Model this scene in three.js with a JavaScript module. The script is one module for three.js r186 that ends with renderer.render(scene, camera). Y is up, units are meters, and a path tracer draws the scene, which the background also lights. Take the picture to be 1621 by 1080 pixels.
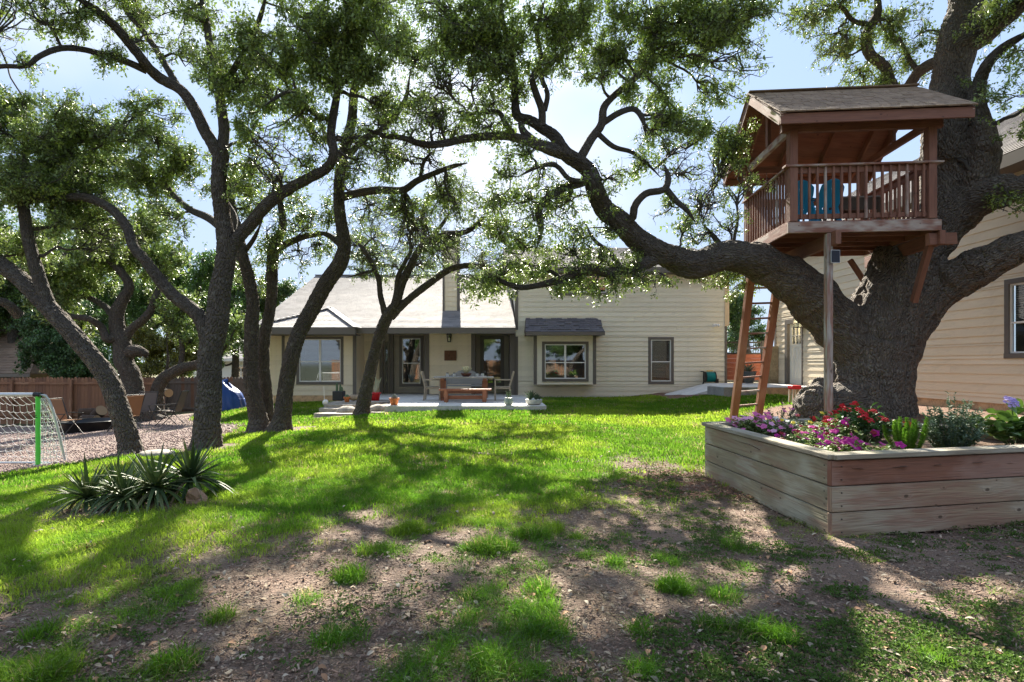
import * as THREE from 'three';
import { mergeGeometries } from 'three/addons/utils/BufferGeometryUtils.js';
import { RoundedBoxGeometry } from 'three/addons/geometries/RoundedBoxGeometry.js';
import { MarchingCubes } from 'three/addons/objects/MarchingCubes.js';

// ---------------------------------------------------------------- camera, sky, sun, exposure
const scene = new THREE.Scene();
const F = 900, CX = 775, CY = 577, EYE = 1.3;            // lens in pixels of a 1621 x 1080 frame
const camera = new THREE.PerspectiveCamera(2 * Math.atan(540 / F) * 180 / Math.PI, 1621 / 1080, 0.05, 2000);
camera.position.set(0, EYE, 0);
camera.setViewOffset(1621, 1080, 810.5 - CX, 540 - CY, 1621, 1080);
const renderer = new THREE.WebGLRenderer({ antialias: true });
renderer.setSize(1024, 682);
renderer.toneMapping = THREE.LinearToneMapping;
renderer.toneMappingExposure = 4.1;
renderer.shadowMap.enabled = true;

const SUN_EL = 35.5 * Math.PI / 180, SUN_AZ = -3.5 * Math.PI / 180;   // the sun stands behind the house, a little left
const sunDir = new THREE.Vector3(Math.sin(SUN_AZ) * Math.cos(SUN_EL), Math.sin(SUN_EL), -Math.cos(SUN_AZ) * Math.cos(SUN_EL));
const sun = new THREE.DirectionalLight(new THREE.Color(1, 0.93, 0.8), 5);
sun.position.copy(sunDir).multiplyScalar(80).add(new THREE.Vector3(0, 0, -12));
sun.target.position.set(0, 0, -12);
sun.castShadow = true;
sun.shadow.mapSize.set(4096, 4096);
Object.assign(sun.shadow.camera, { left: -30, right: 30, top: 30, bottom: -30, near: 1, far: 200 });
sun.shadow.radius = 1;
scene.add(sun, sun.target);

// ---------------------------------------------------------------- random numbers and noise
function rng(seed) { let a = seed >>> 0; return () => { a = (a + 0x6d2b79f5) | 0; let t = Math.imul(a ^ (a >>> 15), 1 | a); t = (t + Math.imul(t ^ (t >>> 7), 61 | t)) ^ t; return ((t ^ (t >>> 14)) >>> 0) / 4294967296; }; }
const R = rng(20260);
const rr = (a, b, f = R) => a + (b - a) * f();
const gauss = (f = R) => (f() + f() + f() + f() - 2) * 0.866;
const hash = (x, y, s = 0) => { let h = Math.imul(x, 374761393) ^ Math.imul(y, 668265263) ^ Math.imul(s, 974634777); h = Math.imul(h ^ (h >>> 13), 1274126177); h ^= h >>> 16; return (h >>> 0) / 4294967296; };
const wrap = (n, p) => ((n % p) + p) % p;
function vn(x, y, px, py, s = 0) {                       // value noise that repeats after px, py cells
  const x0 = Math.floor(x), y0 = Math.floor(y), fx = x - x0, fy = y - y0, u = fx * fx * (3 - 2 * fx), v = fy * fy * (3 - 2 * fy);
  const h = (i, j) => hash(wrap(x0 + i, px), wrap(y0 + j, py), s);
  return (h(0, 0) * (1 - u) + h(1, 0) * u) * (1 - v) + (h(0, 1) * (1 - u) + h(1, 1) * u) * v;
}
function fbm(x, y, px, py, oct, s = 0) { let a = 0, w = 0.5, t = 0; for (let i = 0; i < oct; i++) { a += w * vn(x, y, px, py, s + i); t += w; w *= 0.5; x *= 2; y *= 2; px *= 2; py *= 2; } return a / t; }
const N2 = (x, y, s = 0, oct = 3) => fbm(x + 512, y + 512, 1024, 1024, oct, s);      // free noise, 0..1
const sst = (a, b, x) => { const t = Math.min(1, Math.max(0, (x - a) / (b - a))); return t * t * (3 - 2 * t); };
function cells(x, y, px, py, s = 0) {                    // distance to the border between random cells, 0 at the border
  const x0 = Math.floor(x), y0 = Math.floor(y); let f1 = 9, f2 = 9, id = 0;
  for (let j = -1; j <= 1; j++) for (let i = -1; i <= 1; i++) {
    const a = wrap(x0 + i, px), b = wrap(y0 + j, py), cx = x0 + i + hash(a, b, s), cy = y0 + j + hash(a, b, s + 1), d = Math.hypot(x - cx, y - cy);
    if (d < f1) { f2 = f1; f1 = d; id = hash(a, b, s + 2); } else if (d < f2) f2 = d;
  }
  return [f2 - f1, id, f1];
}
// ---------------------------------------------------------------- sky: pale blue with thin white cloud
{
  const W = 1024, H = 512, data = new Float32Array(W * H * 4), dir = new THREE.Vector3();
  for (let y = 0; y < H; y++) for (let x = 0; x < W; x++) {
    const el = ((y + 0.5) / H - 0.5) * Math.PI, az = ((x + 0.5) / W - 0.5) * 2 * Math.PI, o = (y * W + x) * 4;
    dir.set(Math.cos(el) * Math.cos(az), Math.sin(el), Math.cos(el) * Math.sin(az));
    const up = Math.max(0, dir.y), c = dir.dot(sunDir), t = Math.pow(1 - up, 2.2);
    let r = 0.118 + 0.07 * t, g = 0.175 + 0.05 * t, b = 0.285 - 0.005 * t;
    const px = dir.x / (up + 0.16), pz = dir.z / (up + 0.16);
    const cl = sst(0.46, 0.72, N2(px * 1.1 + 3, pz * 1.1 + 7, 5, 5)) * 0.55 * sst(-0.02, 0.1, dir.y);
    const glow = Math.pow(Math.max(0, c), 60) * 0.22 + Math.pow(Math.max(0, c), 10) * 0.04;
    r += (0.28 - r) * cl + glow; g += (0.29 - g) * cl + glow * 0.98; b += (0.305 - b) * cl + glow * 0.92;
    if (dir.y < 0) { const k = sst(0, -0.12, dir.y); r += (0.1 - r) * k; g += (0.11 - g) * k; b += (0.08 - b) * k; }
    data[o] = r; data[o + 1] = g; data[o + 2] = b; data[o + 3] = 1;
  }
  const t = new THREE.DataTexture(data, W, H, THREE.RGBAFormat, THREE.FloatType);
  t.mapping = THREE.EquirectangularReflectionMapping; t.magFilter = t.minFilter = THREE.LinearFilter; t.needsUpdate = true;
  scene.background = t; scene.environment = t;
  scene.backgroundIntensity = 1; scene.environmentIntensity = 1;
}
// ---------------------------------------------------------------- places
const V3 = (x, y, z) => new THREE.Vector3(x, y, z);
const W3 = (X, h, d) => V3(X, h, -d);                    // across, height, depth away from the camera's place
const P = (px, py, d) => W3((px - CX) / F * d, EYE - (py - CY) / F * d, d);      // where a point seen in the photograph stands at depth d
function gh(X, d) {                                       // height of the ground
  const l = -X - 2.5, sp = l > 8 ? l : Math.log(1 + Math.exp(l / 0.8)) * 0.8;
  let h = Math.max(-0.072 * sp, -1.15 - 0.01 * sp);
  h += 0.33 * sst(4.4, 8.5, X) * sst(6.5, 9.5, d);
  h += 0.06 * sst(14, 20, d) * sst(-6, -2, X);
  h += 0.22 * Math.exp(-Math.pow((X + 7.3) / 2.6, 2)) * sst(16.5, 20.5, d);
  h += (N2(X * 0.5, d * 0.5, 3, 2) - 0.5) * 0.05;
  return h;
}
const onGround = (X, d, up = 0) => W3(X, gh(X, d) + up, d);
function hit(px, py, plane = null) {                      // ground point under a point of the photograph
  let d = 5; for (let i = 0; i < 30; i++) { const X = (px - CX) / F * d, n = (EYE - (plane ?? gh(X, d))) * F / Math.max(6, py - CY); d += (n - d) * 0.6; }
  return [(px - CX) / F * d, d];
}
// ---------------------------------------------------------------- objects, parts, names
const used = new Map();
const numbered = (n) => { const k = used.get(n) ?? 0; used.set(n, k + 1); return k ? `${n}_${String(k).padStart(3, '0')}` : n; };
const shade = (o) => { o.castShadow = true; o.receiveShadow = true; return o; };
function thing(name, label, category, at = V3(0, 0, 0), group) {
  const g = new THREE.Group(); g.name = numbered(name); g.position.copy(at); scene.add(g);
  Object.assign(g.userData, { label, category }); if (group) g.userData.group = group;
  return g;
}
function part(name, geo, mat, parent, kind, label) {      // geometry given in world places; the thing itself is not turned while it is built
  const m = shade(new THREE.Mesh(Array.isArray(geo) ? merge(geo) : geo, mat)); m.name = name;
  if (parent.isGroup) m.position.copy(parent.position).negate();
  parent.add(m); if (kind) m.userData.kind = kind; if (label) m.userData.label = label;
  return m;
}
function piece(name, geo, mat, parent, pos, scale, quat) { // a shared geometry set at a place of its own
  const m = shade(new THREE.Mesh(geo, mat)); m.name = name; m.position.copy(pos);
  if (parent.isGroup) m.position.sub(parent.position);
  if (scale) m.scale.copy(scale); if (quat) m.quaternion.copy(quat);
  parent.add(m); return m;
}
const parts = (name, list, mat, parent, label) => list.map((g) => part(name, g, mat, parent, null, label));   // separate pieces of one kind
function single(name, geo, mat, label, category, at, group) {   // a thing that is one mesh, geometry in its own axes
  const m = shade(new THREE.Mesh(Array.isArray(geo) ? merge(geo) : geo, mat)); m.name = numbered(name); m.position.copy(at); scene.add(m);
  Object.assign(m.userData, { label, category }); if (group) m.userData.group = group;
  return m;
}
function struct(name, geo, mat, kind = 'structure', label, category) {
  const m = shade(new THREE.Mesh(Array.isArray(geo) ? merge(geo) : geo, mat)); m.name = numbered(name); scene.add(m);
  m.userData.kind = kind; if (label) { m.userData.label = label; m.userData.category = category; }
  return m;
}
function merge(list) {
  const idx = list.every((g) => g.index), col = list.some((g) => g.attributes.color);
  return mergeGeometries(list.map((g) => { const n = idx ? g : (g.index ? g.toNonIndexed() : g); for (const k of Object.keys(n.attributes)) if (!['position', 'normal', 'uv'].includes(k) && !(col && k === 'color')) n.deleteAttribute(k); return n; }));
}
function copies(name, geo, mat, list, parent, label, category) {   // list of [matrix, colour]: what nobody could count
  const m = shade(new THREE.InstancedMesh(geo, mat, list.length)); m.name = parent ? name : numbered(name);
  list.forEach(([mx, c], i) => { m.setMatrixAt(i, mx); if (c) m.setColorAt(i, c); });
  m.userData.kind = 'stuff'; if (label) { m.userData.label = label; m.userData.category = category; }
  (parent ?? scene).add(m); if (parent?.isGroup) m.position.copy(parent.position).negate();
  return m;
}
function twin(src, at, turn, label, group, scale) {
  const c = src.clone(); c.name = numbered(src.name.replace(/_\d{3}$/, '')); c.position.copy(at); c.rotation.y = turn; if (scale) c.scale.setScalar(scale);
  c.userData = { ...src.userData, label: label ?? src.userData.label }; if (group) c.userData.group = group; scene.add(c); return c;
}
// ---------------------------------------------------------------- geometry helpers
function planarUV(g, long = null, off = [0, 0]) {         // uv in metres; the grain (u) runs along the axis 'long'
  const p = g.attributes.position, n = g.attributes.normal, uv = new Float32Array(p.count * 2);
  for (let i = 0; i < p.count; i++) {
    const a = [p.getX(i), p.getY(i), p.getZ(i)], m = [Math.abs(n.getX(i)), Math.abs(n.getY(i)), Math.abs(n.getZ(i))], k = m.indexOf(Math.max(...m));
    let [u, v] = [0, 1, 2].filter((x) => x !== k);
    if (long !== null && long !== k && v === long) [u, v] = [v, u];
    if (long === null && k === 0) [u, v] = [2, 1];
    uv[i * 2] = a[u] + off[0]; uv[i * 2 + 1] = a[v] + off[1];
  }
  g.setAttribute('uv', new THREE.BufferAttribute(uv, 2)); return g;
}
const longest = (w, h, l) => (w >= h && w >= l ? 0 : h >= l ? 1 : 2);
function box(w, h, l, r = 0) {                             // a box about its centre with uv in metres along its grain
  const g = r ? new RoundedBoxGeometry(w, h, l, 1, r) : new THREE.BoxGeometry(w, h, l);
  return planarUV(r && g.index === null ? g : g, longest(w, h, l), [R() * 5, R() * 5]);
}
const span = (x0, x1, y0, y1, d0, d1, r = 0) => box(Math.abs(x1 - x0), Math.abs(y1 - y0), Math.abs(d1 - d0), r).translate((x0 + x1) / 2, (y0 + y1) / 2, -(d0 + d1) / 2);
function beam(a, b, w, h, r = 0, up = V3(0, 1, 0)) {       // a bar from a to b; h is measured towards 'up'
  const x = b.clone().sub(a), L = x.length(); x.normalize();
  if (Math.abs(x.dot(up)) > 0.99) up = V3(0, 0, 1);
  const z = x.clone().cross(up).normalize(), y = z.clone().cross(x).normalize();
  return box(L, h, w, r).applyMatrix4(new THREE.Matrix4().makeBasis(x, y, z).setPosition(a.clone().add(b).multiplyScalar(0.5)));
}
function tube(pts, rad, seg = 6, steps = null, closed = false) {   // rad: number or function of 0..1
  const c = pts.length === 2 ? new THREE.LineCurve3(...pts) : new THREE.CatmullRomCurve3(pts, closed, 'centripetal');
  return sweep(c, steps ?? Math.max(2, pts.length * 3), seg, typeof rad === 'number' ? () => rad : rad);
}
function sweep(curve, steps, seg, rad, disp = null, uScale = null) {
  const L = curve.getLength(), fr = curve.computeFrenetFrames(steps, false), pos = [], uv = [], idx = [];
  const c = V3(), n = V3();
  for (let i = 0; i <= steps; i++) {
    const t = i / steps; curve.getPointAt(t, c);
    const r = rad(t);
    for (let j = 0; j <= seg; j++) {
      const a = j / seg * Math.PI * 2; n.copy(fr.normals[i]).multiplyScalar(Math.cos(a)).addScaledVector(fr.binormals[i], Math.sin(a));
      const q = r + (disp ? disp(j === seg ? 0 : j / seg, t * L, r) : 0);
      pos.push(c.x + n.x * q, c.y + n.y * q, c.z + n.z * q);
      uv.push(uScale ? j / seg * uScale : j / seg * 2 * Math.PI * r, t * L);
    }
  }
  for (let i = 0; i < steps; i++) for (let j = 0; j < seg; j++) { const a = i * (seg + 1) + j, b = a + seg + 1; idx.push(a, a + 1, b, b, a + 1, b + 1); }
  const g = new THREE.BufferGeometry();
  g.setAttribute('position', new THREE.Float32BufferAttribute(pos, 3)); g.setAttribute('uv', new THREE.Float32BufferAttribute(uv, 2)); g.setIndex(idx); g.computeVertexNormals();
  const nm = g.attributes.normal;                          // close the seam in the normals
  for (let i = 0; i <= steps; i++) { const a = i * (seg + 1), b = a + seg; const x = nm.getX(a) + nm.getX(b), y = nm.getY(a) + nm.getY(b), z = nm.getZ(a) + nm.getZ(b), l = Math.hypot(x, y, z) || 1; nm.setXYZ(a, x / l, y / l, z / l); nm.setXYZ(b, x / l, y / l, z / l); }
  return g;
}
const lathe = (pts, seg = 24) => new THREE.LatheGeometry(pts.map(([r, y]) => new THREE.Vector2(r, y)), seg);
const quadFan = (v) => { const g = new THREE.BufferGeometry(); g.setAttribute('position', new THREE.Float32BufferAttribute(v.flat(), 3)); return g; };
// a soft-edged lump: a sphere pushed in and out by noise
function lump(rx, ry, rz, rough = 0.15, seed = 1, det = 3, flat = 0) {
  const g = new THREE.IcosahedronGeometry(1, det), p = g.attributes.position, v = V3();
  for (let i = 0; i < p.count; i++) { v.fromBufferAttribute(p, i); const k = 1 + (N2(v.x * 1.6 + seed * 7.3 + v.z, v.y * 1.6 + v.z * 1.3 + seed, seed) - 0.5) * 2 * rough; p.setXYZ(i, v.x * rx * k, Math.max(v.y * ry * k, -ry + flat), v.z * rz * k); }
  const w = mergeVerts(g); w.computeVertexNormals(); return planarUV(w);
}
function mergeVerts(g) {
  const p = g.attributes.position, map = new Map(), pos = [], idx = [];
  for (let i = 0; i < p.count; i++) { const k = `${p.getX(i).toFixed(4)},${p.getY(i).toFixed(4)},${p.getZ(i).toFixed(4)}`; if (!map.has(k)) { map.set(k, pos.length / 3); pos.push(p.getX(i), p.getY(i), p.getZ(i)); } idx.push(map.get(k)); }
  const o = new THREE.BufferGeometry(); o.setAttribute('position', new THREE.Float32BufferAttribute(pos, 3)); o.setIndex(idx); return o;
}
// ---------------------------------------------------------------- textures and materials
function tex(w, h, size, fn, srgb = true) {               // fn(u, v) -> [r, g, b], linear 0..1; 'size' metres per repeat
  const d = new Uint8Array(w * h * 4), enc = (c) => { c = Math.min(1, Math.max(0, c)); return Math.round(255 * (srgb ? (c <= 0.0031308 ? c * 12.92 : 1.055 * Math.pow(c, 1 / 2.4) - 0.055) : c)); };
  for (let y = 0; y < h; y++) for (let x = 0; x < w; x++) { const c = fn((x + 0.5) / w, (y + 0.5) / h), o = (y * w + x) * 4; d[o] = enc(c[0]); d[o + 1] = enc(c[1] ?? c[0]); d[o + 2] = enc(c[2] ?? c[0]); d[o + 3] = 255; }
  const t = new THREE.DataTexture(d, w, h); t.wrapS = t.wrapT = THREE.RepeatWrapping; t.magFilter = THREE.LinearFilter; t.minFilter = THREE.LinearMipmapLinearFilter; t.generateMipmaps = true;
  if (srgb) t.colorSpace = THREE.SRGBColorSpace;
  const [sx, sy] = Array.isArray(size) ? size : [size, size]; t.repeat.set(1 / sx, 1 / sy); t.needsUpdate = true; return t;
}
const C = (r, g, b) => new THREE.Color().setRGB(r, g, b);
const std = (o) => new THREE.MeshStandardMaterial({ roughness: 0.8, side: THREE.DoubleSide, ...o });
const mix3 = (a, b, t) => [a[0] + (b[0] - a[0]) * t, a[1] + (b[1] - a[1]) * t, a[2] + (b[2] - a[2]) * t];
function woodTex(base, dark, light, opt = {}) {           // boards seen along u: streaked grain, blotches, a few knots
  const { knots = 5, streak = 0.5, blotch = 0.5, seed = 11, stain = null } = opt, kr = rng(seed), kn = [...Array(knots)].map(() => [kr() * 2, kr() * 0.6, rr(0.007, 0.017, kr)]);
  const height = new Float32Array(512 * 256);
  const map = tex(512, 256, [2, 0.6], (u, v) => {
    let x = u * 2, y = v * 0.6, bend = 0, k = 0;
    for (const [a, b, r] of kn) { let dx = Math.abs(x - a); dx = Math.min(dx, 2 - dx); let dy = Math.abs(y - b); dy = Math.min(dy, 0.6 - dy); const d = Math.hypot(dx * 0.55, dy) / r; bend += Math.exp(-d * d * 0.35) * 0.9; k = Math.max(k, sst(1, 0.55, d)); }
    const g = fbm(u * 6 + bend * 0.4, v * 48 + bend * 5 + fbm(u * 4, v * 6, 4, 6, 2, seed) * 5, 6, 48, 4, seed + 1), fine = vn(u * 14, v * 170, 14, 170, seed + 3), bl = fbm(u * 5, v * 4, 5, 4, 4, seed + 5);
    let c = mix3(base, dark, Math.min(1, Math.max(0, (g - 0.38) * 2.6 * streak + (fine - 0.5) * 0.5 * streak)));
    c = mix3(c, light, sst(0.45, 0.75, bl) * blotch);
    if (stain) c = mix3(c, stain, sst(0.42, 0.72, fbm(u * 5, v * 7, 5, 7, 5, seed + 9) * 0.7 + g * 0.3) * 0.8);
    c = mix3(c, dark.map((q) => q * 0.6), k * 0.9);
    height[Math.floor(v * 256) * 512 + Math.floor(u * 512)] = 0.5 + (g - 0.5) * 0.7 + (fine - 0.5) * 0.5 - k * 0.2;
    return c;
  });
  const bump = tex(512, 256, [2, 0.6], (u, v) => [height[Math.floor(v * 256) * 512 + Math.floor(u * 512)]], false);
  return { map, bumpMap: bump };
}
// ---------------------------------------------------------------- materials shared by many things
const M = {};
M.trim = std({ color: C(0.125, 0.108, 0.092), roughness: 0.7 });
M.white = std({ color: C(0.72, 0.71, 0.68), roughness: 0.45 });
M.dark = std({ color: C(0.02, 0.02, 0.022), roughness: 0.5 });
M.black = std({ color: C(0.012, 0.012, 0.013), roughness: 0.35, metalness: 0.3 });
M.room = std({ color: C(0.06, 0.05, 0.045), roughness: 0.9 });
M.blind = std({ color: C(0.3, 0.29, 0.27), roughness: 0.7 });
M.glass = new THREE.MeshPhysicalMaterial({ color: C(0.86, 0.9, 0.9), transmission: 1, thickness: 0, roughness: 0.02, ior: 2.0, side: THREE.DoubleSide });
const speck = (seed, amt, a = 40, b = 9) => (u, v) => { const n = fbm(u * a, v * a, a, a, 3, seed), m = fbm(u * b, v * b, b, b, 3, seed + 4); return 1 - amt / 2 + amt * ((n - 0.5) * 0.9 + (m - 0.5) * 1.1 + 0.5); };
{
  const s = speck(3, 0.16), paint = tex(256, 256, 1.3, (u, v) => { const k = s(u, v) * (1 - 0.05 * vn(u * 6, v * 90, 6, 90, 8)); return [k, k, k]; });
  const pb = tex(256, 256, 1.3, (u, v) => [0.5 + (vn(u * 10, v * 110, 10, 110, 8) - 0.5) * 0.6 + (fbm(u * 30, v * 30, 30, 30, 2, 4) - 0.5) * 0.5], false);
  M.siding = std({ color: C(0.72, 0.61, 0.44), map: paint, bumpMap: pb, bumpScale: 0.0012, roughness: 0.62 });
  M.sidingUpper = std({ color: C(0.72, 0.66, 0.53), map: paint, bumpMap: pb, bumpScale: 0.0012, roughness: 0.62 });
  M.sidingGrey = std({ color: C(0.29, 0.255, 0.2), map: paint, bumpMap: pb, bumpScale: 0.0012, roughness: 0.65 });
  M.core = std({ color: C(0.5, 0.45, 0.34), map: paint, roughness: 0.8 });
  const k = speck(21, 0.35, 60, 7), conc = tex(512, 512, 1.6, (u, v) => { const q = k(u, v); return [0.56 * q, 0.54 * q, 0.51 * q]; });
  const cb = tex(256, 256, 0.8, (u, v) => [fbm(u * 60, v * 60, 60, 60, 3, 9)], false);
  M.concrete = std({ map: conc, bumpMap: cb, bumpScale: 0.003, roughness: 0.85 });
  const k2 = speck(31, 0.7, 30, 5), st = tex(256, 256, 1.1, (u, v) => { const q = k2(u, v); return [0.36 * q, 0.32 * q, 0.27 * q]; });
  M.stone = std({ map: st, bumpMap: cb, bumpScale: 0.01, roughness: 0.9 });
  M.stuccoTan = std({ color: C(0.62, 0.4, 0.22), map: tex(128, 128, 0.8, (u, v) => { const q = k2(u, v); return [0.9 * q, 0.9 * q, 0.9 * q]; }), bumpMap: cb, bumpScale: 0.004, roughness: 0.9 });
}
// ---------------------------------------------------------------- where the lawn, the gravel and the bare soil lie
const PLANTER = [[2.55, 6.78], [2.6, 4.32], [4.78, 4.79], [5.85, 5.9], [4.25, 7.3]];
const inPoly = (X, d, poly) => { let c = false; for (let i = 0, j = poly.length - 1; i < poly.length; j = i++) { const [xi, yi] = poly[i], [xj, yj] = poly[j]; if ((yi > d) !== (yj > d) && X < (xj - xi) * (d - yi) / (yj - yi) + xi) c = !c; } return c; };
const edgeDist = (X, d, poly) => { let m = 1e9; for (let i = 0, j = poly.length - 1; i < poly.length; j = i++) { const [ax, ay] = poly[j], [bx, by] = poly[i], t = Math.min(1, Math.max(0, ((X - ax) * (bx - ax) + (d - ay) * (by - ay)) / ((bx - ax) ** 2 + (by - ay) ** 2))); m = Math.min(m, Math.hypot(X - ax - t * (bx - ax), d - ay - t * (by - ay))); } return inPoly(X, d, poly) ? m : -m; };
const GRAVEL = [[-16, 9.2], ...[[-60, 760], [0, 752], [165, 727], [235, 717], [300, 712], [345, 701], [386, 672]].map(([x, y]) => hit(x, y)), [-7.4, 15.6], [-9.6, 18.2], [-11, 22.4], [-30, 22.4], [-30, 9]];
const DB = [[-9, 2.6], [-3.4, 2.9], [-2.7, 3.14], [-2.18, 3.45], [-1.77, 3.8], [-1.1, 4.55], [0.13, 4.6], [1.2, 4.95], [1.75, 5.6], [2.3, 6.6], [2.6, 6.9], [12, 7]];
const dbAt = (X) => { for (let i = 1; i < DB.length; i++) if (X < DB[i][0]) { const [a, b] = DB[i - 1], [c, e] = DB[i]; return b + (e - b) * Math.max(0, (X - a) / (c - a)); } return 7; };
// tufts in the bare soil: middle of each as seen, half width
const TUFT = [[605, 874, 36], [490, 957, 44], [545, 1018, 40], [690, 1010, 70], [745, 945, 52], [850, 932, 40], [842, 968, 34], [920, 880, 34], [965, 895, 34], [700, 1060, 80], [275, 1058, 50], [1010, 1000, 40], [1020, 1065, 50], [680, 890, 24], [560, 915, 20], [345, 985, 26], [180, 990, 22], [1165, 870, 30], [1215, 1000, 30], [1110, 990, 30], [1330, 1065, 30], [80, 1070, 50], [135, 1000, 30], [60, 1010, 24], [870, 1000, 24], [1060, 890, 34], [1070, 940, 22], [790, 870, 40], [640, 845, 30], [860, 845, 46], [1150, 945, 30], [1480, 1050, 40]].map(([x, y, r]) => { const [X, d] = hit(x, y); return [X, d, r / F * d]; });
const blob = (X, d, cx, cd, rx, rd) => Math.exp(-(((X - cx) / rx) ** 2) - ((d - cd) / rd) ** 2);
const YUCCA = [[-3.05, 5.85], [-3.5, 5.5], [-4.1, 5.25]];
function lawn(X, d) {                                     // 0 bare .. 1 thick grass
  const n = N2(X * 0.9, d * 0.9, 40, 4), f = N2(X * 3.1, d * 3.1, 41, 2);
  let m = sst(-0.9, 1.1, d - dbAt(X) + (n - 0.52) * 2.0 + (f - 0.5) * 1.4);
  const dry = sst(0.56, 0.7, N2(X * 0.7 + 9, d * 0.7, 44, 3)) * (1 - sst(6.5, 9, d)); m *= 1 - 0.75 * dry;
  m *= 1 - sst(-0.12, 0.0, edgeDist(X, d, GRAVEL));
  if (X > -2.95 && X < 1.6 && d > 15.62) m = 0;            // patio
  if (X > -5 && X < -2.8 && d > 15.2 && d < 19) m = 0;     // stone bed beside it
  if (d > 20.75 && X > -8.3) m = 0;
  if (X > 5.9 && d > 18.4) m = 0;                          // ramp
  if (X > 7.2 && d > 17.3) m = 0;
  m *= 1 - blob(X, d, 2.0, 7.1, 0.55, 0.9);
  m *= 1 - sst(2.6, 2.1, Math.hypot((X - 8) * 0.95, d - 12)) ; m *= 1 - sst(8.4, 9.0, X);
  m *= 1 - sst(4.6, 5.2, X) * sst(11.2, 10.2, d) * sst(6.4, 6.9, d);
  m *= 1 - blob(X, d, -3.55, 5.5, 0.75, 0.3);
  for (const [x, y, r] of [[-6.45, 10.15, 0.42], [-5.0, 10.05, 0.5], [-4.9, 12.6, 0.6], [-4.4, 12.6, 0.6], [-3.5, 15.6, 0.4]]) m *= sst(r * 0.8, r * 1.3, Math.hypot(X - x, d - y));
  if (inPoly(X, d, PLANTER)) m = 0;
  return m;
}
const tufts = (X, d) => { if (d > 7) return 0; const n = N2(X * 1.5 + 5, d * 1.5, 48, 4), fine = sst(0.3, 0.62, N2(X * 8, d * 8, 49, 3)); let m = (0.55 - 0.27 * sst(0.6, 1.4, X)) * sst(0.4, 0.66, n); for (const [x, y, r] of TUFT) { const q = Math.hypot(X - x, (d - y) * 1.1) / r; if (q < 2.4) m = Math.max(m, sst(1.6, 0.15, q + (N2(X * 3.3, d * 3.3, 47, 4) - 0.5) * 2.8) * 0.95); } return m * (0.45 + 0.55 * fine); };
// ---------------------------------------------------------------- ground
{
  const xs = [], ds = [];
  for (let x = -11; x <= 11.001; x += 0.11) xs.push(x);
  for (let x = 11.4, s = 0.5; x < 700; s *= 1.16, x += s) { xs.push(x); xs.unshift(-x); }
  for (let d = 1.4; d <= 24; d += d < 9 ? 0.09 : 0.16) ds.push(d);
  for (let d = 24.5, s = 0.6; d < 900; s *= 1.16, d += s) ds.push(d);
  for (let d = 1.2, s = 0.2; d > -60; s *= 1.2, d -= s) ds.unshift(d);
  const pos = [], col = [], uv = [], idx = [], nx = xs.length;
  for (const d of ds) for (const x of xs) {
    const inView = x > -12 && x < 12 && d > 1 && d < 26, l = inView ? Math.max(lawn(x, d), tufts(x, d) * 0.6) : 0.8, mul = sst(4.2, 5, x) * sst(6.5, 8, d) * (1 - l);
    let y = gh(x, d); if (inView && inPoly(x, d, PLANTER)) y -= 0.05;
    y += inView ? (N2(x * 2.2, d * 2.2, 51, 3) - 0.5) * 0.05 * (1 - l) : 0;
    pos.push(x, y, -d); uv.push(x, d);
    const soil = mix3([0.78, 0.8, 0.8], [1.15, 1.14, 1.1], N2(x * 1.3, d * 1.3, 53, 3)), c = mix3(mix3(soil, [0.55, 0.72, 0.28], sst(0.1, 0.9, l)), [1.15, 0.8, 0.62], mul * 0.5);
    col.push(...c);
  }
  for (let j = 0; j < ds.length - 1; j++) for (let i = 0; i < nx - 1; i++) { const a = j * nx + i; idx.push(a, a + 1, a + nx, a + nx, a + 1, a + nx + 1); }
  const g = new THREE.BufferGeometry();
  g.setAttribute('position', new THREE.Float32BufferAttribute(pos, 3)); g.setAttribute('color', new THREE.Float32BufferAttribute(col, 3)); g.setAttribute('uv', new THREE.Float32BufferAttribute(uv, 2)); g.setIndex(idx); g.computeVertexNormals();
  const hN = new Float32Array(1024 * 1024), map = tex(1024, 1024, 2.1, (u, v) => {
    const [e, id, c] = cells(u * 110, v * 110, 110, 110, 5), [e2, id2] = cells(u * 46 + 3, v * 60, 46, 60, 15), n = fbm(u * 14, v * 14, 14, 14, 4, 3);
    const chip = id2 > 0.62 ? sst(0.08, 0.2, e2) : 0, h = 0.35 * sst(0.0, 0.4, e) * id + 0.35 * n + chip * 0.4;
    hN[Math.floor(v * 1024) * 1024 + Math.floor(u * 1024)] = h;
    let b = mix3([0.115, 0.072, 0.05], [0.225, 0.15, 0.108], id * 0.65 + n * 0.45 - 0.1);
    b = mix3(b, mix3([0.3, 0.23, 0.17], [0.16, 0.1, 0.08], (id2 * 7) % 1), chip * 0.75); return b;
  });
  const bump = tex(1024, 1024, 2.1, (u, v) => [hN[Math.floor(v * 1024) * 1024 + Math.floor(u * 1024)]], false);
  M.soil = std({ map, bumpMap: bump, bumpScale: 0.035, roughness: 0.95, vertexColors: true });
  struct('ground', g, M.soil);
  M.bed = std({ map, bumpMap: bump, bumpScale: 0.03, roughness: 0.95, color: C(0.8, 0.7, 0.62) });
}
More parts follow.
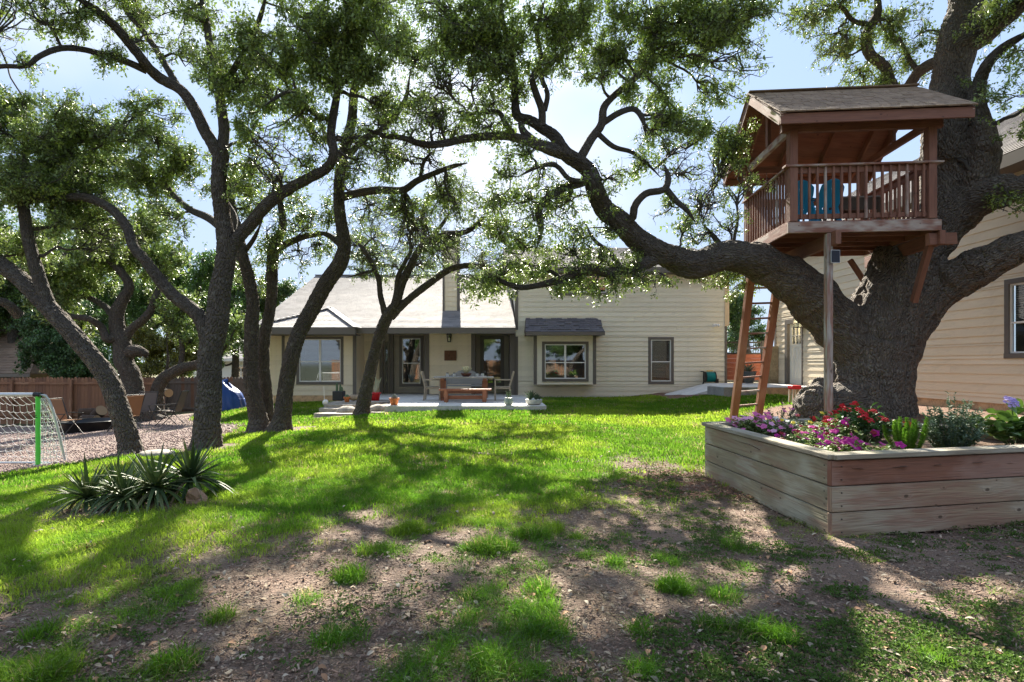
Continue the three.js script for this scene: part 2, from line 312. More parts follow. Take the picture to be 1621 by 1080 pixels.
// ---------------------------------------------------------------- gravel yard on the left
{
  const pos = [], uv = [], idx = [], key = new Map(), S = 0.22;
  const vert = (i, j) => { const k = i + ',' + j; if (!key.has(k)) { key.set(k, pos.length / 3); const X = i * S, d = j * S, e = edgeDist(X, d, GRAVEL); pos.push(X, gh(X, d) + Math.min(0.03, -0.03 + 0.4 * Math.max(0, e)) + (N2(X * 3, d * 3, 61, 2) - 0.5) * 0.03 * sst(0, 0.3, e), -d); uv.push(X, d); } return key.get(k); };
  for (let i = -136; i < -18; i++) for (let j = 38; j < 104; j++) if (edgeDist((i + 0.5) * S, (j + 0.5) * S, GRAVEL) > -0.1) { const a = vert(i, j), b = vert(i + 1, j), c = vert(i, j + 1), d = vert(i + 1, j + 1); idx.push(a, b, c, c, b, d); }
  const g = new THREE.BufferGeometry(); g.setAttribute('position', new THREE.Float32BufferAttribute(pos, 3)); g.setAttribute('uv', new THREE.Float32BufferAttribute(uv, 2)); g.setIndex(idx); g.computeVertexNormals();
  const map = tex(1024, 1024, 2.4, (u, v) => { const [e, id] = cells(u * 70, v * 70, 70, 70, 71), n = fbm(u * 9, v * 9, 9, 9, 3, 72); return mix3([0.12, 0.085, 0.075], mix3([0.3, 0.2, 0.175], [0.42, 0.35, 0.31], id), sst(0.02, 0.25, e) * (0.55 + 0.45 * n)); });
  const b = tex(512, 512, 2.4, (u, v) => { const [e, id] = cells(u * 70, v * 70, 70, 70, 71); return [sst(0, 0.35, e) * (0.5 + 0.5 * id)]; }, false);
  M.gravel = std({ color: C(0.82, 0.78, 0.74), map, bumpMap: b, bumpScale: 0.03, roughness: 0.9 });
  struct('gravel_yard', g, M.gravel);
  const peb = lump(1, 0.6, 0.8, 0.2, 3, 0), list = [], q = new THREE.Quaternion(), e = new THREE.Euler(), r = rng(9);
  while (list.length < 16000) {
    const d = 8.6 + 12 * Math.pow(r(), 1.5), X = rr(-16, -4.5, r); if (edgeDist(X, d, GRAVEL) < -0.03) continue;
    const s = rr(0.011, 0.026, r), t = rr(0.6, 1.25, r); e.set(r() * 3, r() * 6, r() * 3); q.setFromEuler(e);
    list.push([new THREE.Matrix4().compose(onGround(X, d, 0.035), q, V3(s, s, s)), C(0.36 * t, 0.26 * t, 0.23 * t)]);
  }
  copies('gravel_pebbles', peb, std({ roughness: 0.9 }), list, null, 'loose reddish grey pebbles lying over the gravel yard at left', 'pebbles');
}
// ---------------------------------------------------------------- grass
function bladeTuft(n, rad, hMin, hMax, wid, seed, lean = 0.5) {
  const r = rng(seed), pos = [], nor = [], idx = [];
  for (let k = 0; k < n; k++) {
    const a = r() * 6.283, q = Math.sqrt(r()) * rad, bx = Math.cos(a) * q, bz = Math.sin(a) * q, h = rr(hMin, hMax, r), th = r() * 6.283, l = h * rr(0.15, 1, r) * lean, w = wid * rr(0.7, 1.2, r), f = r() * 6.283;
    const sx = Math.cos(f) * w / 2, sz = Math.sin(f) * w / 2, o = pos.length / 3, lx = Math.cos(th), lz = Math.sin(th);
    pos.push(bx - sx, -0.01, bz - sz, bx + sx, -0.01, bz + sz, bx + lx * l * 0.35 - sx * 0.8, h * 0.6, bz + lz * l * 0.35 - sz * 0.8, bx + lx * l * 0.35 + sx * 0.8, h * 0.6, bz + lz * l * 0.35 + sz * 0.8, bx + lx * l, h * (1 - 0.25 * l / h), bz + lz * l);
    const nx = -Math.sin(f), nz = Math.cos(f); for (let i = 0; i < 5; i++) { const v = V3(nx, 0.75, nz).normalize(); nor.push(v.x, v.y, v.z); }
    idx.push(o, o + 1, o + 2, o + 2, o + 1, o + 3, o + 2, o + 3, o + 4);
  }
  const g = new THREE.BufferGeometry(); g.setAttribute('position', new THREE.Float32BufferAttribute(pos, 3)); g.setAttribute('normal', new THREE.Float32BufferAttribute(nor, 3)); g.setIndex(idx); return g;
}
M.grass = new THREE.MeshPhysicalMaterial({ color: C(1, 1, 1), roughness: 0.9, transmission: 0.5, thickness: 0, ior: 1.3, specularIntensity: 0.25, side: THREE.DoubleSide });
{
  const r = rng(77), e = new THREE.Euler(), q = new THREE.Quaternion(), m4 = () => new THREE.Matrix4();
  const put = (list, X, d, s, hs, c) => { e.set(rr(-0.12, 0.12, r), r() * 6.283, rr(-0.12, 0.12, r)); q.setFromEuler(e); list.push([m4().compose(onGround(X, d, -0.004), q, V3(s, s * hs, s)), c]); };
  const tint = (X, d, dry) => { const n = N2(X * 0.8, d * 0.8, 81, 3), k = rr(0.75, 1.25, r), y = sst(0.35, 0.7, n) + rr(-0.3, 0.3, r); if (r() < 0.07) return C(0.45 * k, 0.38 * k, 0.17 * k); const c = mix3([0.145, 0.32, 0.022], [0.4, 0.54, 0.05], Math.min(1, Math.max(0, y * 0.8 + dry))); return C(c[0] * k, c[1] * k, c[2] * k); };
  const A = bladeTuft(16, 0.055, 0.03, 0.075, 0.0045, 1, 0.9), B = bladeTuft(18, 0.1, 0.035, 0.075, 0.009, 2, 0.9), D = bladeTuft(22, 0.18, 0.04, 0.085, 0.016, 3, 0.9), T = bladeTuft(18, 0.055, 0.04, 0.15, 0.0045, 4, 1.2);
  const near = [], mid = [], far = [], clump = [];
  const field = (list, d0, d1, per) => {                   // per: tufts on a square metre of thick lawn
    const area = (d) => d * 1.86; let total = 0; for (let d = d0; d < d1; d += 0.1) total += area(d) * 0.1; total = Math.round(total * per);
    for (let i = 0; i < total; i++) {
      const d = Math.sqrt(d0 * d0 + r() * (d1 * d1 - d0 * d0)), X = (rr(-40, 1640, r) - CX) / F * d, l = lawn(X, d);
      if (r() > l * (0.25 + 0.75 * l)) continue;
      put(list, X, d, rr(0.8, 1.3, r), rr(0.7, 1.15, r) * (0.6 + 0.5 * N2(X * 1.7, d * 1.7, 83, 2)), tint(X, d, (1 - l) * 0.5));
    }
  };
  field(near, 2.6, 7.2, 520); field(mid, 6.9, 11.8, 210); field(far, 11.4, 21, 75);
  for (let i = 0; i < 105000; i++) { const d = rr(2.3, 6.9, r), X = (rr(-60, 1660, r) - CX) / F * d, t = tufts(X, d); if (t < 0.05 || r() > t * t * 0.95 || inPoly(X, d, PLANTER)) continue; put(clump, X, d, rr(0.7, 1.2, r) * (0.55 + 0.45 * t), rr(0.6, 1.0, r) * (0.35 + 0.65 * t), tint(X, d, -0.15)); }
  copies('lawn_grass', A, M.grass, near, null, 'bright green lawn grass nearest the camera, thinning into bare soil', 'grass');
  copies('lawn_grass', B, M.grass, mid, null, 'bright green lawn in the middle of the yard between the trees', 'grass');
  copies('lawn_grass', D, M.grass, far, null, 'sunlit lawn strip and shaded lawn in front of the house', 'grass');
  copies('grass_tufts', T, M.grass, clump, null, 'separate tufts of longer grass standing in the bare soil', 'grass');
  // low broad-leaved weeds
  const leaf = (() => { const pos = [], idx = [], rr2 = rng(5); for (let k = 0; k < 9; k++) { const a = k * 2.4 + rr2(), l = rr(0.012, 0.03, rr2), w = l * 0.42, up = rr(0.006, 0.025, rr2), o = pos.length / 3, c = Math.cos(a), s = Math.sin(a), b = rr(0, 0.03, rr2); for (const [x, y, z] of [[b, up * 0.5, 0], [b + l * 0.5, up * 1.1, w], [b + l, up, 0], [b + l * 0.5, up * 1.1, -w]]) pos.push(x * c - z * s, y, x * s + z * c); idx.push(o, o + 1, o + 2, o, o + 2, o + 3); } const g = new THREE.BufferGeometry(); g.setAttribute('position', new THREE.Float32BufferAttribute(pos, 3)); g.setIndex(idx); g.computeVertexNormals(); return g; })();
  const weeds = [];
  for (let i = 0; i < 120000 && weeds.length < 3600; i++) {
    const d = 2.3 + 5 * Math.pow(r(), 1.2), X = (rr(-60, 1660, r) - CX) / F * d; if (inPoly(X, d, PLANTER)) continue;
    const side = sst(0.2, 1.6, X) * 0.22 + 0.06, n = N2(X * 2.3, d * 2.3, 91, 3); if (r() > side * sst(0.36, 0.8, n) || lawn(X, d) > 0.8) continue;
    put(weeds, X, d, rr(0.6, 1.2, r), rr(0.6, 1.4, r), tint(X, d, -0.3).multiplyScalar(0.5).lerp(C(0.1, 0.12, 0.06), 0.35));
  }
  copies('ground_weeds', leaf, M.grass, weeds, null, 'low clover-like weeds creeping over the bare soil in front of the planter', 'weeds');
  // chips, twigs and fallen leaves on the soil
  const chip = box(1, 0.25, 0.36).deleteAttribute('uv'), list = [], dead = [];
  for (let i = 0; i < 200000 && list.length < 34000; i++) {
    const d = 2.2 + 6 * Math.pow(r(), 1.3), X = (rr(-60, 1660, r) - CX) / F * d; if (r() < lawn(X, d) * 0.97 || inPoly(X, d, PLANTER)) continue;
    const s = rr(0.006, 0.02, r) * (r() < 0.04 ? 2 : 1), t = rr(0.5, 1.5, r); e.set(rr(-0.5, 0.5, r), r() * 6.283, rr(-0.5, 0.5, r)); q.setFromEuler(e);
    list.push([m4().compose(onGround(X, d, 0.006), q, V3(s, s * 0.6, s * rr(0.5, 1.3, r))), r() < 0.75 ? C(0.19 * t, 0.12 * t, 0.085 * t) : C(0.3 * t, 0.23 * t, 0.17 * t)]);
  }
  for (let i = 0; i < 4000; i++) { const d = rr(5.5, 9, r), X = rr(1.4, 2.6, r) + (d > 7 ? rr(0, 3, r) : 0); if (r() > 0.7 || r() < lawn(X, d) || inPoly(X, d, PLANTER)) continue; const s = rr(0.02, 0.05, r), t = rr(0.6, 1.3, r); e.set(rr(-0.4, 0.4, r), r() * 6.283, rr(-0.4, 0.4, r)); q.setFromEuler(e); list.push([m4().compose(onGround(X, d, 0.012), q, V3(s, s * 0.5, s * 0.7)), C(0.23 * t, 0.12 * t, 0.075 * t)]); }
  copies('wood_chips', chip, std({ roughness: 0.95 }), list, null, 'scattered wood chips and bark crumbs on the bare brown soil', 'wood chips');
  const lg = (() => { const pos = [], idx = []; for (let i = 0; i <= 4; i++) { const t = i / 4, w = Math.sin(Math.PI * Math.min(0.97, t * 0.92 + 0.05)) * 0.26, y = 0.14 * Math.sin(t * 3) + 0.02; pos.push(t - 0.5, y + w * 0.35, -w, t - 0.5, y, 0, t - 0.5, y + w * 0.35, w); if (i) { const o = (i - 1) * 3; for (const k of [0, 1]) idx.push(o + k, o + k + 1, o + k + 3, o + k + 3, o + k + 1, o + k + 4); } } const g = new THREE.BufferGeometry(); g.setAttribute('position', new THREE.Float32BufferAttribute(pos, 3)); g.setIndex(idx); g.computeVertexNormals(); return g; })();
  for (let i = 0; i < 2600; i++) {
    const d = 2.2 + 12 * Math.pow(r(), 1.7), X = (rr(-60, 1660, r) - CX) / F * d; if (inPoly(X, d, PLANTER) || (r() < lawn(X, d) && r() < 0.85)) continue;
    const s = rr(0.022, 0.05, r), t = rr(0.6, 1.4, r), L = lawn(X, d); e.set(rr(-0.5, 0.5, r), r() * 6.283, rr(-0.5, 0.5, r)); q.setFromEuler(e);
    dead.push([m4().compose(onGround(X, d, 0.008 + L * 0.04), q, V3(s, s, s)), r() < 0.25 ? C(0.34 * t, 0.28 * t, 0.21 * t) : r() < 0.5 ? C(0.3 * t, 0.16 * t, 0.085 * t) : C(0.28 * t, 0.21 * t, 0.14 * t)]);
  }
  copies('fallen_leaves', lg, std({ roughness: 0.85 }), dead, null, 'dry oak leaves fallen on the soil and the lawn', 'leaves');
}
// ---------------------------------------------------------------- oaks
{
  const hB = new Float32Array(512 * 512), bark = tex(512, 512, 1, (u, v) => {
    const wob = fbm(u * 6, v * 3, 6, 3, 3, 2), [e, id] = cells(u * 24 + wob * 1.0, v * 9 + fbm(u * 5, v * 5, 5, 5, 2, 6) * 0.6, 24, 9, 12), n = fbm(u * 40, v * 26, 40, 26, 3, 7), n2 = fbm(u * 5, v * 4, 5, 4, 3, 14);
    hB[Math.floor(v * 512) * 512 + Math.floor(u * 512)] = sst(0, 0.55, e) * (0.55 + 0.45 * id) * 0.7 + n * 0.45;
    const c = mix3([0.085, 0.07, 0.058], [0.225, 0.19, 0.155], 0.65 * n + 0.35 * id), l = sst(0.55, 0.72, n2) * sst(0.4, 0.6, n);
    return mix3(c, [0.25, 0.24, 0.2], l * 0.6);
  });
  const b = tex(512, 512, 1, (u, v) => [hB[Math.floor(v * 512) * 512 + Math.floor(u * 512)]], false);
  M.bark = std({ color: C(0.62, 0.6, 0.58), map: bark, bumpMap: b, bumpScale: 0.085, roughness: 0.92 });
  M.twig = std({ color: C(0.055, 0.047, 0.04), roughness: 0.95 });
  M.barkBig = std({ map: bark, bumpMap: b, bumpScale: 0.16, roughness: 0.92, color: C(1.05, 1.02, 1.0) });
  M.leaf = new THREE.MeshPhysicalMaterial({ color: C(1, 1, 1), roughness: 0.5, transmission: 0.55, thickness: 0, ior: 1.35, specularIntensity: 1, side: THREE.DoubleSide });
}
const barkDisp = (circ, amp, seed) => { const n = Math.max(5, Math.round(circ / 0.05)); return (a, l) => { const w = N2(a * 9, l * 4, seed, 2); const [e] = cells(a * n + w * 1.6, l * 9 + w, n, 4096, seed); return amp * (sst(0, 0.4, e) - 0.6); }; };
function sprayGeo(seed, n, rad, len) {                      // a twig end: leaves on short stalks
  const r = rng(seed), pos = [], idx = [], v = V3(), q = new THREE.Quaternion(), e = new THREE.Euler();
  for (let k = 0; k < n; k++) {
    const t = k / n, c = V3(gauss(r) * rad * 0.55, gauss(r) * rad * 0.4, gauss(r) * rad * 0.55), l = len * rr(0.7, 1.25, r), w = l * 0.25, o = pos.length / 3;
    e.set(rr(-0.9, 0.9, r), r() * 6.283, rr(-0.9, 0.9, r)); q.setFromEuler(e);
    for (const [x, y, z] of [[0, 0, 0], [l * 0.35, l * 0.05, w], [l * 0.75, l * 0.02, w * 0.85], [l, -l * 0.08, 0], [l * 0.75, l * 0.02, -w * 0.85], [l * 0.35, l * 0.05, -w]]) { v.set(x, y, z).applyQuaternion(q).add(c); pos.push(v.x, v.y, v.z); }
    idx.push(o, o + 1, o + 5, o + 1, o + 2, o + 5, o + 2, o + 4, o + 5, o + 2, o + 3, o + 4);
  }
  const g = new THREE.BufferGeometry(); g.setAttribute('position', new THREE.Float32BufferAttribute(pos, 3)); g.setIndex(idx); g.computeVertexNormals(); return g;
}
const SPRAY = [sprayGeo(1, 17, 0.17, 0.05), sprayGeo(2, 14, 0.26, 0.11)];
const TWIGS = [0.16, 0.24].map((L, i) => { const r = rng(40 + i), g = []; for (let k = 0; k < 5; k++) { const d = V3(gauss(r), gauss(r) * 0.6, gauss(r)).normalize().multiplyScalar(L * rr(0.6, 1.1, r)), m = d.clone().multiplyScalar(0.5).add(V3(gauss(r), gauss(r), gauss(r)).multiplyScalar(L * 0.15)); g.push(tube([V3(0, 0, 0), m, d], (t) => (i ? 0.006 : 0.003) * (1.2 - t), 3, 3)); } return merge(g); });
// where the ground lies in sun in the photograph: the crowns are thinner along those lines of sight to the sun
const GLADES = [[760, 652, 330, 12, 1], [1080, 660, 190, 14, 1], [210, 815, 150, 34, 0.95], [40, 870, 60, 16, 0.8], [460, 760, 110, 28, 0.8], [40, 790, 60, 16, 0.7], [430, 705, 70, 16, 0.6], [620, 690, 90, 12, 0.6], [760, 725, 80, 22, 0.7], [910, 775, 100, 28, 0.95], [1010, 745, 70, 22, 0.8], [1000, 690, 80, 10, 0.6], [640, 860, 120, 30, 0.8], [420, 930, 130, 36, 0.75], [660, 1010, 90, 50, 0.95], [1060, 915, 80, 36, 0.7], [1290, 850, 80, 20, 0.9], [1390, 905, 80, 24, 0.85], [1540, 1020, 90, 56, 0.85], [60, 985, 90, 26, 0.8], [830, 950, 70, 30, 0.5], [330, 870, 90, 20, 0.6], [1150, 1030, 90, 30, 0.6], [1200, 760, 60, 20, 0.6]].map(([x, y, rx, ry, k]) => { const [X, d] = hit(x, y, 0), [, d2] = hit(x, y - ry, 0), [, d1] = hit(x, y + ry, 0); return [X, d, rx / F * d, (d2 - d1) / 2, k]; });
const CROWNS = [], SHADE = new Map();                        // all leaves wait here until the crowns are thinned together
function room(at, area, f) {                                 // may this spray stay, or does its line to the sun carry enough leaves already?
  const t = at.y / sunDir.y, X = at.x - sunDir.x * t, d = -(at.z - sunDir.z * t); if (d < 1 || d > 17 || Math.abs(X) > d * 1.1 + 1) return true;
  let g = sst(0.46, 0.54, N2(X * 1.25 + 31, d * 0.95 + 7, 401, 3)) * 0.85;
  for (const [x, y, a, b, k] of GLADES) { const q = ((X - x) / a) ** 2 + ((d - y) / b) ** 2; if (q < 2.2) g = Math.max(g, k * sst(1.9, 0.6, q + (N2(X * 2.2, d * 2.2, 402, 3) - 0.5) * 1.6)); }
  const cap = Math.max(at.y < 3.6 && at.x > -0.6 ? 1.1 : 0, 1.05 * Math.pow(1 - g, 1.5) + 0.06), key = Math.floor(X / 0.2) * 4096 + Math.floor(d / 0.28), have = SHADE.get(key) ?? 0;
  if (have > cap && f() < 0.985) return false;
  SHADE.set(key, have + area / (0.2 * 0.28)); return true;
}
function finishCrowns() {
  const f = rng(909), all = CROWNS.flatMap(([, , L], c) => L.map((l) => [c, l])), v = V3();
  for (let i = all.length - 1; i > 0; i--) { const j = Math.floor(f() * (i + 1)); [all[i], all[j]] = [all[j], all[i]]; }
  const kept = CROWNS.map(() => []);
  for (const [c, l] of all) { v.setFromMatrixPosition(l[0]); if (CROWNS[c][1] || room(v, 0.0075 * l[0].getMaxScaleOnAxis() ** 2, f)) kept[c].push(l); }
  CROWNS.forEach(([t, big], c) => { if (!kept[c].length) return; copies('crown', SPRAY[big], M.leaf, kept[c], t); copies('twigs', TWIGS[big], M.twig, kept[c].filter((_, i) => i % 5 < 2).map(([m]) => [m]), t); });
}
// limbs: lists of [px, py, half width in pixels, depth?]; clumps: [px, py, radius px, depth, thickness]
function tree(o) {
  const t = thing(o.name ?? 'oak_tree', o.label, 'tree', o.base, o.group), f = rng(o.seed), nodes = [];
  const all = [];
  for (const [li, L] of o.limbs.entries()) {
    let d = o.depth; const raw = L.map(([x, y, r, dd], i) => { d = dd ?? d; const p = P(x, y, d), q = r * 0.86 * d / F * (li && i === L.length - 1 ? 0.3 : 1); return [p, q]; });
    const pts = raw.map(([p], i) => (i && i < raw.length - 1 ? p.clone().add(V3(gauss(f), gauss(f), gauss(f)).multiplyScalar(raw[i][1] * 0.25)) : p));
    const curve = new THREE.CatmullRomCurve3(pts, false, 'centripetal'), cum = [0]; for (let i = 1; i < pts.length; i++) cum.push(cum[i - 1] + pts[i].distanceTo(pts[i - 1]));
    const Ln = cum.at(-1), rad = (u) => { const s = u * Ln; let i = 1; while (i < cum.length - 1 && cum[i] < s) i++; const k = Math.min(1, Math.max(0, (s - cum[i - 1]) / (cum[i] - cum[i - 1]))), w = k * k * (3 - 2 * k); return raw[i - 1][1] * (1 - w) + raw[i][1] * w; };
    const rm = Math.max(...raw.map((q) => q[1])), big = rm > 0.09, seg = rm > 0.17 ? 46 : rm > 0.09 ? 34 : rm > 0.05 ? 16 : 9, n = Math.ceil(Ln / (rm > 0.17 ? 0.042 : rm > 0.09 ? 0.06 : 0.09));
    const circ = 2 * Math.PI * rm * 0.8, bd = big ? barkDisp(circ, Math.min(0.02, rm * 0.11), o.seed + li) : null;
    const lum = (a, l, r) => r * 0.09 * (N2(Math.cos(a * 6.283) * 0.9 + 3 + li, l * 1.6 + Math.sin(a * 6.283) * 0.9, o.seed + li, 2) - 0.5) * 2;
    const flare = o.flare && li === 0 ? (a, l, r) => r * (0.55 * Math.exp(-l / 0.22) * (0.6 + 0.6 * Math.cos(a * 6.283 * 4 + Math.sin(a * 6.283) * 1.4))) : () => 0;
    const g = sweep(curve, n, seg, rad, (a, l, r) => (bd ? bd(a, l, r) : 0) + lum(a, l, r) + flare(a, l, r), Math.max(1, Math.round(circ)) );
    part(li === 0 && o.trunk !== false ? 'trunk' : 'limb', g, M.bark, t);
    const m = Math.max(2, Math.ceil(Ln / 0.25)); for (let i = 0; i <= m; i++) nodes.push([curve.getPointAt(i / m), rad(i / m)]);
  }
  if (o.extraNodes) nodes.push(...o.extraNodes);
  grow(t, nodes, o, f); return t;
}
function grow(t, nodes, o, f) {
  const wood = [], leaves = [], e = new THREE.Euler(), q = new THREE.Quaternion(), big = o.coarse ?? 0, tA = o.tone ?? [0.21, 0.285, 0.09], tB = o.tone2 ?? [0.43, 0.56, 0.12];
  const twig = (a, b, r0, r1, wig, seg = 5) => {
    const n = 4, pts = [], L = a.distanceTo(b); for (let i = 0; i <= n; i++) { const k = i / n, p = a.clone().lerp(b, k); if (i && i < n) p.add(V3(gauss(f), gauss(f) + 0.3 * Math.sin(k * 3.14), gauss(f)).multiplyScalar(L * wig)); pts.push(p); }
    const c = new THREE.CatmullRomCurve3(pts); wood.push(sweep(c, Math.max(seg === 3 ? 3 : 5, Math.ceil(L / 0.18)), seg, (u) => r0 + (r1 - r0) * u)); return c;
  };
  const clumps = [...o.clumps];
  for (const [x0, x1, y0, y1, d, n, r, tau] of o.fill ?? []) for (let i = 0; i < n; i++) clumps.push([rr(x0, x1, f), rr(y0, y1, f), r * rr(0.7, 1.3, f), d + gauss(f) * 0.5, tau * rr(0.5, 1.3, f)]);
  const ball = () => { const v = V3(gauss(f), gauss(f), gauss(f)); return v.normalize().multiplyScalar(Math.pow(f(), 0.45)); };
  for (const [px, py, rp, dd, tau] of clumps) {
    const d = dd || o.depth, c = P(px, py, d), R0 = rp * 1.3 * d / F, per = big ? 0.024 : 0.0088, total = Math.round((py < -20 ? 0.8 : py < 140 && !big ? 1.3 : 2.1) * (tau * 0.8 + 0.12) * Math.PI * R0 * R0 / per);
    let near = nodes[0], best = 1e9; for (const n of nodes) { const q2 = n[0].distanceTo(c) - n[1] * 2; if (q2 < best) { best = q2; near = n; } }
    const subs = Math.max(4, Math.round(3 + R0 * 9)), mid = near[0].clone().lerp(c, 0.6);
    if (best > 0.2) twig(near[0], mid, Math.min(near[1] * 0.7, 0.02 + 0.02 * best), 0.017, 0.14, 7);
    const twigs = [];
    for (let s = 0; s < subs; s++) {
      const b = ball(); b.y *= 0.72; const p = c.clone().addScaledVector(b, R0), cv = twig(mid, p, 0.015, 0.005, 0.2);
      for (let k = 0; k < 6; k++) { const s0 = cv.getPointAt(rr(0.25, 1, f)); twigs.push(twig(s0, s0.clone().add(ball().multiplyScalar(R0 * 0.55)), 0.0055, 0.002, 0.2, 3)); }
    }
    for (let k = 0; k < total; k++) {
      const j = big ? 0.16 : 0.055, at = twigs[Math.floor(f() * twigs.length)].getPoint(Math.sqrt(f())).add(V3(gauss(f) * j, gauss(f) * j, gauss(f) * j));
      e.set(f() * 0.8 - 0.4, f() * 6.283, f() * 0.8 - 0.4); q.setFromEuler(e); const s = rr(0.65, 1.3, f), y = Math.pow(f(), 2), k2 = rr(0.65, 1.3, f), cc = mix3(tA, tB, y);
      leaves.push([new THREE.Matrix4().compose(at, q, V3(s, s, s)), C(cc[0] * k2, cc[1] * k2, cc[2] * k2)]);
    }
  }
  globalThis.LEAVES = (globalThis.LEAVES ?? 0) + leaves.length;
  if (wood.length) part('branches', wood, M.twig, t, 'stuff');
  if (leaves.length) CROWNS.push([t, big, leaves]);
}
const base = (px, py, d) => { const X = (px - CX) / F * d; return onGround(X, d); };
tree({ label: 'slender oak leaning left beside the soccer goal, rooted at the gravel edge', base: base(205, 722, 10.2), depth: 10.2, seed: 101, flare: 1, group: 'live oaks of the back yard',
  limbs: [[[207, 738, 21], [202, 700, 18], [192, 655, 17], [172, 605, 16.5], [145, 562, 16], [110, 523, 15.5], [70, 480, 15, 10.3], [30, 440, 14, 10.4], [-5, 412, 13, 10.5], [-60, 355, 11, 10.6], [-110, 280, 9, 10.8]],
    [[78, 488, 12, 10.3], [62, 440, 11], [48, 385, 10], [40, 330, 9], [36, 300, 9, 10.5], [42, 270, 7, 10.7], [35, 230, 5, 10.9]], [[38, 318, 6, 10.4], [18, 300, 6, 10.2], [-20, 285, 5, 10]], [[40, 308, 5, 10.5], [70, 270, 4, 10.9], [95, 235, 3, 11.3]], [[30, 500, 9, 10.1], [10, 480, 8, 9.9], [-30, 470, 7, 9.7]]],
  clumps: [[20, 205, 70, 10.6, 0.45], [85, 245, 75, 11.2, 0.6], [150, 250, 70, 11.6, 0.6], [20, 300, 60, 10.2, 0.5], [100, 300, 70, 10.4, 0.5], [-60, 250, 90, 10.4, 1], [-80, 380, 80, 10.4, 0.9], [60, 400, 50, 11.2, 0.5], [15, 160, 50, 11, 0.7], [-40, -60, 120, 11, 0.45]], fill: [[0, 300, 165, 400, 10.8, 16, 42, 0.35]] });
tree({ label: 'forked oak with furrowed bark beyond the yucca bed, its fork above eye height', base: base(325, 715, 10.1), depth: 10.1, seed: 102, flare: 1, group: 'live oaks of the back yard',
  limbs: [[[322, 732, 30], [322, 700, 25], [324, 660, 22.5], [328, 610, 20.5], [332, 560, 20], [338, 515, 20.5], [346, 465, 18.5], [354, 425, 17.5], [355, 385, 17], [350, 340, 14.5], [346, 290, 13.5], [350, 240, 14]],
    [[332, 545, 15], [318, 505, 13], [298, 483, 12], [273, 467, 11], [250, 438, 10], [230, 412, 9.5], [213, 392, 9], [197, 358, 8.5, 10.2], [172, 328, 8, 10.3], [133, 313, 7.5, 10.4], [85, 316, 6.5, 10.4], [50, 317, 5.5, 10.5], [20, 330, 4, 10.5]],
    [[349, 248, 12], [325, 208, 10], [306, 170, 9.5], [285, 143, 9], [250, 120, 9], [228, 100, 8.5, 9.9], [205, 70, 8.5, 9.7], [182, 42, 8, 9.5], [155, 18, 7, 9.3], [110, -10, 6, 9]],
    [[232, 112, 6.5, 10], [200, 98, 6, 9.8], [165, 87, 5.5, 9.6], [130, 77, 5, 9.4], [95, 76, 5, 9.2], [62, 90, 4.5, 9], [42, 103, 4, 8.9], [0, 106, 4, 8.8], [-50, 120, 3, 8.6]],
    [[288, 148, 6.5], [266, 108, 6, 10.4], [243, 72, 5.5, 10.7], [222, 42, 5, 10.9], [200, 16, 4.5, 11.1], [190, -30, 4, 11.3]],
    [[350, 248, 10], [354, 205, 9.5, 10.2], [350, 165, 8.5, 10.3], [345, 120, 7.5, 10.4], [333, 75, 6.5, 10.5], [325, 30, 6, 10.6], [312, -30, 5, 10.7]],
    [[350, 150, 6, 10.3], [370, 112, 5.5, 10], [392, 75, 5, 9.8], [412, 30, 4.5, 9.6], [425, -20, 4, 9.4]],
    [[357, 412, 13], [372, 383, 11.5], [398, 355, 11], [425, 322, 10.5, 9.9], [455, 299, 9.5, 9.8], [490, 280, 9, 9.7], [516, 265, 8.5, 9.6], [528, 245, 8, 9.5], [523, 215, 7.5, 9.5], [526, 185, 7, 9.5], [533, 150, 6, 9.4], [540, 90, 5, 9.3], [548, 20, 4, 9.2]],
    [[522, 190, 4.5, 9.5], [495, 180, 4.5, 9.4], [480, 160, 4, 9.3], [462, 145, 3.5, 9.2], [440, 152, 3.5, 9.1], [418, 168, 3, 9]], [[360, 370, 8], [330, 345, 7, 10.5], [300, 330, 6, 10.8], [268, 300, 5, 11.1], [255, 262, 4, 11.3]], [[365, 380, 5], [372, 345, 4.5, 10.5], [362, 320, 4, 10.8]]],
  clumps: [[120, 25, 55, 9.2, 0.55], [60, 15, 50, 9, 0.4], [180, 90, 40, 9.6, 0.3], [215, 20, 45, 11, 0.45], [290, 20, 50, 10.8, 0.4], [300, 85, 40, 10.8, 0.35], [345, 110, 48, 10.3, 0.7], [400, 60, 55, 9.8, 0.75], [390, 140, 52, 10, 0.7], [450, 100, 60, 9.4, 0.9], [470, 190, 55, 9.2, 0.8], [420, 210, 50, 9.8, 0.75], [500, 60, 70, 9.2, 1.1], [560, 50, 75, 9.2, 1.1], [530, 130, 60, 9.3, 1.0], [590, 120, 60, 9.6, 0.8], [430, 270, 45, 10, 0.6], [475, 250, 40, 9.6, 0.5], [395, 300, 40, 10.3, 0.6], [290, 260, 50, 11.2, 0.8], [230, 285, 60, 11.3, 0.9], [180, 200, 45, 11.3, 0.4], [245, 205, 40, 11.2, 0.35], [330, 30, 35, 10.5, 0.4], [100, 345, 45, 10.6, 0.6], [200, -70, 110, 10, 0.4], [400, -80, 120, 9.6, 0.45], [560, -80, 120, 9, 0.5], [40, 100, 26, 8.9, 0.25], [270, 350, 40, 10.6, 0.5], [230, 60, 30, 10, 0.3]], fill: [[330, 620, 0, 300, 10, 16, 40, 0.4]] });
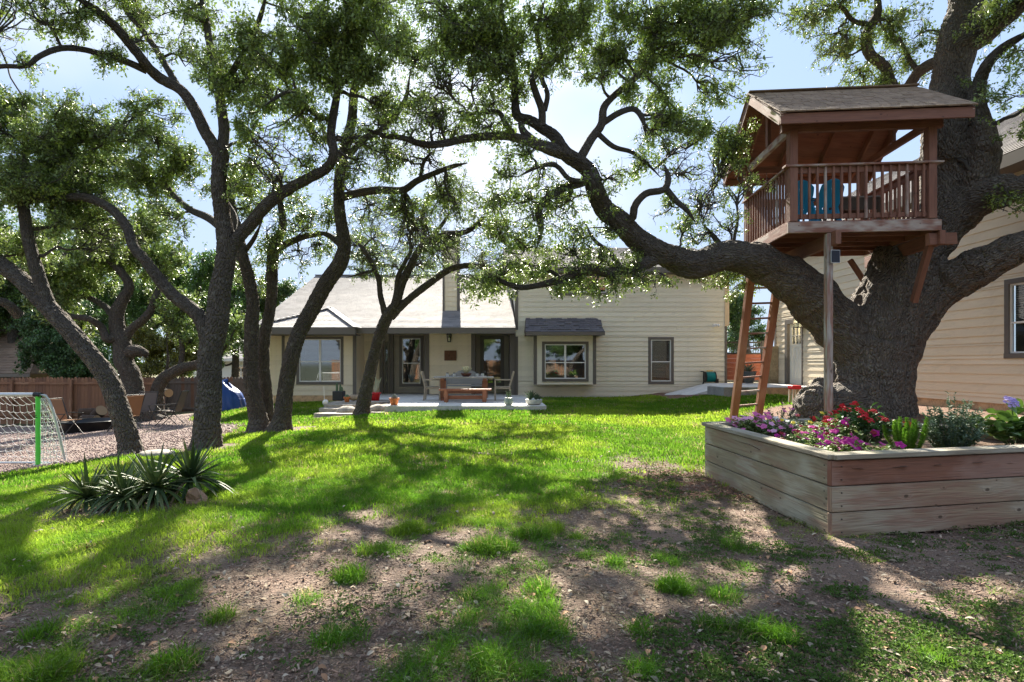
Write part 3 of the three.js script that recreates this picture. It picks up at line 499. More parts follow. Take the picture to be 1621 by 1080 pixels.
tree({ label: 'thin two-stemmed oak, left one of the close pair before the house corner', base: base(408, 676, 12.7), depth: 12.7, seed: 103, flare: 1, group: 'live oaks of the back yard',
  limbs: [[[409, 686, 19], [405, 655, 15], [400, 610, 12.5], [397, 560, 12], [397, 520, 12], [399, 480, 11], [393, 440, 10.5], [384, 405, 9.5], [377, 370, 8.5, 12.9], [366, 330, 7, 13.1], [362, 290, 5, 13.3]],
    [[424, 672, 13, 13.2], [421, 630, 11], [418, 580, 10.5], [419, 535, 10.5], [427, 490, 9.5], [433, 450, 9.5], [432, 415, 10], [434, 390, 10], [446, 362, 7], [446, 330, 6], [437, 300, 5]], [[434, 396, 7, 13.2], [460, 383, 6], [488, 372, 5.5, 13], [520, 371, 4.5, 12.8]], [[384, 402, 5, 12.8], [400, 380, 4, 12.6], [415, 350, 3.5, 12.4]]],
  clumps: [[400, 330, 45, 13.4, 0.8], [450, 310, 50, 13.4, 0.7], [480, 360, 48, 13, 0.9], [430, 380, 40, 12.8, 0.8], [505, 395, 36, 12.8, 0.7], [470, 410, 28, 12.8, 0.5], [360, 290, 45, 13.4, 0.6], [520, 340, 40, 12.8, 0.6], [385, 440, 30, 13.4, 0.5]] });
tree({ label: 'tall oak leaning right across the left window of the house', base: base(443, 678, 12.4), depth: 12.4, seed: 104, flare: 1, group: 'live oaks of the back yard',
  limbs: [[[441, 690, 21], [445, 655, 15], [450, 615, 13.5], [460, 570, 13.5], [474, 528, 13.5], [492, 487, 14], [516, 447, 14], [537, 418, 13.5], [547, 390, 12], [541, 345, 10], [538, 305, 9.5], [541, 265, 9.5], [549, 225, 9], [556, 190, 8.5], [560, 150, 7.5, 12.2], [566, 100, 6, 12], [575, 40, 5, 11.8]],
    [[543, 312, 7.5], [572, 303, 7, 12.2], [605, 301, 7, 12], [640, 301, 6.5, 11.8], [658, 287, 6, 11.7], [685, 276, 5, 11.6], [715, 264, 4.5, 11.5], [740, 258, 3.5, 11.5]], [[545, 392, 7], [522, 374, 5.5, 12.7], [500, 366, 5, 13]], [[553, 245, 6], [575, 222, 5.5, 12.1], [610, 200, 5, 11.9], [640, 160, 4, 11.7], [650, 110, 3.5, 11.5]], [[543, 262, 5], [520, 225, 4.5, 12.6], [505, 190, 4, 12.8]], [[665, 283, 3.5, 11.7], [672, 255, 3.5], [690, 235, 3]]],
  clumps: [[600, 180, 55, 12, 0.7], [560, 230, 45, 12.6, 0.6], [620, 250, 50, 12, 0.6], [660, 90, 65, 11.6, 0.8], [620, 60, 60, 11.8, 0.9], [700, 180, 50, 11.6, 0.45], [590, 340, 50, 12.4, 0.7], [640, 350, 45, 12, 0.6], [700, 310, 45, 11.6, 0.5], [680, 240, 35, 11.6, 0.4], [560, 300, 35, 12.6, 0.4], [600, -70, 110, 11.6, 0.4]], fill: [[540, 740, 150, 430, 12, 16, 38, 0.45]] });
tree({ label: 'small oak at the end of the patio, forking over the stone bed', base: base(573, 655, 15.5), depth: 15.5, seed: 105, flare: 1, group: 'live oaks of the back yard',
  limbs: [[[571, 668, 15], [575, 640, 12], [583, 600, 10.5], [594, 558, 10], [604, 522, 10.5], [614, 500, 10.5], [626, 480, 8], [636, 450, 7.2], [650, 420, 6.6], [664, 395, 6], [682, 380, 5.5], [712, 371, 5, 15.2], [740, 366, 4.2, 15], [765, 345, 3.5, 14.8]],
    [[612, 505, 6.5], [603, 470, 5.2], [598, 440, 4.8], [590, 418, 4.5], [578, 398, 4], [560, 380, 3.5, 15.8]], [[616, 505, 5], [626, 465, 4.6], [630, 438, 4.4], [642, 415, 4], [650, 395, 3.6], [640, 360, 3, 15.8]], [[618, 502, 8], [640, 480, 7], [664, 460, 6.5], [690, 441, 6], [712, 427, 5.6], [735, 421, 5.2], [765, 424, 4.6], [795, 440, 4], [820, 453, 3.2]], [[664, 396, 5], [672, 372, 4.6], [669, 345, 4.3], [676, 318, 4], [690, 300, 3.4]], [[668, 390, 4], [700, 355, 3.6, 15.2], [715, 330, 3, 15]], [[594, 428, 3], [575, 432, 2.6], [548, 440, 2.2]]],
  clumps: [[560, 390, 38, 15.8, 0.8], [600, 370, 42, 15.8, 0.8], [650, 350, 45, 15.5, 0.8], [700, 320, 45, 15.2, 0.8], [720, 390, 40, 15, 0.9], [760, 360, 45, 14.8, 0.9], [690, 400, 30, 15.3, 0.6], [765, 420, 40, 15, 0.9], [810, 430, 35, 15, 0.8], [620, 420, 28, 15.6, 0.5], [570, 430, 22, 15.6, 0.4], [740, 300, 40, 15.2, 0.7], [600, 310, 40, 15.8, 0.5]], fill: [[570, 840, 385, 435, 17, 12, 34, 0.6]] });
// ---------------------------------------------------------------- the great oak that carries the treehouse
{
  const t = thing('oak_tree', 'huge old live oak carrying the treehouse, with long crooked limb reaching left', 'tree', onGround(7.53, 11.3));
  const B = [], D0 = 11.3;                                  // bones: chains of [px, py, half width, depth]
  const chain = (L) => { for (let i = 1; i < L.length; i++) { const [a, b] = [L[i - 1], L[i]], da = a[3] ?? D0, db = b[3] ?? D0; B.push([P(a[0], a[1], da), P(b[0], b[1], db), a[2] * 0.88 * da / F, b[2] * 0.88 * db / F]); } };
  chain([[1376, 690, 84], [1376, 650, 70], [1378, 600, 62], [1386, 545, 64], [1400, 500, 58]]);
  chain([[1376, 575, 42], [1326, 515, 43], [1290, 474, 41, 11.2], [1250, 441, 36, 11], [1208, 420, 32, 10.85], [1190, 414, 30, 10.8]]);
  chain([[1398, 530, 62], [1412, 470, 56], [1432, 420, 52], [1466, 372, 48], [1492, 338, 46], [1500, 300, 38], [1494, 250, 35], [1497, 215, 34]]);
  chain([[1410, 540, 52], [1452, 490, 40, 11.15], [1500, 447, 34, 10.85], [1550, 420, 31, 10.5], [1605, 397, 28, 10.1], [1660, 372, 26, 9.8]]);
  chain([[1488, 350, 44], [1540, 320, 30, 10.9], [1590, 304, 25, 10.4], [1650, 292, 22, 10]]);
  chain([[1515, 338, 34, 11.1], [1545, 290, 26, 10.9], [1558, 240, 22, 10.8], [1555, 200, 20, 10.8]]);
  chain([[1283, 662, 30, 11], [1288, 640, 31, 11], [1298, 612, 17, 11.1]]); chain([[1340, 640, 40, 11.1], [1292, 655, 24, 11]]);
  for (const [x, y, d] of [[1452, 668, 11.2], [1345, 680, 10.7], [1410, 682, 10.7], [1300, 672, 11.6]]) chain([[1376, 620, 40], [x, y, 13, d]]);
  const stubs = [[P(1530, 430, 10.2), P(1610, 398, 9.72), 0.13, 0.15]];
  const sd = (p, b) => { const [a, c, ra, rb] = b, x = c.x - a.x, y = c.y - a.y, z = c.z - a.z, k = Math.min(1, Math.max(0, ((p.x - a.x) * x + (p.y - a.y) * y + (p.z - a.z) * z) / (x * x + y * y + z * z))); return Math.hypot(p.x - a.x - k * x, p.y - a.y - k * y, p.z - a.z - k * z) - ra - (rb - ra) * k; };
  const smin = (a, b, k) => { const h = Math.max(k - Math.abs(a - b), 0) / k; return Math.min(a, b) - h * h * k * 0.25; };
  const field = (p) => { let m = 9; for (const b of B) { const q = sd(p, b); if (q < m + 0.3) m = smin(m, q, 0.12); } for (const b of stubs) { const q = -sd(p, b), h = Math.max(0.08 - Math.abs(m - q), 0) / 0.08; m = Math.max(m, q) + h * h * 0.02; } return m; };
  const S = 200, mc = new MarchingCubes(S, M.barkBig, false, false, 420000), half = 3.3, cen = W3(7.75, 2.75, 10.8), p = V3();
  mc.isolation = 0;
  const place = (i, j, k) => p.set(cen.x + (i - S / 2) / (S / 2) * half, cen.y + (j - S / 2) / (S / 2) * half, cen.z + (k - S / 2) / (S / 2) * half);
  for (let K = 0; K < S; K += 5) for (let J = 0; J < S; J += 5) for (let I = 0; I < S; I += 5) {
    const mid = -field(place(I + 2, J + 2, K + 2)), far = Math.abs(mid) > 0.45;
    for (let k = K; k < K + 5; k++) for (let j = J; j < J + 5; j++) for (let i = I; i < I + 5; i++) {
      const out = Math.max(Math.abs(i - S / 2), Math.abs(j - S / 2), Math.abs(k - S / 2)) > S / 2 - 4;
      mc.field[i + j * S + k * S * S] = out ? -1 : far ? mid : -field(place(i, j, k));
    }
  }
  mc.update();
  const g0 = new THREE.BufferGeometry(); g0.setAttribute('position', new THREE.Float32BufferAttribute(Array.from(mc.positionArray.subarray(0, mc.count * 3)), 3));
  let g = mergeVerts(g0); const ps = g.attributes.position;
  for (let i = 0; i < ps.count; i++) ps.setXYZ(i, cen.x + ps.getX(i) * half, cen.y + ps.getY(i) * half, cen.z + ps.getZ(i) * half);
  g.computeVertexNormals();
  { const n = g.attributes.normal, e = 0.02; let s = 0; for (let i = 0; i < ps.count; i += 97) { p.fromBufferAttribute(ps, i); const a = field(p); s += Math.sign((field(p.clone().addScaledVector(V3(n.getX(i), n.getY(i), n.getZ(i)), e)) - a)); } if (s < 0) { const ix = g.index; for (let i = 0; i < ix.count; i += 3) { const a = ix.getX(i); ix.setX(i, ix.getX(i + 1)); ix.setX(i + 1, a); } g.computeVertexNormals(); } }
  const bx = V3(), b1 = V3(), b2 = V3();
  const moved = new Float32Array(ps.count * 3);
  for (let i = 0; i < ps.count; i++) {
    p.fromBufferAttribute(ps, i); const n = g.attributes.normal, low = sst(0.9, 0.3, p.y) * sst(7.1, 6.6, p.x);
    let best = 9, bb = B[0]; for (const b of B) { const d = sd(p, b); if (d < best) { best = d; bb = b; } }
    bx.copy(bb[1]).sub(bb[0]).normalize(); if (bx.y < 0) bx.negate(); b1.set(0.2, 0, 1).cross(bx).normalize(); b2.copy(bx).cross(b1);
    const u = p.dot(b1), w = p.dot(b2), v = p.dot(bx), wob = N2(v * 1.3, u + w, 311, 2) * 0.5;
    const r1 = Math.abs(N2(u * 5.5 + wob + w * 3.3, v * 1.6 + w, 312, 2) - 0.5) * 2, r2 = N2(u * 13 + w * 11, v * 4.5, 313, 2) - 0.5;
    const k = (N2(p.x * 1.7 + p.z, p.y * 1.5 + p.z * 0.6, 301, 3) - 0.5) * 0.12 - sst(0.22, 0.0, r1) * 0.045 + r2 * 0.05 + low * (N2(p.x * 9 + p.z * 5, p.y * 9 + p.z * 5, 303, 2) - 0.5) * 0.16;
    moved[i * 3] = p.x + n.getX(i) * k; moved[i * 3 + 1] = p.y + n.getY(i) * k; moved[i * 3 + 2] = p.z + n.getZ(i) * k;
  }
  ps.array.set(moved);
  g.computeVertexNormals(); g = g.toNonIndexed();
  { const q = g.attributes.position, nn = g.attributes.normal, uv = new Float32Array(q.count * 2), n = V3(), c = V3(), v = V3(), ax = V3(), e1 = V3(), e2 = V3();
    for (let i = 0; i < q.count; i += 3) {
      c.set(0, 0, 0); n.set(0, 0, 0); for (let k = 0; k < 3; k++) { c.add(v.fromBufferAttribute(q, i + k)); n.add(v.fromBufferAttribute(nn, i + k)); } c.divideScalar(3);
      let best = 9, bb = B[0]; for (const b of B) { const d = sd(c, b); if (d < best) { best = d; bb = b; } }
      ax.copy(bb[1]).sub(bb[0]).normalize(); if (ax.y < 0) ax.negate(); e1.set(0, 0, 1).cross(ax).normalize(); e2.copy(ax).cross(e1);
      const w = Math.abs(n.dot(e1)) > Math.abs(n.dot(e2)) ? e2 : e1;
      for (let k = 0; k < 3; k++) { v.fromBufferAttribute(q, i + k); uv[(i + k) * 2] = v.dot(w); uv[(i + k) * 2 + 1] = v.dot(ax); }
    }
    g.setAttribute('uv', new THREE.BufferAttribute(uv, 2)); }
  part('trunk', g, M.barkBig, t);
  // the thinner limbs, swept
  const f = rng(444), nodes = [], limbs = [
    [[1215, 423, 32, 10.86], [1190, 414, 30, 10.8], [1150, 408, 28, 10.7], [1120, 416, 27, 10.65], [1095, 416, 26, 10.6], [1065, 408, 24, 10.6], [1038, 398, 23, 10.5], [1008, 374, 21], [978, 352, 19], [955, 330, 18, 10.4], [940, 298, 17], [930, 275, 15.5], [915, 258, 15, 10.3], [897, 243, 14], [878, 218, 11], [862, 202, 9.5, 10.2], [840, 192, 8.5], [820, 185, 7.5], [815, 155, 6.5, 10.3], [816, 125, 6], [806, 80, 5], [795, 30, 4.5], [790, -40, 4]],
    [[900, 246, 12, 10.3], [868, 234, 11, 10.2], [838, 225, 9.5], [805, 216, 8], [770, 216, 7.5, 10], [735, 220, 7], [700, 228, 6.5, 9.9], [672, 229, 6], [640, 220, 5.5, 9.8], [610, 214, 5], [580, 205, 4, 9.7]],
    [[820, 222, 6, 10.2], [800, 195, 5.5], [790, 178, 5], [765, 178, 4.5, 10], [740, 182, 4]], [[848, 225, 8, 10.2], [828, 205, 7], [822, 180, 6]],
    [[858, 200, 8, 10.2], [856, 175, 7], [848, 150, 6.5, 10.1], [843, 125, 6], [855, 95, 5], [850, 50, 4.5], [862, 0, 4, 10]], [[862, 175, 5, 10.2], [868, 150, 5], [858, 120, 4.5, 10.3], [880, 95, 4], [905, 75, 3.5]],
    [[918, 252, 9.5, 10.3], [935, 222, 9, 10.4], [952, 198, 8], [955, 172, 7], [968, 155, 6.5, 10.5], [992, 135, 6], [1015, 115, 5], [1030, 85, 4.5, 10.6], [1035, 50, 4]], [[955, 195, 6, 10.4], [980, 178, 5.5, 10.3], [1005, 173, 5], [1018, 190, 4.5, 10.2], [1022, 215, 4]], [[945, 210, 5, 10.4], [970, 232, 4.5], [1000, 240, 4, 10.5], [1020, 255, 3.5], [1045, 280, 3]],
    [[945, 278, 8, 10.35], [922, 288, 8, 10.2], [892, 297, 7.5, 10.1], [863, 317, 7, 10], [853, 336, 6.5], [856, 360, 5.5], [850, 392, 4.5, 9.9]], [[925, 288, 6, 10.2], [900, 283, 5, 10], [880, 262, 4.5], [850, 265, 4, 9.8], [820, 280, 3.5]],
    [[985, 355, 9, 10.45], [1000, 345, 8, 10.3], [1006, 325, 7.5, 10.2], [1022, 307, 7], [1050, 301, 6.5, 10.1], [1058, 280, 6], [1052, 262, 5]], [[1055, 300, 6, 10.1], [1072, 318, 5.5], [1088, 332, 5, 10], [1100, 350, 4]],
    [[1048, 405, 13, 10.55], [1022, 416, 12, 10.4], [990, 425, 10.5, 10.3], [962, 433, 10, 10.2], [935, 428, 9], [908, 436, 8.5, 10.1], [880, 445, 7.5], [850, 452, 6, 10], [822, 455, 5], [795, 445, 4, 9.9], [768, 428, 3.2]], [[890, 442, 5, 10.1], [868, 428, 4.5, 10.3], [840, 420, 4], [815, 405, 3, 10.5]], [[985, 426, 5, 10.3], [965, 400, 4.5, 10.5], [940, 380, 4], [925, 350, 3.2, 10.6]],
    [[1494, 255, 35], [1497, 205, 34], [1506, 140, 32.5], [1516, 80, 31], [1524, 20, 29], [1532, -50, 27], [1540, -130, 24]],
    [[1557, 225, 21, 10.8], [1555, 190, 19.5, 10.8], [1546, 158, 15, 10.8], [1549, 128, 11], [1565, 100, 9.5, 10.6], [1592, 75, 8.5, 10.4], [1640, 45, 7, 10]],
    [[1512, 78, 22, 11.2], [1545, 60, 19, 11], [1575, 42, 16, 10.7], [1610, 15, 14, 10.4], [1660, -30, 12, 10]], [[1500, 96, 12, 11.3], [1478, 100, 10.5, 11.5], [1458, 114, 9.5, 11.8], [1442, 135, 9, 12], [1427, 150, 9, 12.2], [1413, 130, 9.5, 12.3], [1398, 108, 9.5, 12.3], [1378, 84, 9, 12.2], [1373, 52, 8.5], [1388, 20, 8, 12.1], [1383, -30, 7]], [[1380, 40, 5, 12.2], [1350, 32, 4.5, 12], [1330, 12, 4, 11.8], [1300, 8, 3.5]], [[1460, 118, 5, 11.8], [1440, 95, 4.5, 12], [1425, 60, 4]],
    [[1150, 402, 8, 10.7], [1128, 372, 4.5, 10.9], [1112, 355, 3.5, 11]],
  ];
  limbs.forEach((L, li) => {
    let d = D0; const raw = L.map(([x, y, r, dd], i) => { d = dd ?? d; return [P(x, y, d), r * 0.82 * d / F * (li && i === L.length - 1 ? 0.3 : 1)]; }), pts = raw.map(([q], i) => (i && i < raw.length - 1 ? q.clone().add(V3(gauss(f), gauss(f), gauss(f) * 2).multiplyScalar(raw[i][1] * 0.25)) : q));
    const curve = new THREE.CatmullRomCurve3(pts, false, 'centripetal'), cum = [0]; for (let i = 1; i < pts.length; i++) cum.push(cum[i - 1] + pts[i].distanceTo(pts[i - 1]));
    const Ln = cum.at(-1), rad = (u) => { const s = u * Ln; let i = 1; while (i < cum.length - 1 && cum[i] < s) i++; const k = Math.min(1, Math.max(0, (s - cum[i - 1]) / (cum[i] - cum[i - 1]))); return raw[i - 1][1] * (1 - k) + raw[i][1] * k; };
    const rm = Math.max(...raw.map((q) => q[1])), seg = rm > 0.2 ? 56 : rm > 0.1 ? 36 : rm > 0.06 ? 16 : 9, circ = 2 * Math.PI * rm * 0.8, bd = rm > 0.1 ? barkDisp(circ, Math.min(0.022, rm * 0.1), 500 + li) : null;
    part('limb', sweep(curve, Math.ceil(Ln / (rm > 0.1 ? 0.04 : 0.08)), seg, rad, (a, l, r) => (bd ? bd(a, l, r) : 0) + r * 0.2 * (N2(Math.cos(a * 6.283) * 0.9 + 3 + li, l * 2 + Math.sin(a * 6.283) * 0.9, 500 + li, 2) - 0.5) * 2, Math.max(1, Math.round(circ))), M.bark, t);
    const m = Math.max(2, Math.ceil(Ln / 0.2)); for (let i = 0; i <= m; i++) nodes.push([curve.getPointAt(i / m), rad(i / m)]);
  });
  grow(t, nodes, { depth: 10.3, clumps: [
    [700, 60, 65, 9.9, 0.9], [760, 40, 60, 10, 1.0], [820, 70, 55, 10.1, 0.9], [870, 30, 60, 10, 0.9], [930, 40, 55, 10.2, 0.8], [990, 30, 55, 10.4, 0.8], [1050, 40, 50, 10.5, 0.8], [1110, 45, 50, 10.6, 0.8], [1165, 50, 45, 10.6, 0.8], [1210, 25, 40, 10.6, 0.8], [740, 120, 50, 9.9, 0.7], [790, 120, 40, 10.1, 0.6], [690, 170, 45, 9.8, 0.4], [740, 190, 40, 9.9, 0.4], [880, 90, 45, 10.2, 0.6], [960, 85, 40, 10.4, 0.55], [1030, 100, 42, 10.6, 0.6], [1000, 150, 34, 10.4, 0.3], [1060, 160, 40, 10.6, 0.4], [650, 210, 40, 9.8, 0.35], [600, 190, 35, 9.7, 0.35], [780, 160, 35, 10, 0.35], [1080, 90, 40, 10.6, 0.6], [1140, 100, 30, 10.6, 0.4],
    [1040, 210, 35, 10.3, 0.3], [1080, 230, 36, 10.6, 0.35], [1020, 260, 34, 10.4, 0.25], [1110, 200, 40, 10.9, 0.5], [1140, 260, 40, 10.9, 0.5], [1105, 320, 36, 10.6, 0.4], [1150, 340, 38, 10.9, 0.55], [1160, 200, 34, 11, 0.5], [1060, 330, 28, 10.2, 0.3], [1150, 160, 32, 11, 0.45], [1120, 370, 28, 10.9, 0.35],
    [860, 270, 42, 10, 0.55], [900, 320, 40, 10.3, 0.5], [850, 350, 45, 9.9, 0.8], [900, 390, 42, 10.3, 0.8], [820, 390, 42, 9.9, 0.8], [830, 310, 40, 10, 0.6], [790, 280, 34, 9.8, 0.45], [950, 370, 36, 10.5, 0.6], [770, 330, 40, 9.9, 0.7], [860, 425, 34, 10.1, 0.85], [920, 440, 32, 10.1, 0.9], [970, 450, 30, 10.2, 0.9], [1010, 442, 30, 10.3, 0.9], [940, 465, 20, 10.1, 0.6], [1045, 452, 20, 10.4, 0.6], [880, 455, 20, 10, 0.6], [800, 425, 30, 9.9, 0.7], [1010, 400, 24, 10.6, 0.5],
    [1140, 440, 26, 11.8, 0.8], [1175, 455, 24, 12, 0.6], [1100, 440, 18, 11.6, 0.6],
    [1310, 20, 40, 11.8, 0.4], [1360, 60, 34, 12.2, 0.4], [1420, 40, 38, 12.2, 0.5], [1330, 95, 32, 12.3, 0.4], [1440, 90, 36, 12, 0.5], [1350, 130, 30, 12.5, 0.55], [1400, 140, 26, 12.4, 0.5], [1470, 60, 30, 11.8, 0.4], [1580, 20, 40, 10.4, 0.8], [1615, 90, 26, 10.2, 0.3], [1270, 30, 30, 11.6, 0.35], [1440, 150, 22, 12.6, 0.4], [1608, 330, 20, 10, 0.6],
    [1400, -90, 110, 11, 0.5], [1200, -70, 110, 10.4, 0.5], [1000, -80, 120, 10.2, 0.5], [800, -80, 120, 10, 0.5], [1620, -60, 110, 10, 0.6], [1550, -200, 150, 10.4, 0.5], [1750, 120, 130, 9.4, 0.6], [1300, -220, 150, 10.4, 0.4], [1000, -230, 150, 9.8, 0.35], [700, -200, 140, 9.6, 0.35]],
    fill: [[640, 920, 0, 240, 10, 18, 38, 0.4], [920, 1220, 0, 120, 10.5, 12, 38, 0.45], [1050, 1180, 150, 430, 10.9, 12, 32, 0.4], [760, 1000, 270, 460, 10.1, 14, 32, 0.45], [1300, 1480, 20, 150, 12.2, 6, 28, 0.35]] }, f);
}
// ---------------------------------------------------------------- the old oaks by the fence and the trees behind
tree({ label: 'thick old oak with broken stub, standing before the wooden fence behind the firewood', base: base(222, 660, 19), depth: 19, seed: 201, flare: 1, coarse: 1, group: 'live oaks along the fence',
  limbs: [[[226, 672, 24], [220, 650, 20], [213, 625, 18], [206, 595, 17], [198, 570, 16], [193, 545, 15], [186, 520, 13], [184, 500, 12], [196, 475, 10], [204, 455, 8], [196, 435, 7], [175, 415, 6], [150, 395, 5], [120, 380, 4]], [[200, 560, 13], [214, 555, 11], [228, 560, 8], [232, 566, 5]],
    [[194, 545, 8], [208, 522, 7.5], [225, 508, 7], [238, 490, 6.5], [245, 470, 5], [258, 440, 4, 19.4], [255, 410, 3.5]], [[186, 530, 8], [170, 538, 7, 18.7], [160, 520, 6.5], [140, 505, 5.5, 18.4], [110, 500, 4.5], [80, 485, 3.5]], [[186, 510, 7], [165, 485, 5.5, 19.3], [140, 470, 4.5], [110, 468, 3.5]]],
  clumps: [[120, 430, 50, 19, 0.8], [190, 410, 50, 19.5, 0.8], [250, 420, 45, 19.5, 0.8], [80, 470, 42, 18.5, 0.8], [150, 360, 50, 19, 0.8], [230, 360, 50, 19.4, 0.7], [60, 420, 50, 18.6, 0.8], [270, 480, 28, 19.6, 0.5], [130, 520, 24, 18.8, 0.5]] });
tree({ label: 'low oak beside the thick old oak, its bare limb growing sideways over the dark fence', base: base(246, 658, 19.4), depth: 19.4, seed: 202, flare: 1, coarse: 1, group: 'live oaks along the fence',
  limbs: [[[248, 668, 14], [247, 640, 11.5], [249, 615, 11], [258, 600, 10.5], [272, 590, 9.5], [290, 583, 9], [306, 580, 8.5], [330, 570, 7, 19], [350, 560, 5, 18.8]], [[284, 586, 5], [289, 560, 4.5], [286, 535, 4], [276, 515, 3.6], [274, 495, 3]], [[262, 598, 3], [266, 570, 2.2], [263, 530, 1.8]], [[340, 566, 3.5, 18.9], [360, 545, 3], [372, 520, 2.5]]],
  clumps: [[280, 520, 28, 19.6, 0.6], [310, 540, 26, 19.8, 0.6], [350, 545, 26, 19, 0.7], [300, 490, 32, 20, 0.6], [375, 520, 24, 19.5, 0.6]] });
const back = (label, px, py, d, trunk, clumps, seed, tone) => tree({ label, base: onGround((px - CX) / F * d, d), depth: d, seed, coarse: 1, tone, tone2: tone && tone.map((c, i) => c * (i === 2 ? 1.3 : 1.9)), group: 'trees beyond the fences', limbs: [[[px, 640, trunk * 1.3], [px + 3, 560, trunk], [px - 2, 480, trunk * 0.8], [px + 8, 400, trunk * 0.5]]], clumps });
back('dark bushy tree beyond the fence, right of the shed roof', 95, 600, 27, 8, [[70, 560, 34, 27, 1.6], [110, 545, 36, 27, 1.6], [150, 565, 34, 27, 1.6], [90, 585, 26, 26.4, 1.6], [130, 590, 24, 26.4, 1.4], [60, 510, 34, 27.4, 1.2], [120, 500, 38, 27.4, 1.2], [165, 595, 20, 26.5, 1.2]], 301, [0.09, 0.17, 0.06]);
back('tall pale green tree behind the left end of the fence', 20, 600, 30, 9, [[-20, 480, 60, 30, 1], [40, 450, 60, 30, 1], [20, 390, 60, 30, 1], [100, 400, 60, 30, 0.9], [-60, 400, 70, 30, 1], [60, 500, 40, 30, 0.9], [-90, 520, 60, 29, 1.2]], 302, [0.12, 0.2, 0.05]);
back('leafy shrub with yellow and orange new leaves beyond the fence', 265, 600, 26, 4, [[250, 555, 26, 26, 1.4], [280, 545, 24, 26, 1.4], [240, 585, 22, 25.6, 1.3], [275, 580, 22, 25.6, 1.3], [225, 540, 22, 26, 1.1], [300, 560, 20, 26, 1.2]], 303, [0.2, 0.2, 0.04]);
back('bright green tree beyond the dark fence between the two oak trunks', 315, 600, 28, 6, [[230, 500, 44, 28, 1], [290, 480, 48, 28, 1], [340, 500, 38, 28, 1], [260, 440, 45, 28, 0.8], [330, 430, 40, 28, 0.8], [345, 560, 24, 27, 1.2], [200, 470, 40, 28, 0.9]], 304, [0.11, 0.2, 0.045]);
back('round green tree behind the left end of the house roof', 420, 600, 34, 6, [[400, 480, 34, 34, 1.2], [430, 470, 30, 34, 1.2], [390, 530, 26, 33, 1.2], [455, 460, 22, 34, 1], [380, 450, 30, 34, 0.8]], 305, [0.1, 0.17, 0.045]);
back('green tree seen through the ladder beyond the red gate', 1180, 600, 34, 6, [[1165, 520, 26, 34, 1.2], [1185, 505, 24, 34, 1.1], [1160, 480, 26, 34, 1.2], [1200, 530, 18, 34, 1], [1155, 545, 22, 33, 1.2], [1145, 500, 20, 34, 1.1], [1215, 545, 14, 34, 0.8]], 306, [0.08, 0.16, 0.045]);
back('sunlit tree filling the gap behind the shed roof', 30, 600, 33, 6, [[-30, 560, 50, 32, 1.3], [30, 560, 45, 33, 1.2], [-70, 470, 60, 33, 1.2], [0, 510, 50, 33, 1.2], [70, 470, 50, 33, 1.1]], 307, [0.16, 0.25, 0.06]);
back('sunlit tree behind the thick old oak and the fence', 180, 600, 32, 6, [[150, 520, 45, 32, 1.2], [200, 540, 42, 32, 1.2], [180, 480, 48, 32, 1.1], [120, 450, 45, 32, 1], [230, 470, 45, 32, 1], [200, 580, 34, 31, 1.2], [170, 420, 45, 32, 0.9]], 308, [0.15, 0.24, 0.06]);
back('sunlit tree closing the view between the forked oak and the house', 370, 600, 36, 6, [[340, 540, 36, 36, 1.2], [370, 500, 40, 36, 1.2], [330, 470, 42, 36, 1.1], [400, 520, 34, 36, 1.2], [300, 520, 40, 36, 1.2], [280, 570, 34, 35, 1.2], [365, 440, 40, 36, 1], [410, 560, 20, 36, 1.1]], 309, [0.15, 0.24, 0.06]);
finishCrowns();
// ---------------------------------------------------------------- boards, windows, roofs
const board = (() => { const g = new THREE.BoxGeometry(1, 1, 1), p = g.attributes.position; for (let i = 0; i < p.count; i++) if (p.getZ(i) > 0 && p.getY(i) > 0) p.setZ(i, -0.2); g.computeVertexNormals(); const u = g.attributes.uv; for (let i = 0; i < u.count; i++) u.setXY(i, p.getX(i) * 2 + p.getZ(i) * 0.1, p.getY(i) * 0.19); return g; })();
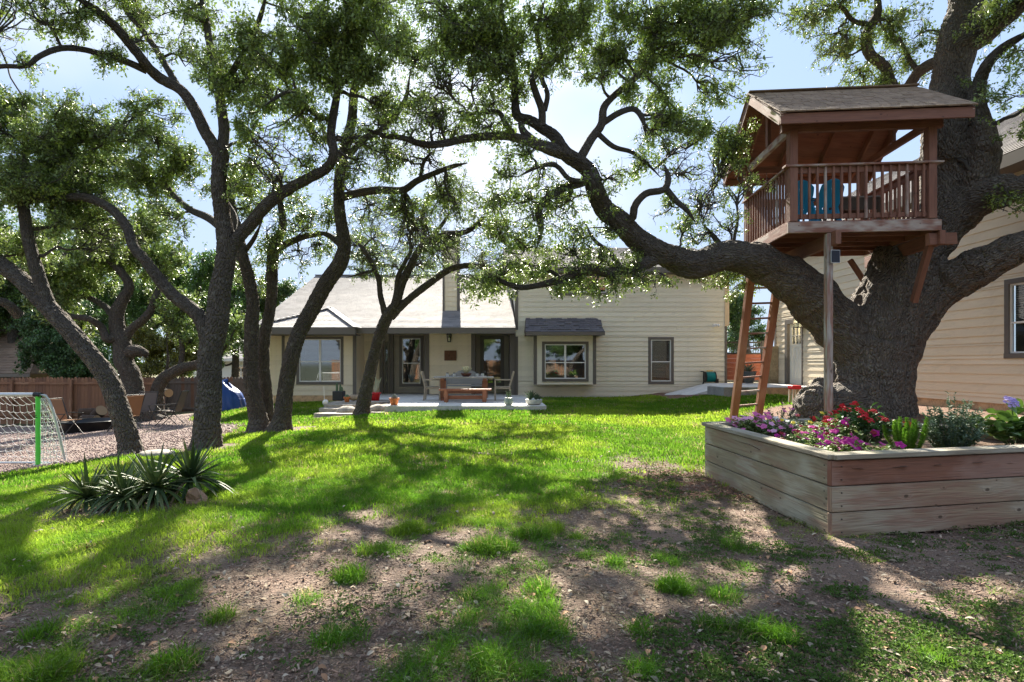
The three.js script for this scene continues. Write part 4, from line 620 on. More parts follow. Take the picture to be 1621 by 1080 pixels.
// a wall frame: x runs along the wall to the right as seen from outside, y up, z outwards
const frame = (o, n) => { const y = V3(0, 1, 0), z = n.clone().normalize(), x = y.clone().cross(z); return new THREE.Matrix4().makeBasis(x, y, z).setPosition(o); };
const inFrame = (M4, x0, x1, y0, y1, z0, z1, r = 0) => box(x1 - x0, y1 - y0, z1 - z0, r).translate((x0 + x1) / 2, (y0 + y1) / 2, (z0 + z1) / 2).applyMatrix4(M4);
const tones = new Map(), toned = (m, f) => { if (!tones.has(m)) tones.set(m, [0.95, 1, 1.03].map((k) => { const c = m.clone(); c.color.multiplyScalar(k); return c; })); return tones.get(m)[Math.floor(f() * 3)]; };
function sidedWall(t, fr, L, h0, h1, mat, holes = [], o = {}) {   // lapped boards over a core, with openings [x0, x1, y0, y1]
  const { exp = 0.186, topAt = null, name = 'siding_board' } = o, f = rng(Math.round(L * 1000 + h0 * 77 + h1 * 13)), q = new THREE.Quaternion().setFromRotationMatrix(fr), core = [];
  const cuts = [h0, h1, ...holes.flatMap((h) => [h[2], h[3]])].filter((y) => y >= h0 && y <= h1).sort((a, b) => a - b);
  const runs = (y0, y1) => { const hs = holes.filter((h) => h[2] < y1 - 1e-3 && h[3] > y0 + 1e-3).sort((a, b) => a[0] - b[0]), out = []; let x = 0; for (const h of hs) { if (h[0] > x) out.push([x, h[0]]); x = Math.max(x, h[1]); } if (x < L) out.push([x, L]); return out; };
  for (let i = 1; i < cuts.length; i++) if (cuts[i] - cuts[i - 1] > 0.01) for (const [a, b] of runs(cuts[i - 1], cuts[i])) core.push(inFrame(fr, a, b, cuts[i - 1], cuts[i], -0.14, -0.004));
  const w = part('wall', core, o.core ?? M.core, t), wp = V3();
  for (let y = h0; y < h1 - 0.02; y += exp) {
    const ye = Math.min(h1, y + exp); let segs = [[y, ye, runs(y, ye)]];
    const mid = holes.flatMap((h) => [h[2], h[3]]).filter((c) => c > y + 0.012 && c < ye - 0.012).sort((a, b) => a - b);
    if (mid.length) { const ys = [y, ...mid, ye]; segs = ys.slice(1).map((b, i) => [ys[i], b, runs(ys[i], b)]); }
    for (const [ya, yb, rs] of segs) for (let [a, b] of rs) {
      if (topAt) b = Math.min(b, topAt(y)); if (b - a < 0.02) continue;
      const js = [a]; if (b - a > 5) js.push(a + rr(1.4, b - a - 1.4, f)); js.push(b);
      for (let k = 1; k < js.length; k++) {
        wp.set((js[k - 1] + js[k]) / 2, (ya + yb) / 2, 0.0105 + (f() - 0.5) * 0.002).applyMatrix4(fr);
        piece(name, board, toned(mat, f), w, wp, V3(js[k] - js[k - 1] - 0.003, yb - ya, 0.027), q);
      }
    }
  }
  return w;
}
// a window: casing, white sashes, panes, a dark room behind it; kind: 1 or 2 sashes side by side
function windowUnit(t, fr, x0, x1, y0, y1, o = {}) {
  const { cols = 2, cw = 0.1, blind = false, casing = M.trim, z = 0.03, sash = M.white, rows = 2, sill = true, back = 0.7, name = 'window' } = o;
  const c = [inFrame(fr, x0, x1, y1 - cw, y1, -0.06, z), inFrame(fr, x0, x0 + cw, y0 + cw, y1 - cw, -0.06, z), inFrame(fr, x1 - cw, x1, y0 + cw, y1 - cw, -0.06, z), inFrame(fr, x0, x1, y0, y0 + cw, -0.06, z + (sill ? 0.012 : 0))];
  const win = part(name, c, casing, t), X0 = x0 + cw, X1 = x1 - cw, Y0 = y0 + cw, Y1 = y1 - cw, w = (X1 - X0) / cols, s = 0.035;
  for (let i = 0; i < cols; i++) {
    const a = X0 + i * w, b = a + w, ym = Y0 + (Y1 - Y0) * (o.rail ?? 0.47), fr2 = [];
    fr2.push(inFrame(fr, a, a + s, Y0, Y1, -0.05, 0.004), inFrame(fr, b - s, b, Y0, Y1, -0.05, 0.004), inFrame(fr, a + s, b - s, Y1 - s, Y1, -0.05, 0.004), inFrame(fr, a + s, b - s, Y0, Y0 + s, -0.05, 0.008));
    if (rows === 2) fr2.push(inFrame(fr, a + s, b - s, ym - s / 2, ym + s / 2, -0.045, 0.006));
    part('sash', fr2, sash, win);
    if (rows === 2) { part('pane', inFrame(fr, a + s - 0.004, b - s + 0.004, ym + s / 2 - 0.004, Y1 - s + 0.004, -0.022, -0.02), M.glass, win); part('pane', inFrame(fr, a + s - 0.004, b - s + 0.004, Y0 + s - 0.004, ym - s / 2 + 0.004, -0.034, -0.032), M.glass, win); }
    else part('pane', inFrame(fr, a + s - 0.004, b - s + 0.004, Y0 + s - 0.004, Y1 - s + 0.004, -0.026, -0.024), M.glass, win);
    if (blind) { const sl = []; for (let y = ym + 0.03; y < Y1 - 0.03; y += 0.045) sl.push(box(b - a - 2 * s, 0.002, 0.04).rotateX(0.5).translate((a + b) / 2, y, -0.09).applyMatrix4(fr)); part('blind', sl, M.blind, win, 'stuff'); }
  }
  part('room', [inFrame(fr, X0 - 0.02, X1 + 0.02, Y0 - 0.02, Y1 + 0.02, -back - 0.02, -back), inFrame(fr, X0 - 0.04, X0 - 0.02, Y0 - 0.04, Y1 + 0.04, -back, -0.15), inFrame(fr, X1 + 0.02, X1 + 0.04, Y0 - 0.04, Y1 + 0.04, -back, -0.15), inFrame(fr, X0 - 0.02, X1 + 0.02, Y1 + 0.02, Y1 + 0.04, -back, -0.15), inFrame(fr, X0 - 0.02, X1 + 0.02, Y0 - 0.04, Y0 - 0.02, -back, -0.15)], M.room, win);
  return win;
}
// a roof plane of shingle courses: corners a (eave left), b (eave right), c (ridge right), d (ridge left)
function shingleTex(base, dark, light, seed) {
  const hh = new Float32Array(512 * 512), map = tex(512, 512, [3.2, 2.288], (u, v) => {
    const row = Math.floor(v * 16), fy = v * 16 - row, off = hash(row, 3, seed) * 1, x = u * 12 + off, cx = Math.floor(x), fx = x - cx, id = hash(wrap(cx, 12), row, seed), id2 = hash(wrap(Math.floor(x * 2), 24), row, seed + 2), n = vn(u * 200, v * 160, 200, 160, seed + 5), pat = fbm(u * 4, v * 4, 4, 4, 3, seed + 6);
    const tooth = id2 > 0.5 ? 1 : 0.75; hh[Math.floor(v * 512) * 512 + Math.floor(u * 512)] = (1 - fy) * 0.6 * tooth + 0.25 * n + (fx < 0.03 ? -0.2 : 0);
    return mix3(mix3(base, dark, id * 0.7), light, sst(0.4, 0.8, pat) * 0.35 + n * 0.25);
  });
  return { map, bumpMap: tex(512, 512, [3.2, 2.288], (u, v) => [hh[Math.floor(v * 512) * 512 + Math.floor(u * 512)]], false) };
}
M.shingle = std({ ...shingleTex([0.24, 0.222, 0.215], [0.1, 0.09, 0.09], [0.34, 0.315, 0.305], 401), bumpScale: 0.03, roughness: 0.8 });
M.shingleDark = std({ ...shingleTex([0.1, 0.092, 0.1], [0.05, 0.045, 0.055], [0.17, 0.155, 0.16], 402), bumpScale: 0.016, roughness: 0.85 });
M.shingleBrown = std({ ...shingleTex([0.25, 0.165, 0.11], [0.12, 0.08, 0.055], [0.38, 0.28, 0.2], 403), bumpScale: 0.016, roughness: 0.85 });
function roofPlane(a, b, c, d, courses, thick = 0.018, lift = 0.01) {     // stepped courses, each butt proud of the next
  const out = [], n = b.clone().sub(a).cross(d.clone().sub(a)).normalize(); if (n.y < 0) n.negate();
  for (let i = 0; i < courses; i++) {
    const t0 = i / courses, t1 = (i + 1) / courses, p0 = a.clone().lerp(d, t0), p1 = b.clone().lerp(c, t0), q0 = a.clone().lerp(d, t1), q1 = b.clone().lerp(c, t1), up = n.clone().multiplyScalar(thick + lift), lo = n.clone().multiplyScalar(lift);
    const v = [p0.clone().add(lo), p1.clone().add(lo), p0.clone().add(up), p1.clone().add(up), q0.clone().add(lo), q1.clone().add(lo)], pos = [], uv = [], S = a.distanceTo(d), L = a.distanceTo(b), x0 = p0.clone().sub(a).dot(b.clone().sub(a)) / L, x1 = p1.clone().sub(a).dot(b.clone().sub(a)) / L, x2 = q0.clone().sub(a).dot(b.clone().sub(a)) / L, x3 = q1.clone().sub(a).dot(b.clone().sub(a)) / L;
    const tri = (...ks) => { for (const k of ks) { pos.push(v[k].x, v[k].y, v[k].z); const y = k < 2 ? t0 * S - thick : k < 4 ? t0 * S : t1 * S; uv.push([x0, x1, x0, x1, x2, x3][k], y); } };
    tri(0, 1, 3, 0, 3, 2, 2, 3, 5, 2, 5, 4);
    const g = new THREE.BufferGeometry(); g.setAttribute('position', new THREE.Float32BufferAttribute(pos, 3)); g.setAttribute('uv', new THREE.Float32BufferAttribute(uv, 2)); g.computeVertexNormals(); out.push(g);
  }
  return out;
}
const slab = (pts, y, th) => { const s = new THREE.Shape(pts.map(([x, d]) => new THREE.Vector2(x, d))), g = new THREE.ExtrudeGeometry(s, { depth: th, bevelEnabled: false }); g.rotateX(-Math.PI / 2).translate(0, y - th, 0); return planarUV(g); };  // outline in (across, depth)
const poly3 = (pts, th, dir = V3(0, -1, 0)) => { const n = pts.length, pos = [], idx = []; for (const p of pts) pos.push(p.x, p.y, p.z); for (const p of pts) pos.push(p.x + dir.x * th, p.y + dir.y * th, p.z + dir.z * th); for (let i = 1; i < n - 1; i++) idx.push(0, i, i + 1, n, n + i + 1, n + i); for (let i = 0; i < n; i++) { const j = (i + 1) % n; idx.push(i, n + i, j, j, n + i, n + j); } let g = new THREE.BufferGeometry(); g.setAttribute('position', new THREE.Float32BufferAttribute(pos, 3)); g.setIndex(idx); g = g.toNonIndexed(); g.computeVertexNormals(); return planarUV(g); };
const SOUTH = V3(0, 0, 1);
// ---------------------------------------------------------------- the house
const house = thing('house', 'cream sided house with low left wing, grey shingle roof, chimney and two-storey right part', 'house', W3(0, 0.1, -0 + 21.4));
{
  const t = house, U = 0.10;
  // two-storey part
  const D2 = 21.4, X0 = 0.98, X1 = 8.85, TOP = 4.86, f2 = frame(W3(X0, 0, D2), SOUTH), px = (x, d) => (x - CX) / F * d, ph = (y, d) => EYE - (y - CY) / F * d;
  const wR = [5.97 - X0, 6.93 - X0, 0.56, 2.33], wU = [2.64 - X0, 4.5 - X0, 3.9, 4.72], bay = [1.72 - X0, 3.82 - X0, 0.66, 2.4];
  sidedWall(t, f2, X1 - X0, 0.12, TOP, M.sidingUpper, [wR, wU, bay]);
  windowUnit(t, f2, ...wR, { cols: 1 }); windowUnit(t, f2, ...wU, { cols: 2, rows: 1 });
  parts('corner_board', [inFrame(f2, -0.03, 0.09, 2.6, TOP, 0.0221, 0.05), inFrame(f2, -0.03, 0.09, 0.1, 2.35, 0.0221, 0.05), inFrame(f2, X1 - X0 - 0.005, X1 - X0 + 0.08, 0.1, 2.74, -0.1, 0.035)], M.trim, t);
  part('corner_board', inFrame(f2, X1 - X0 - 0.005, X1 - X0 + 0.16, 2.76, TOP, -0.4, 0.04), std({ color: C(0.6, 0.46, 0.3), roughness: 0.7 }), t, null, 'cream boxed upper corner, wider than below');
  parts('wall', [span(X0 + 0.0, X0 + 0.12, 0.1, TOP, D2 + 0.15, D2 + 9, 0), span(X1 - 0.12, X1, 0.1, TOP, D2 + 0.15, D2 + 9)], M.sidingUpper, t);
  part('foundation', [span(X0, X1, -0.3, 0.118, D2 - 0.01, D2 + 0.2)], M.concrete, t);
  { const e = D2 - 0.4, r = D2 + 4.5, xa = X0 - 0.35, xb = X1 + 0.4; const h = TOP + 0.02, hr = TOP + 1.75;
    const roof = part('roof', [...roofPlane(W3(xa, h, e), W3(xb, h, e), W3(xb, hr, r), W3(xa, hr, r), 34), poly3([W3(xa, h, e), W3(xb, h, e), W3(xb, hr, r), W3(xa, hr, r)], 0.1), ...roofPlane(W3(xb, h, r * 2 - e), W3(xa, h, r * 2 - e), W3(xa, hr, r), W3(xb, hr, r), 4)], M.shingle, t);
    part('fascia', [span(xa, xb, h - 0.19, h + 0.0, e - 0.03, e + 0.02), span(xa + 0.02, xb - 0.02, h - 0.2, h - 0.17, e + 0.021, D2 - 0.03)], M.trim, roof); 
    parts('wall', [poly3([W3(X0, TOP, D2), W3(X0, TOP, r * 2 - D2 - 0.2), W3(X0, hr - 0.14, r)], 0.1, V3(1, 0, 0)), poly3([W3(X1 - 0.12, TOP, D2), W3(X1 - 0.12, TOP, r * 2 - D2 - 0.2), W3(X1 - 0.12, hr - 0.14, r)], 0.1, V3(1, 0, 0))], M.sidingUpper, t); }
  // bay window box with its little roof
  { const DB2 = 20.92, b0 = 1.64, b1 = 3.9, y0 = 0.58, y1 = 2.42, fb = frame(W3(b0, 0, DB2), SOUTH), bw = part('bay_window', [inFrame(fb, 0, b1 - b0, y0, 0.72, -0.02, 0), inFrame(fb, 0.1, 0.3, 0.721, 2.1, -0.02, 0), inFrame(fb, b1 - b0 - 0.3, b1 - b0 - 0.1, 0.721, 2.1, -0.02, 0), inFrame(fb, 0, b1 - b0, 2.101, y1, -0.02, 0), span(b0, b0 + 0.04, y0, y1, DB2 + 0.021, D2 - 0.02), span(b1 - 0.04, b1, y0, y1, DB2 + 0.021, D2 - 0.02), span(b0 + 0.041, b1 - 0.041, y0, y0 + 0.04, DB2 + 0.021, D2 + 0.1)], M.sidingUpper, t);
    parts('corner_board', [inFrame(fb, -0.02, 0.1, y0 - 0.02, y1, 0.0005, 0.03), inFrame(fb, b1 - b0 - 0.1, b1 - b0 + 0.02, y0 - 0.02, y1, 0.0005, 0.03)], M.trim, bw);
    part('ledge', inFrame(fb, 0.101, b1 - b0 - 0.101, y0 - 0.02, y0 + 0.02, 0.0005, 0.035), M.sidingUpper, bw);
    windowUnit(t, fb, 1.93 - b0, 3.64 - b0, 0.67, 2.14, { cols: 2 });
    const e0 = 1.3, e1 = 4.16, h0 = 2.46, hr = 3.02, ed = 20.5, a = W3(e0, h0, ed), b = W3(e1, h0, ed), c = W3(e1 - 0.1, hr, D2 - 0.03), d = W3(e0 + 0.05, hr, D2 - 0.03);
    const aw = part('awning', [...roofPlane(a, b, c, d, 7, 0.02)], M.shingleDark, t), tabs = [], f = rng(8);
    const up = d.clone().sub(a), nrm = b.clone().sub(a).cross(up).normalize(); if (nrm.y < 0) nrm.negate();
    for (let i = 0; i < 7; i++) for (let x = -0.1; x < 2.85; ) { const w = rr(0.16, 0.34, f), x0 = Math.max(0.0, x), x1 = Math.min(2.8, x + w - 0.012); x += w; if (x1 - x0 < 0.06 || f() < 0.25) continue; const p = a.clone().addScaledVector(V3(1, 0, 0), (x0 + x1) / 2 + 0.03 * i / 7).addScaledVector(up, (i + 0.48) / 7).addScaledVector(nrm, 0.03); const g = box(x1 - x0, 0.012, up.length() / 7 * 0.9); g.rotateX(Math.atan2(up.y, -up.z)).translate(p.x, p.y, p.z); tabs.push(g); }
    part('shingle', tabs, M.shingleDark, aw, 'stuff');
    part('fascia', [span(e0, e1, h0 - 0.11, h0 + 0.012, ed - 0.025, ed + 0.01), span(e0 + 0.02, e1 - 0.02, h0 - 0.1, h0 - 0.07, ed + 0.011, D2 - 0.03), poly3([W3(e0, h0, ed + 0.012), W3(e0, h0, D2 - 0.03), W3(e0 + 0.05, hr - 0.01, D2 - 0.03)], 0.03, V3(1, 0, 0)), poly3([W3(e1 - 0.03, h0, ed + 0.012), W3(e1 - 0.03, h0, D2 - 0.03), W3(e1 - 0.13, hr - 0.01, D2 - 0.03)], 0.03, V3(1, 0, 0))], M.trim, aw); }
  // left wing
  const D1 = 20.9, L0 = -8.13, L1 = -4.92, f1 = frame(W3(L0, 0, D1), SOUTH), wl = [-7.1 - L0, -5.37 - L0, 0.56, 2.33];
  sidedWall(t, f1, L1 - L0, 0.16, 2.42, M.siding, [wl]); windowUnit(t, f1, ...wl, { cols: 2, blind: true });
  parts('corner_board', [inFrame(f1, 0.5, 0.6, 0.12, 2.4, 0.021, 0.045), inFrame(f1, L1 - L0 - 0.1, L1 - L0 + 0.02, 0.12, 2.4, 0.021, 0.05), inFrame(f1, -0.02, 0.0, 0.12, 2.4, -0.1, 0.04)], M.trim, t);
  part('foundation', span(L0 + 0.01, L1 - 0.01, -0.7, 0.158, D1 - 0.02, D1 + 0.25), M.stuccoTan, t);
  parts('wall', [span(L0, L0 + 0.12, -0.3, 2.5, D1 + 0.15, D1 + 7), span(L1 - 0.12, L1, 0.1, 2.5, D1 + 0.15, 22.5)], M.siding, t);
  // porch
  const DP = 22.55, fp = (x0, d) => frame(W3(x0, 0, d), SOUTH);
  sidedWall(t, fp(-4.92, 22.3), 0.62, 0.17, 2.5, M.siding);
  parts('corner_board', [span(-4.3, -4.17, 0.15, 2.5, 22.2, 22.32), span(-3.96, -3.8, 0.15, 2.5, 22.42, 22.56)], M.trim, t);
  parts('wall', [span(-4.16, -3.97, 0.15, 2.5, 22.4, 22.56)], M.sidingGrey, t);
  { const dr = part('door', span(-4.12, -3.99, 0.17, 2.2, 22.38, 22.399), M.trim, t); part('pane', span(-4.085, -4.025, 0.5, 2.0, 22.37, 22.379), M.glass, dr); }
  const tall1 = [-3.58 + 3.8, -2.63 + 3.8, 0.43, 2.44]; sidedWall(t, fp(-3.8, DP), 1.33, 0.17, 2.56, M.sidingGrey, [tall1]); windowUnit(t, fp(-3.8, DP), ...tall1, { cols: 1, cw: 0.11, rail: 0.45 });
  sidedWall(t, fp(-2.3, 21.65), 1.6, 0.17, 2.5, M.siding);
  parts('corner_board', [span(-2.47, -2.301, 0.15, 2.5, 21.6, 22.56), span(-0.699, -0.55, 0.15, 2.5, 21.6, 22.56)], M.trim, t);
  const tall2 = [-0.37 + 0.55, 0.58 + 0.55, 0.43, 2.44]; sidedWall(t, fp(-0.55, DP), 1.45, 0.17, 2.56, M.sidingGrey, [tall2]); windowUnit(t, fp(-0.55, DP), ...tall2, { cols: 1, rows: 1, cw: 0.11, sash: M.trim });
  parts('corner_board', [span(0.76, 0.97, 0.15, 2.42, 21.35, 22.5)], M.trim, t);
  part('porch_ceiling', span(-4.9, 0.97, 2.5, 2.56, 20.5, 22.7), M.sidingGrey, t);
  // main roof
  { const e = 20.3, r = 27.8, h = 2.6, hr = 5.62, xa = -8.5, xb = X0 - 0.06, slope = (hr - h) / (r - e);
    const roof = part('roof', [...roofPlane(W3(xa, h, e), W3(xb, h, e), W3(xb, hr, r), W3(xa, hr, r), 56), poly3([W3(xa, h, e), W3(xb, h, e), W3(xb, hr, r), W3(xa, hr, r)], 0.14), ...roofPlane(W3(xb, h, 2 * r - e), W3(xa, h, 2 * r - e), W3(xa, hr, r), W3(xb, hr, r), 4)], M.shingle, t);
    part('fascia', [span(-4.75, xb, h - 0.2, h + 0.005, e - 0.035, e + 0.01), span(xa, -4.74, h - 0.24, h - 0.01, 20.02, 20.07), span(xa, -4.74, h - 0.25, h - 0.22, 20.071, D1 - 0.03), span(-4.79, -4.74, h - 0.24, h - 0.01, 20.071, e - 0.02)], M.trim, roof);
    // low hip over the bedroom
    const A = W3(xa, h, 20.03), Bq = W3(-4.72, h, 20.03), dA = 22.5, ap = W3((522 - CX) / F * dA, h + slope * (dA - e) + 0.02, dA), B2 = W3(-4.5, h + 0.02, 20.36), A2 = W3(xa, h + 0.02, 20.36);
    part('hip', [...roofPlane(A, Bq, ap, ap, 15, 0.012, 0.005), poly3([A, Bq, ap], 0.03), poly3([Bq, B2, ap], 0.03), poly3([A2, A, ap], 0.03)], M.shingle, roof);
    const caps = []; for (const q of [A, Bq]) for (let i = 0; i < 14; i++) { const p = q.clone().lerp(ap, (i + 0.5) / 14), n = ap.clone().sub(q).normalize(); caps.push(beam(p.clone().addScaledVector(n, -0.16).add(V3(0, 0.03, 0)), p.clone().addScaledVector(n, 0.13).add(V3(0, 0.05, 0)), 0.26, 0.022)); }
    part('ridge_cap', caps, M.shingle, roof, 'stuff');
    part('ridge_cap', beam(W3(xa, hr + 0.03, r), W3(xb, hr + 0.03, r), 0.3, 0.05), M.shingle, roof);
    // chimney
    const cb = ph(492, 22.25), ch = part('chimney', span(-1.78, -1.25, cb - 0.3, 6.4, 22.25, 22.9), M.core, t), fc = frame(W3(-1.78, 0, 22.25), SOUTH);
    const q = new THREE.Quaternion(); for (let y = cb; y < 6.35; y += 0.186) piece('siding_board', board, M.siding, ch, W3(-1.515, y + 0.093, 22.239), V3(0.5, 0.186, 0.022), q);
    parts('corner_board', [span(-1.84, -1.761, cb - 0.1, 6.42, 22.2, 22.95), span(-1.27, -1.19, cb - 0.1, 6.42, 22.2, 22.95)], M.trim, ch); part('cap', span(-1.9, -1.13, 6.42, 6.52, 22.15, 23.0), M.trim, ch);
    part('gable_wall', [poly3([W3(xa + 0.35, 2.4, e + 0.4), W3(xa + 0.35, 2.4, 2 * r - e), W3(xa + 0.35, hr - 0.2, r)], 0.1, V3(1, 0, 0))], M.siding, t);
    part('vent_pipe', [tube([W3(-7.3, 4.4, 25.0), W3(-7.3, 5.1, 25.0)], 0.03), tube([W3(-7.3, 4.85, 25), W3(-7.45, 4.6, 24.9), W3(-7.6, 4.3, 24.5)], 0.02)], M.black, t);
  }
}
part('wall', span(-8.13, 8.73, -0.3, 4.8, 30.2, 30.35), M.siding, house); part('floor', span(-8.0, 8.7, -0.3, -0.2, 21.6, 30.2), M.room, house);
// patio
{ const outline = [[-4.9, 18.9], [-2.9, 18.4], [-2.9, 15.7], [1.45, 15.68], [1.58, 15.8], [1.58, 21.38], [0.97, 21.38], [0.97, 22.7], [-4.9, 22.7]];
  struct('patio', slab(outline, 0.15, 0.55), M.concrete);
  // ramp and landing at the right
  const rampTop = [W3(5.95, 0.09, 20.9), W3(6.35, 0.07, 19.55), W3(7.6, 0.55, 18.75), W3(10.3, 0.61, 18.55), W3(10.3, 0.61, 21.0), W3(8.0, 0.61, 20.95)];
  struct('concrete_path', [poly3([rampTop[0], rampTop[1], rampTop[2], rampTop[5]], 0.5), poly3([rampTop[5], rampTop[2], rampTop[3], rampTop[4]], 0.6), slab([[7.25, 17.55], [10.35, 17.5], [10.35, 18.54], [7.3, 18.9]], 0.6, 0.02)], M.concrete);
}
// ---------------------------------------------------------------- garage at the right
const GX = 10.4, gd = (px) => GX * F / (px - CX);
const garage = thing('garage', 'tall cream sided outbuilding along the right edge behind the great oak', 'outbuilding', W3(GX, 0.4, 14));
{
  const t = garage, far = gd(1228), near = 6.5, fr = frame(W3(GX, 0, far), V3(-1, 0, 0)), ax = (d) => far - d, dEnd = gd(1272), d0 = gd(1244);
  const door = [ax(d0), ax(dEnd), 0.62, 2.86], w1 = [ax(16.7), ax(15.3), 1.75, 3.05], w2 = [ax(gd(1592)), ax(9.6), 1.42, 3.0];
  sidedWall(t, fr, far - near, 0.5, 5.3, M.siding, [door, w1, w2], { exp: 0.2 });
  windowUnit(t, fr, ...w1, { cols: 2, rows: 1 }); windowUnit(t, fr, ...w2, { cols: 2, blind: true, rail: 0.44 });
  part('foundation', [span(GX + 0.005, GX + 0.3, -0.1, 0.498, near, far)], M.stuccoTan, t);
  parts('corner_board', [inFrame(fr, -0.02, 0.1, 0.4, 5.3, 0.0221, 0.045)], M.trim, t);
  parts('wall', [span(GX + 0.15, GX + 8, 0.1, 5.3, far - 0.12, far), span(GX + 0.15, GX + 8, 0.1, 5.3, near, near + 0.12)], M.siding, t);
  const cs = part('door', [inFrame(fr, door[0], door[0] + 0.16, 0.62, 2.7, -0.14, 0.04), inFrame(fr, door[1] - 0.06, door[1], 0.62, 2.7, -0.14, 0.04), inFrame(fr, door[0], door[1], 2.7, 2.86, -0.14, 0.04)], M.trim, t);
  const a = door[0] + 0.16, b = door[1] - 0.06, leaf = [inFrame(fr, a, b, 0.63, 2.0, -0.1, -0.06), inFrame(fr, a, b, 2.56, 2.7, -0.1, -0.06), inFrame(fr, a, a + 0.14, 2.0, 2.56, -0.1, -0.06), inFrame(fr, b - 0.14, b, 2.0, 2.56, -0.1, -0.06)], w = (b - a - 0.28) / 3;
  for (let i = 1; i < 3; i++) leaf.push(inFrame(fr, a + 0.14 + w * i - 0.015, a + 0.14 + w * i + 0.015, 2.0, 2.56, -0.1, -0.06)); leaf.push(inFrame(fr, a + 0.14, b - 0.14, 2.27, 2.3, -0.098, -0.058));
  leaf.push(inFrame(fr, a + 0.12, b - 0.12, 1.9, 1.96, -0.06, -0.04), ...[0, 1, 2, 3].map((i) => inFrame(fr, a + 0.12 + i * (b - a - 0.3) / 3, a + 0.18 + i * (b - a - 0.3) / 3, 0.8, 1.9, -0.06, -0.045)));
  part('door_leaf', leaf, std({ color: C(0.7, 0.66, 0.56), roughness: 0.5 }), cs);
  for (let i = 0; i < 3; i++) part('pane', inFrame(fr, a + 0.14 + w * i + 0.01, a + 0.14 + w * (i + 1) - 0.01, 2.0, 2.56, -0.085, -0.08), M.glass, cs);
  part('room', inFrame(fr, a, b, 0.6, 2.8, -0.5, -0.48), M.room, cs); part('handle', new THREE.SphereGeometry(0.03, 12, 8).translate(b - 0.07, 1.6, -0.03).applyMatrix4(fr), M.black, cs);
  const ex = GX - 0.55, eh = 5.3, rx = ex + 4.2, rh = eh + 2.75, da = near - 0.5, db = far + 0.45;
  const roof = part('roof', [...roofPlane(W3(ex, eh, db), W3(ex, eh, da), W3(rx, rh, da), W3(rx, rh, db), 34), poly3([W3(ex, eh, db), W3(ex, eh, da), W3(rx, rh, da), W3(rx, rh, db)], 0.12), ...roofPlane(W3(rx * 2 - ex, eh, da), W3(rx * 2 - ex, eh, db), W3(rx, rh, db), W3(rx, rh, da), 4)], M.shingle, t);
  part('fascia', [span(ex - 0.03, ex + 0.01, eh - 0.24, eh - 0.005, da, db), span(ex + 0.011, GX - 0.03, eh - 0.22, eh - 0.19, da, db), poly3([W3(ex, eh - 0.02, db - 0.02), W3(rx, rh - 0.02, db - 0.02), W3(rx, rh - 0.24, db - 0.02), W3(ex, eh - 0.24, db - 0.02)], 0.03, V3(0, 0, -1))], M.trim, roof);
  parts('wall', [poly3([W3(GX + 0.1, eh, far - 0.06), W3(rx * 2 - GX, eh, far - 0.06), W3(rx, rh - 0.3, far - 0.06)], 0.08, V3(0, 0, 1))], M.siding, t);
}
// lantern beside the garage door, lit
{ const at = W3(GX - 0.1, 2.72, gd(1274)), t = thing('wall_lantern', 'black box lantern with lit bulb beside the outbuilding door', 'lamp', at), s = 0.13, hh = 0.2, bars = [];
  for (const x of [-1, 1]) for (const z of [-1, 1]) bars.push(box(0.018, 2 * hh, 0.018).translate(at.x - 0.06 + x * s, at.y, at.z + z * s)); 
  for (const y of [-1, 1]) bars.push(box(0.3, 0.02, 0.3).translate(at.x - 0.06, at.y + y * hh, at.z)); bars.push(box(0.1, 0.34, 0.12).translate(at.x + 0.05, at.y, at.z));
  part('frame', bars, M.black, t); for (const z of [-1, 1]) part('pane', box(2 * s - 0.02, 2 * hh - 0.03, 0.003).translate(at.x - 0.06, at.y, at.z + z * s), M.glass, t); part('pane', box(0.003, 2 * hh - 0.03, 2 * s - 0.02).translate(at.x - 0.06 - s, at.y, at.z), M.glass, t);
  part('bulb', new THREE.SphereGeometry(0.035, 16, 12).translate(at.x - 0.06, at.y, at.z), std({ color: C(0.9, 0.85, 0.7), emissive: C(1, 0.7, 0.35), emissiveIntensity: 2.2 }), t);
  const l = new THREE.PointLight(new THREE.Color(1, 0.72, 0.4), 0.9); l.position.set(at.x - 0.06, at.y, at.z); l.castShadow = true; l.shadow.radius = 1.5; scene.add(l); }
// ---------------------------------------------------------------- treehouse
M.redwood = std({ ...woodTex([0.2, 0.085, 0.053], [0.11, 0.046, 0.03], [0.28, 0.14, 0.09], { seed: 21, knots: 4, streak: 0.6, blotch: 0.4 }), bumpScale: 0.003, roughness: 0.75 });
M.redwoodWorn = std({ ...woodTex([0.24, 0.105, 0.07], [0.12, 0.05, 0.035], [0.42, 0.36, 0.31], { seed: 22, knots: 3, streak: 0.6, blotch: 0.9 }), bumpScale: 0.003, roughness: 0.8 });
M.postWood = std({ ...woodTex([0.36, 0.32, 0.29], [0.17, 0.13, 0.11], [0.47, 0.44, 0.41], { seed: 23, knots: 9, streak: 0.6, blotch: 0.5, stain: [0.25, 0.1, 0.06] }), bumpScale: 0.004, roughness: 0.85 });
const TY = 5 * Math.PI / 180, TO = W3(5.28, 0, 10), TE = V3(Math.cos(TY), 0, Math.sin(TY)), TB = V3(Math.sin(TY), 0, -Math.cos(TY));
const T = (u, h, b) => TO.clone().addScaledVector(TE, u).addScaledVector(TB, b).setY(h);
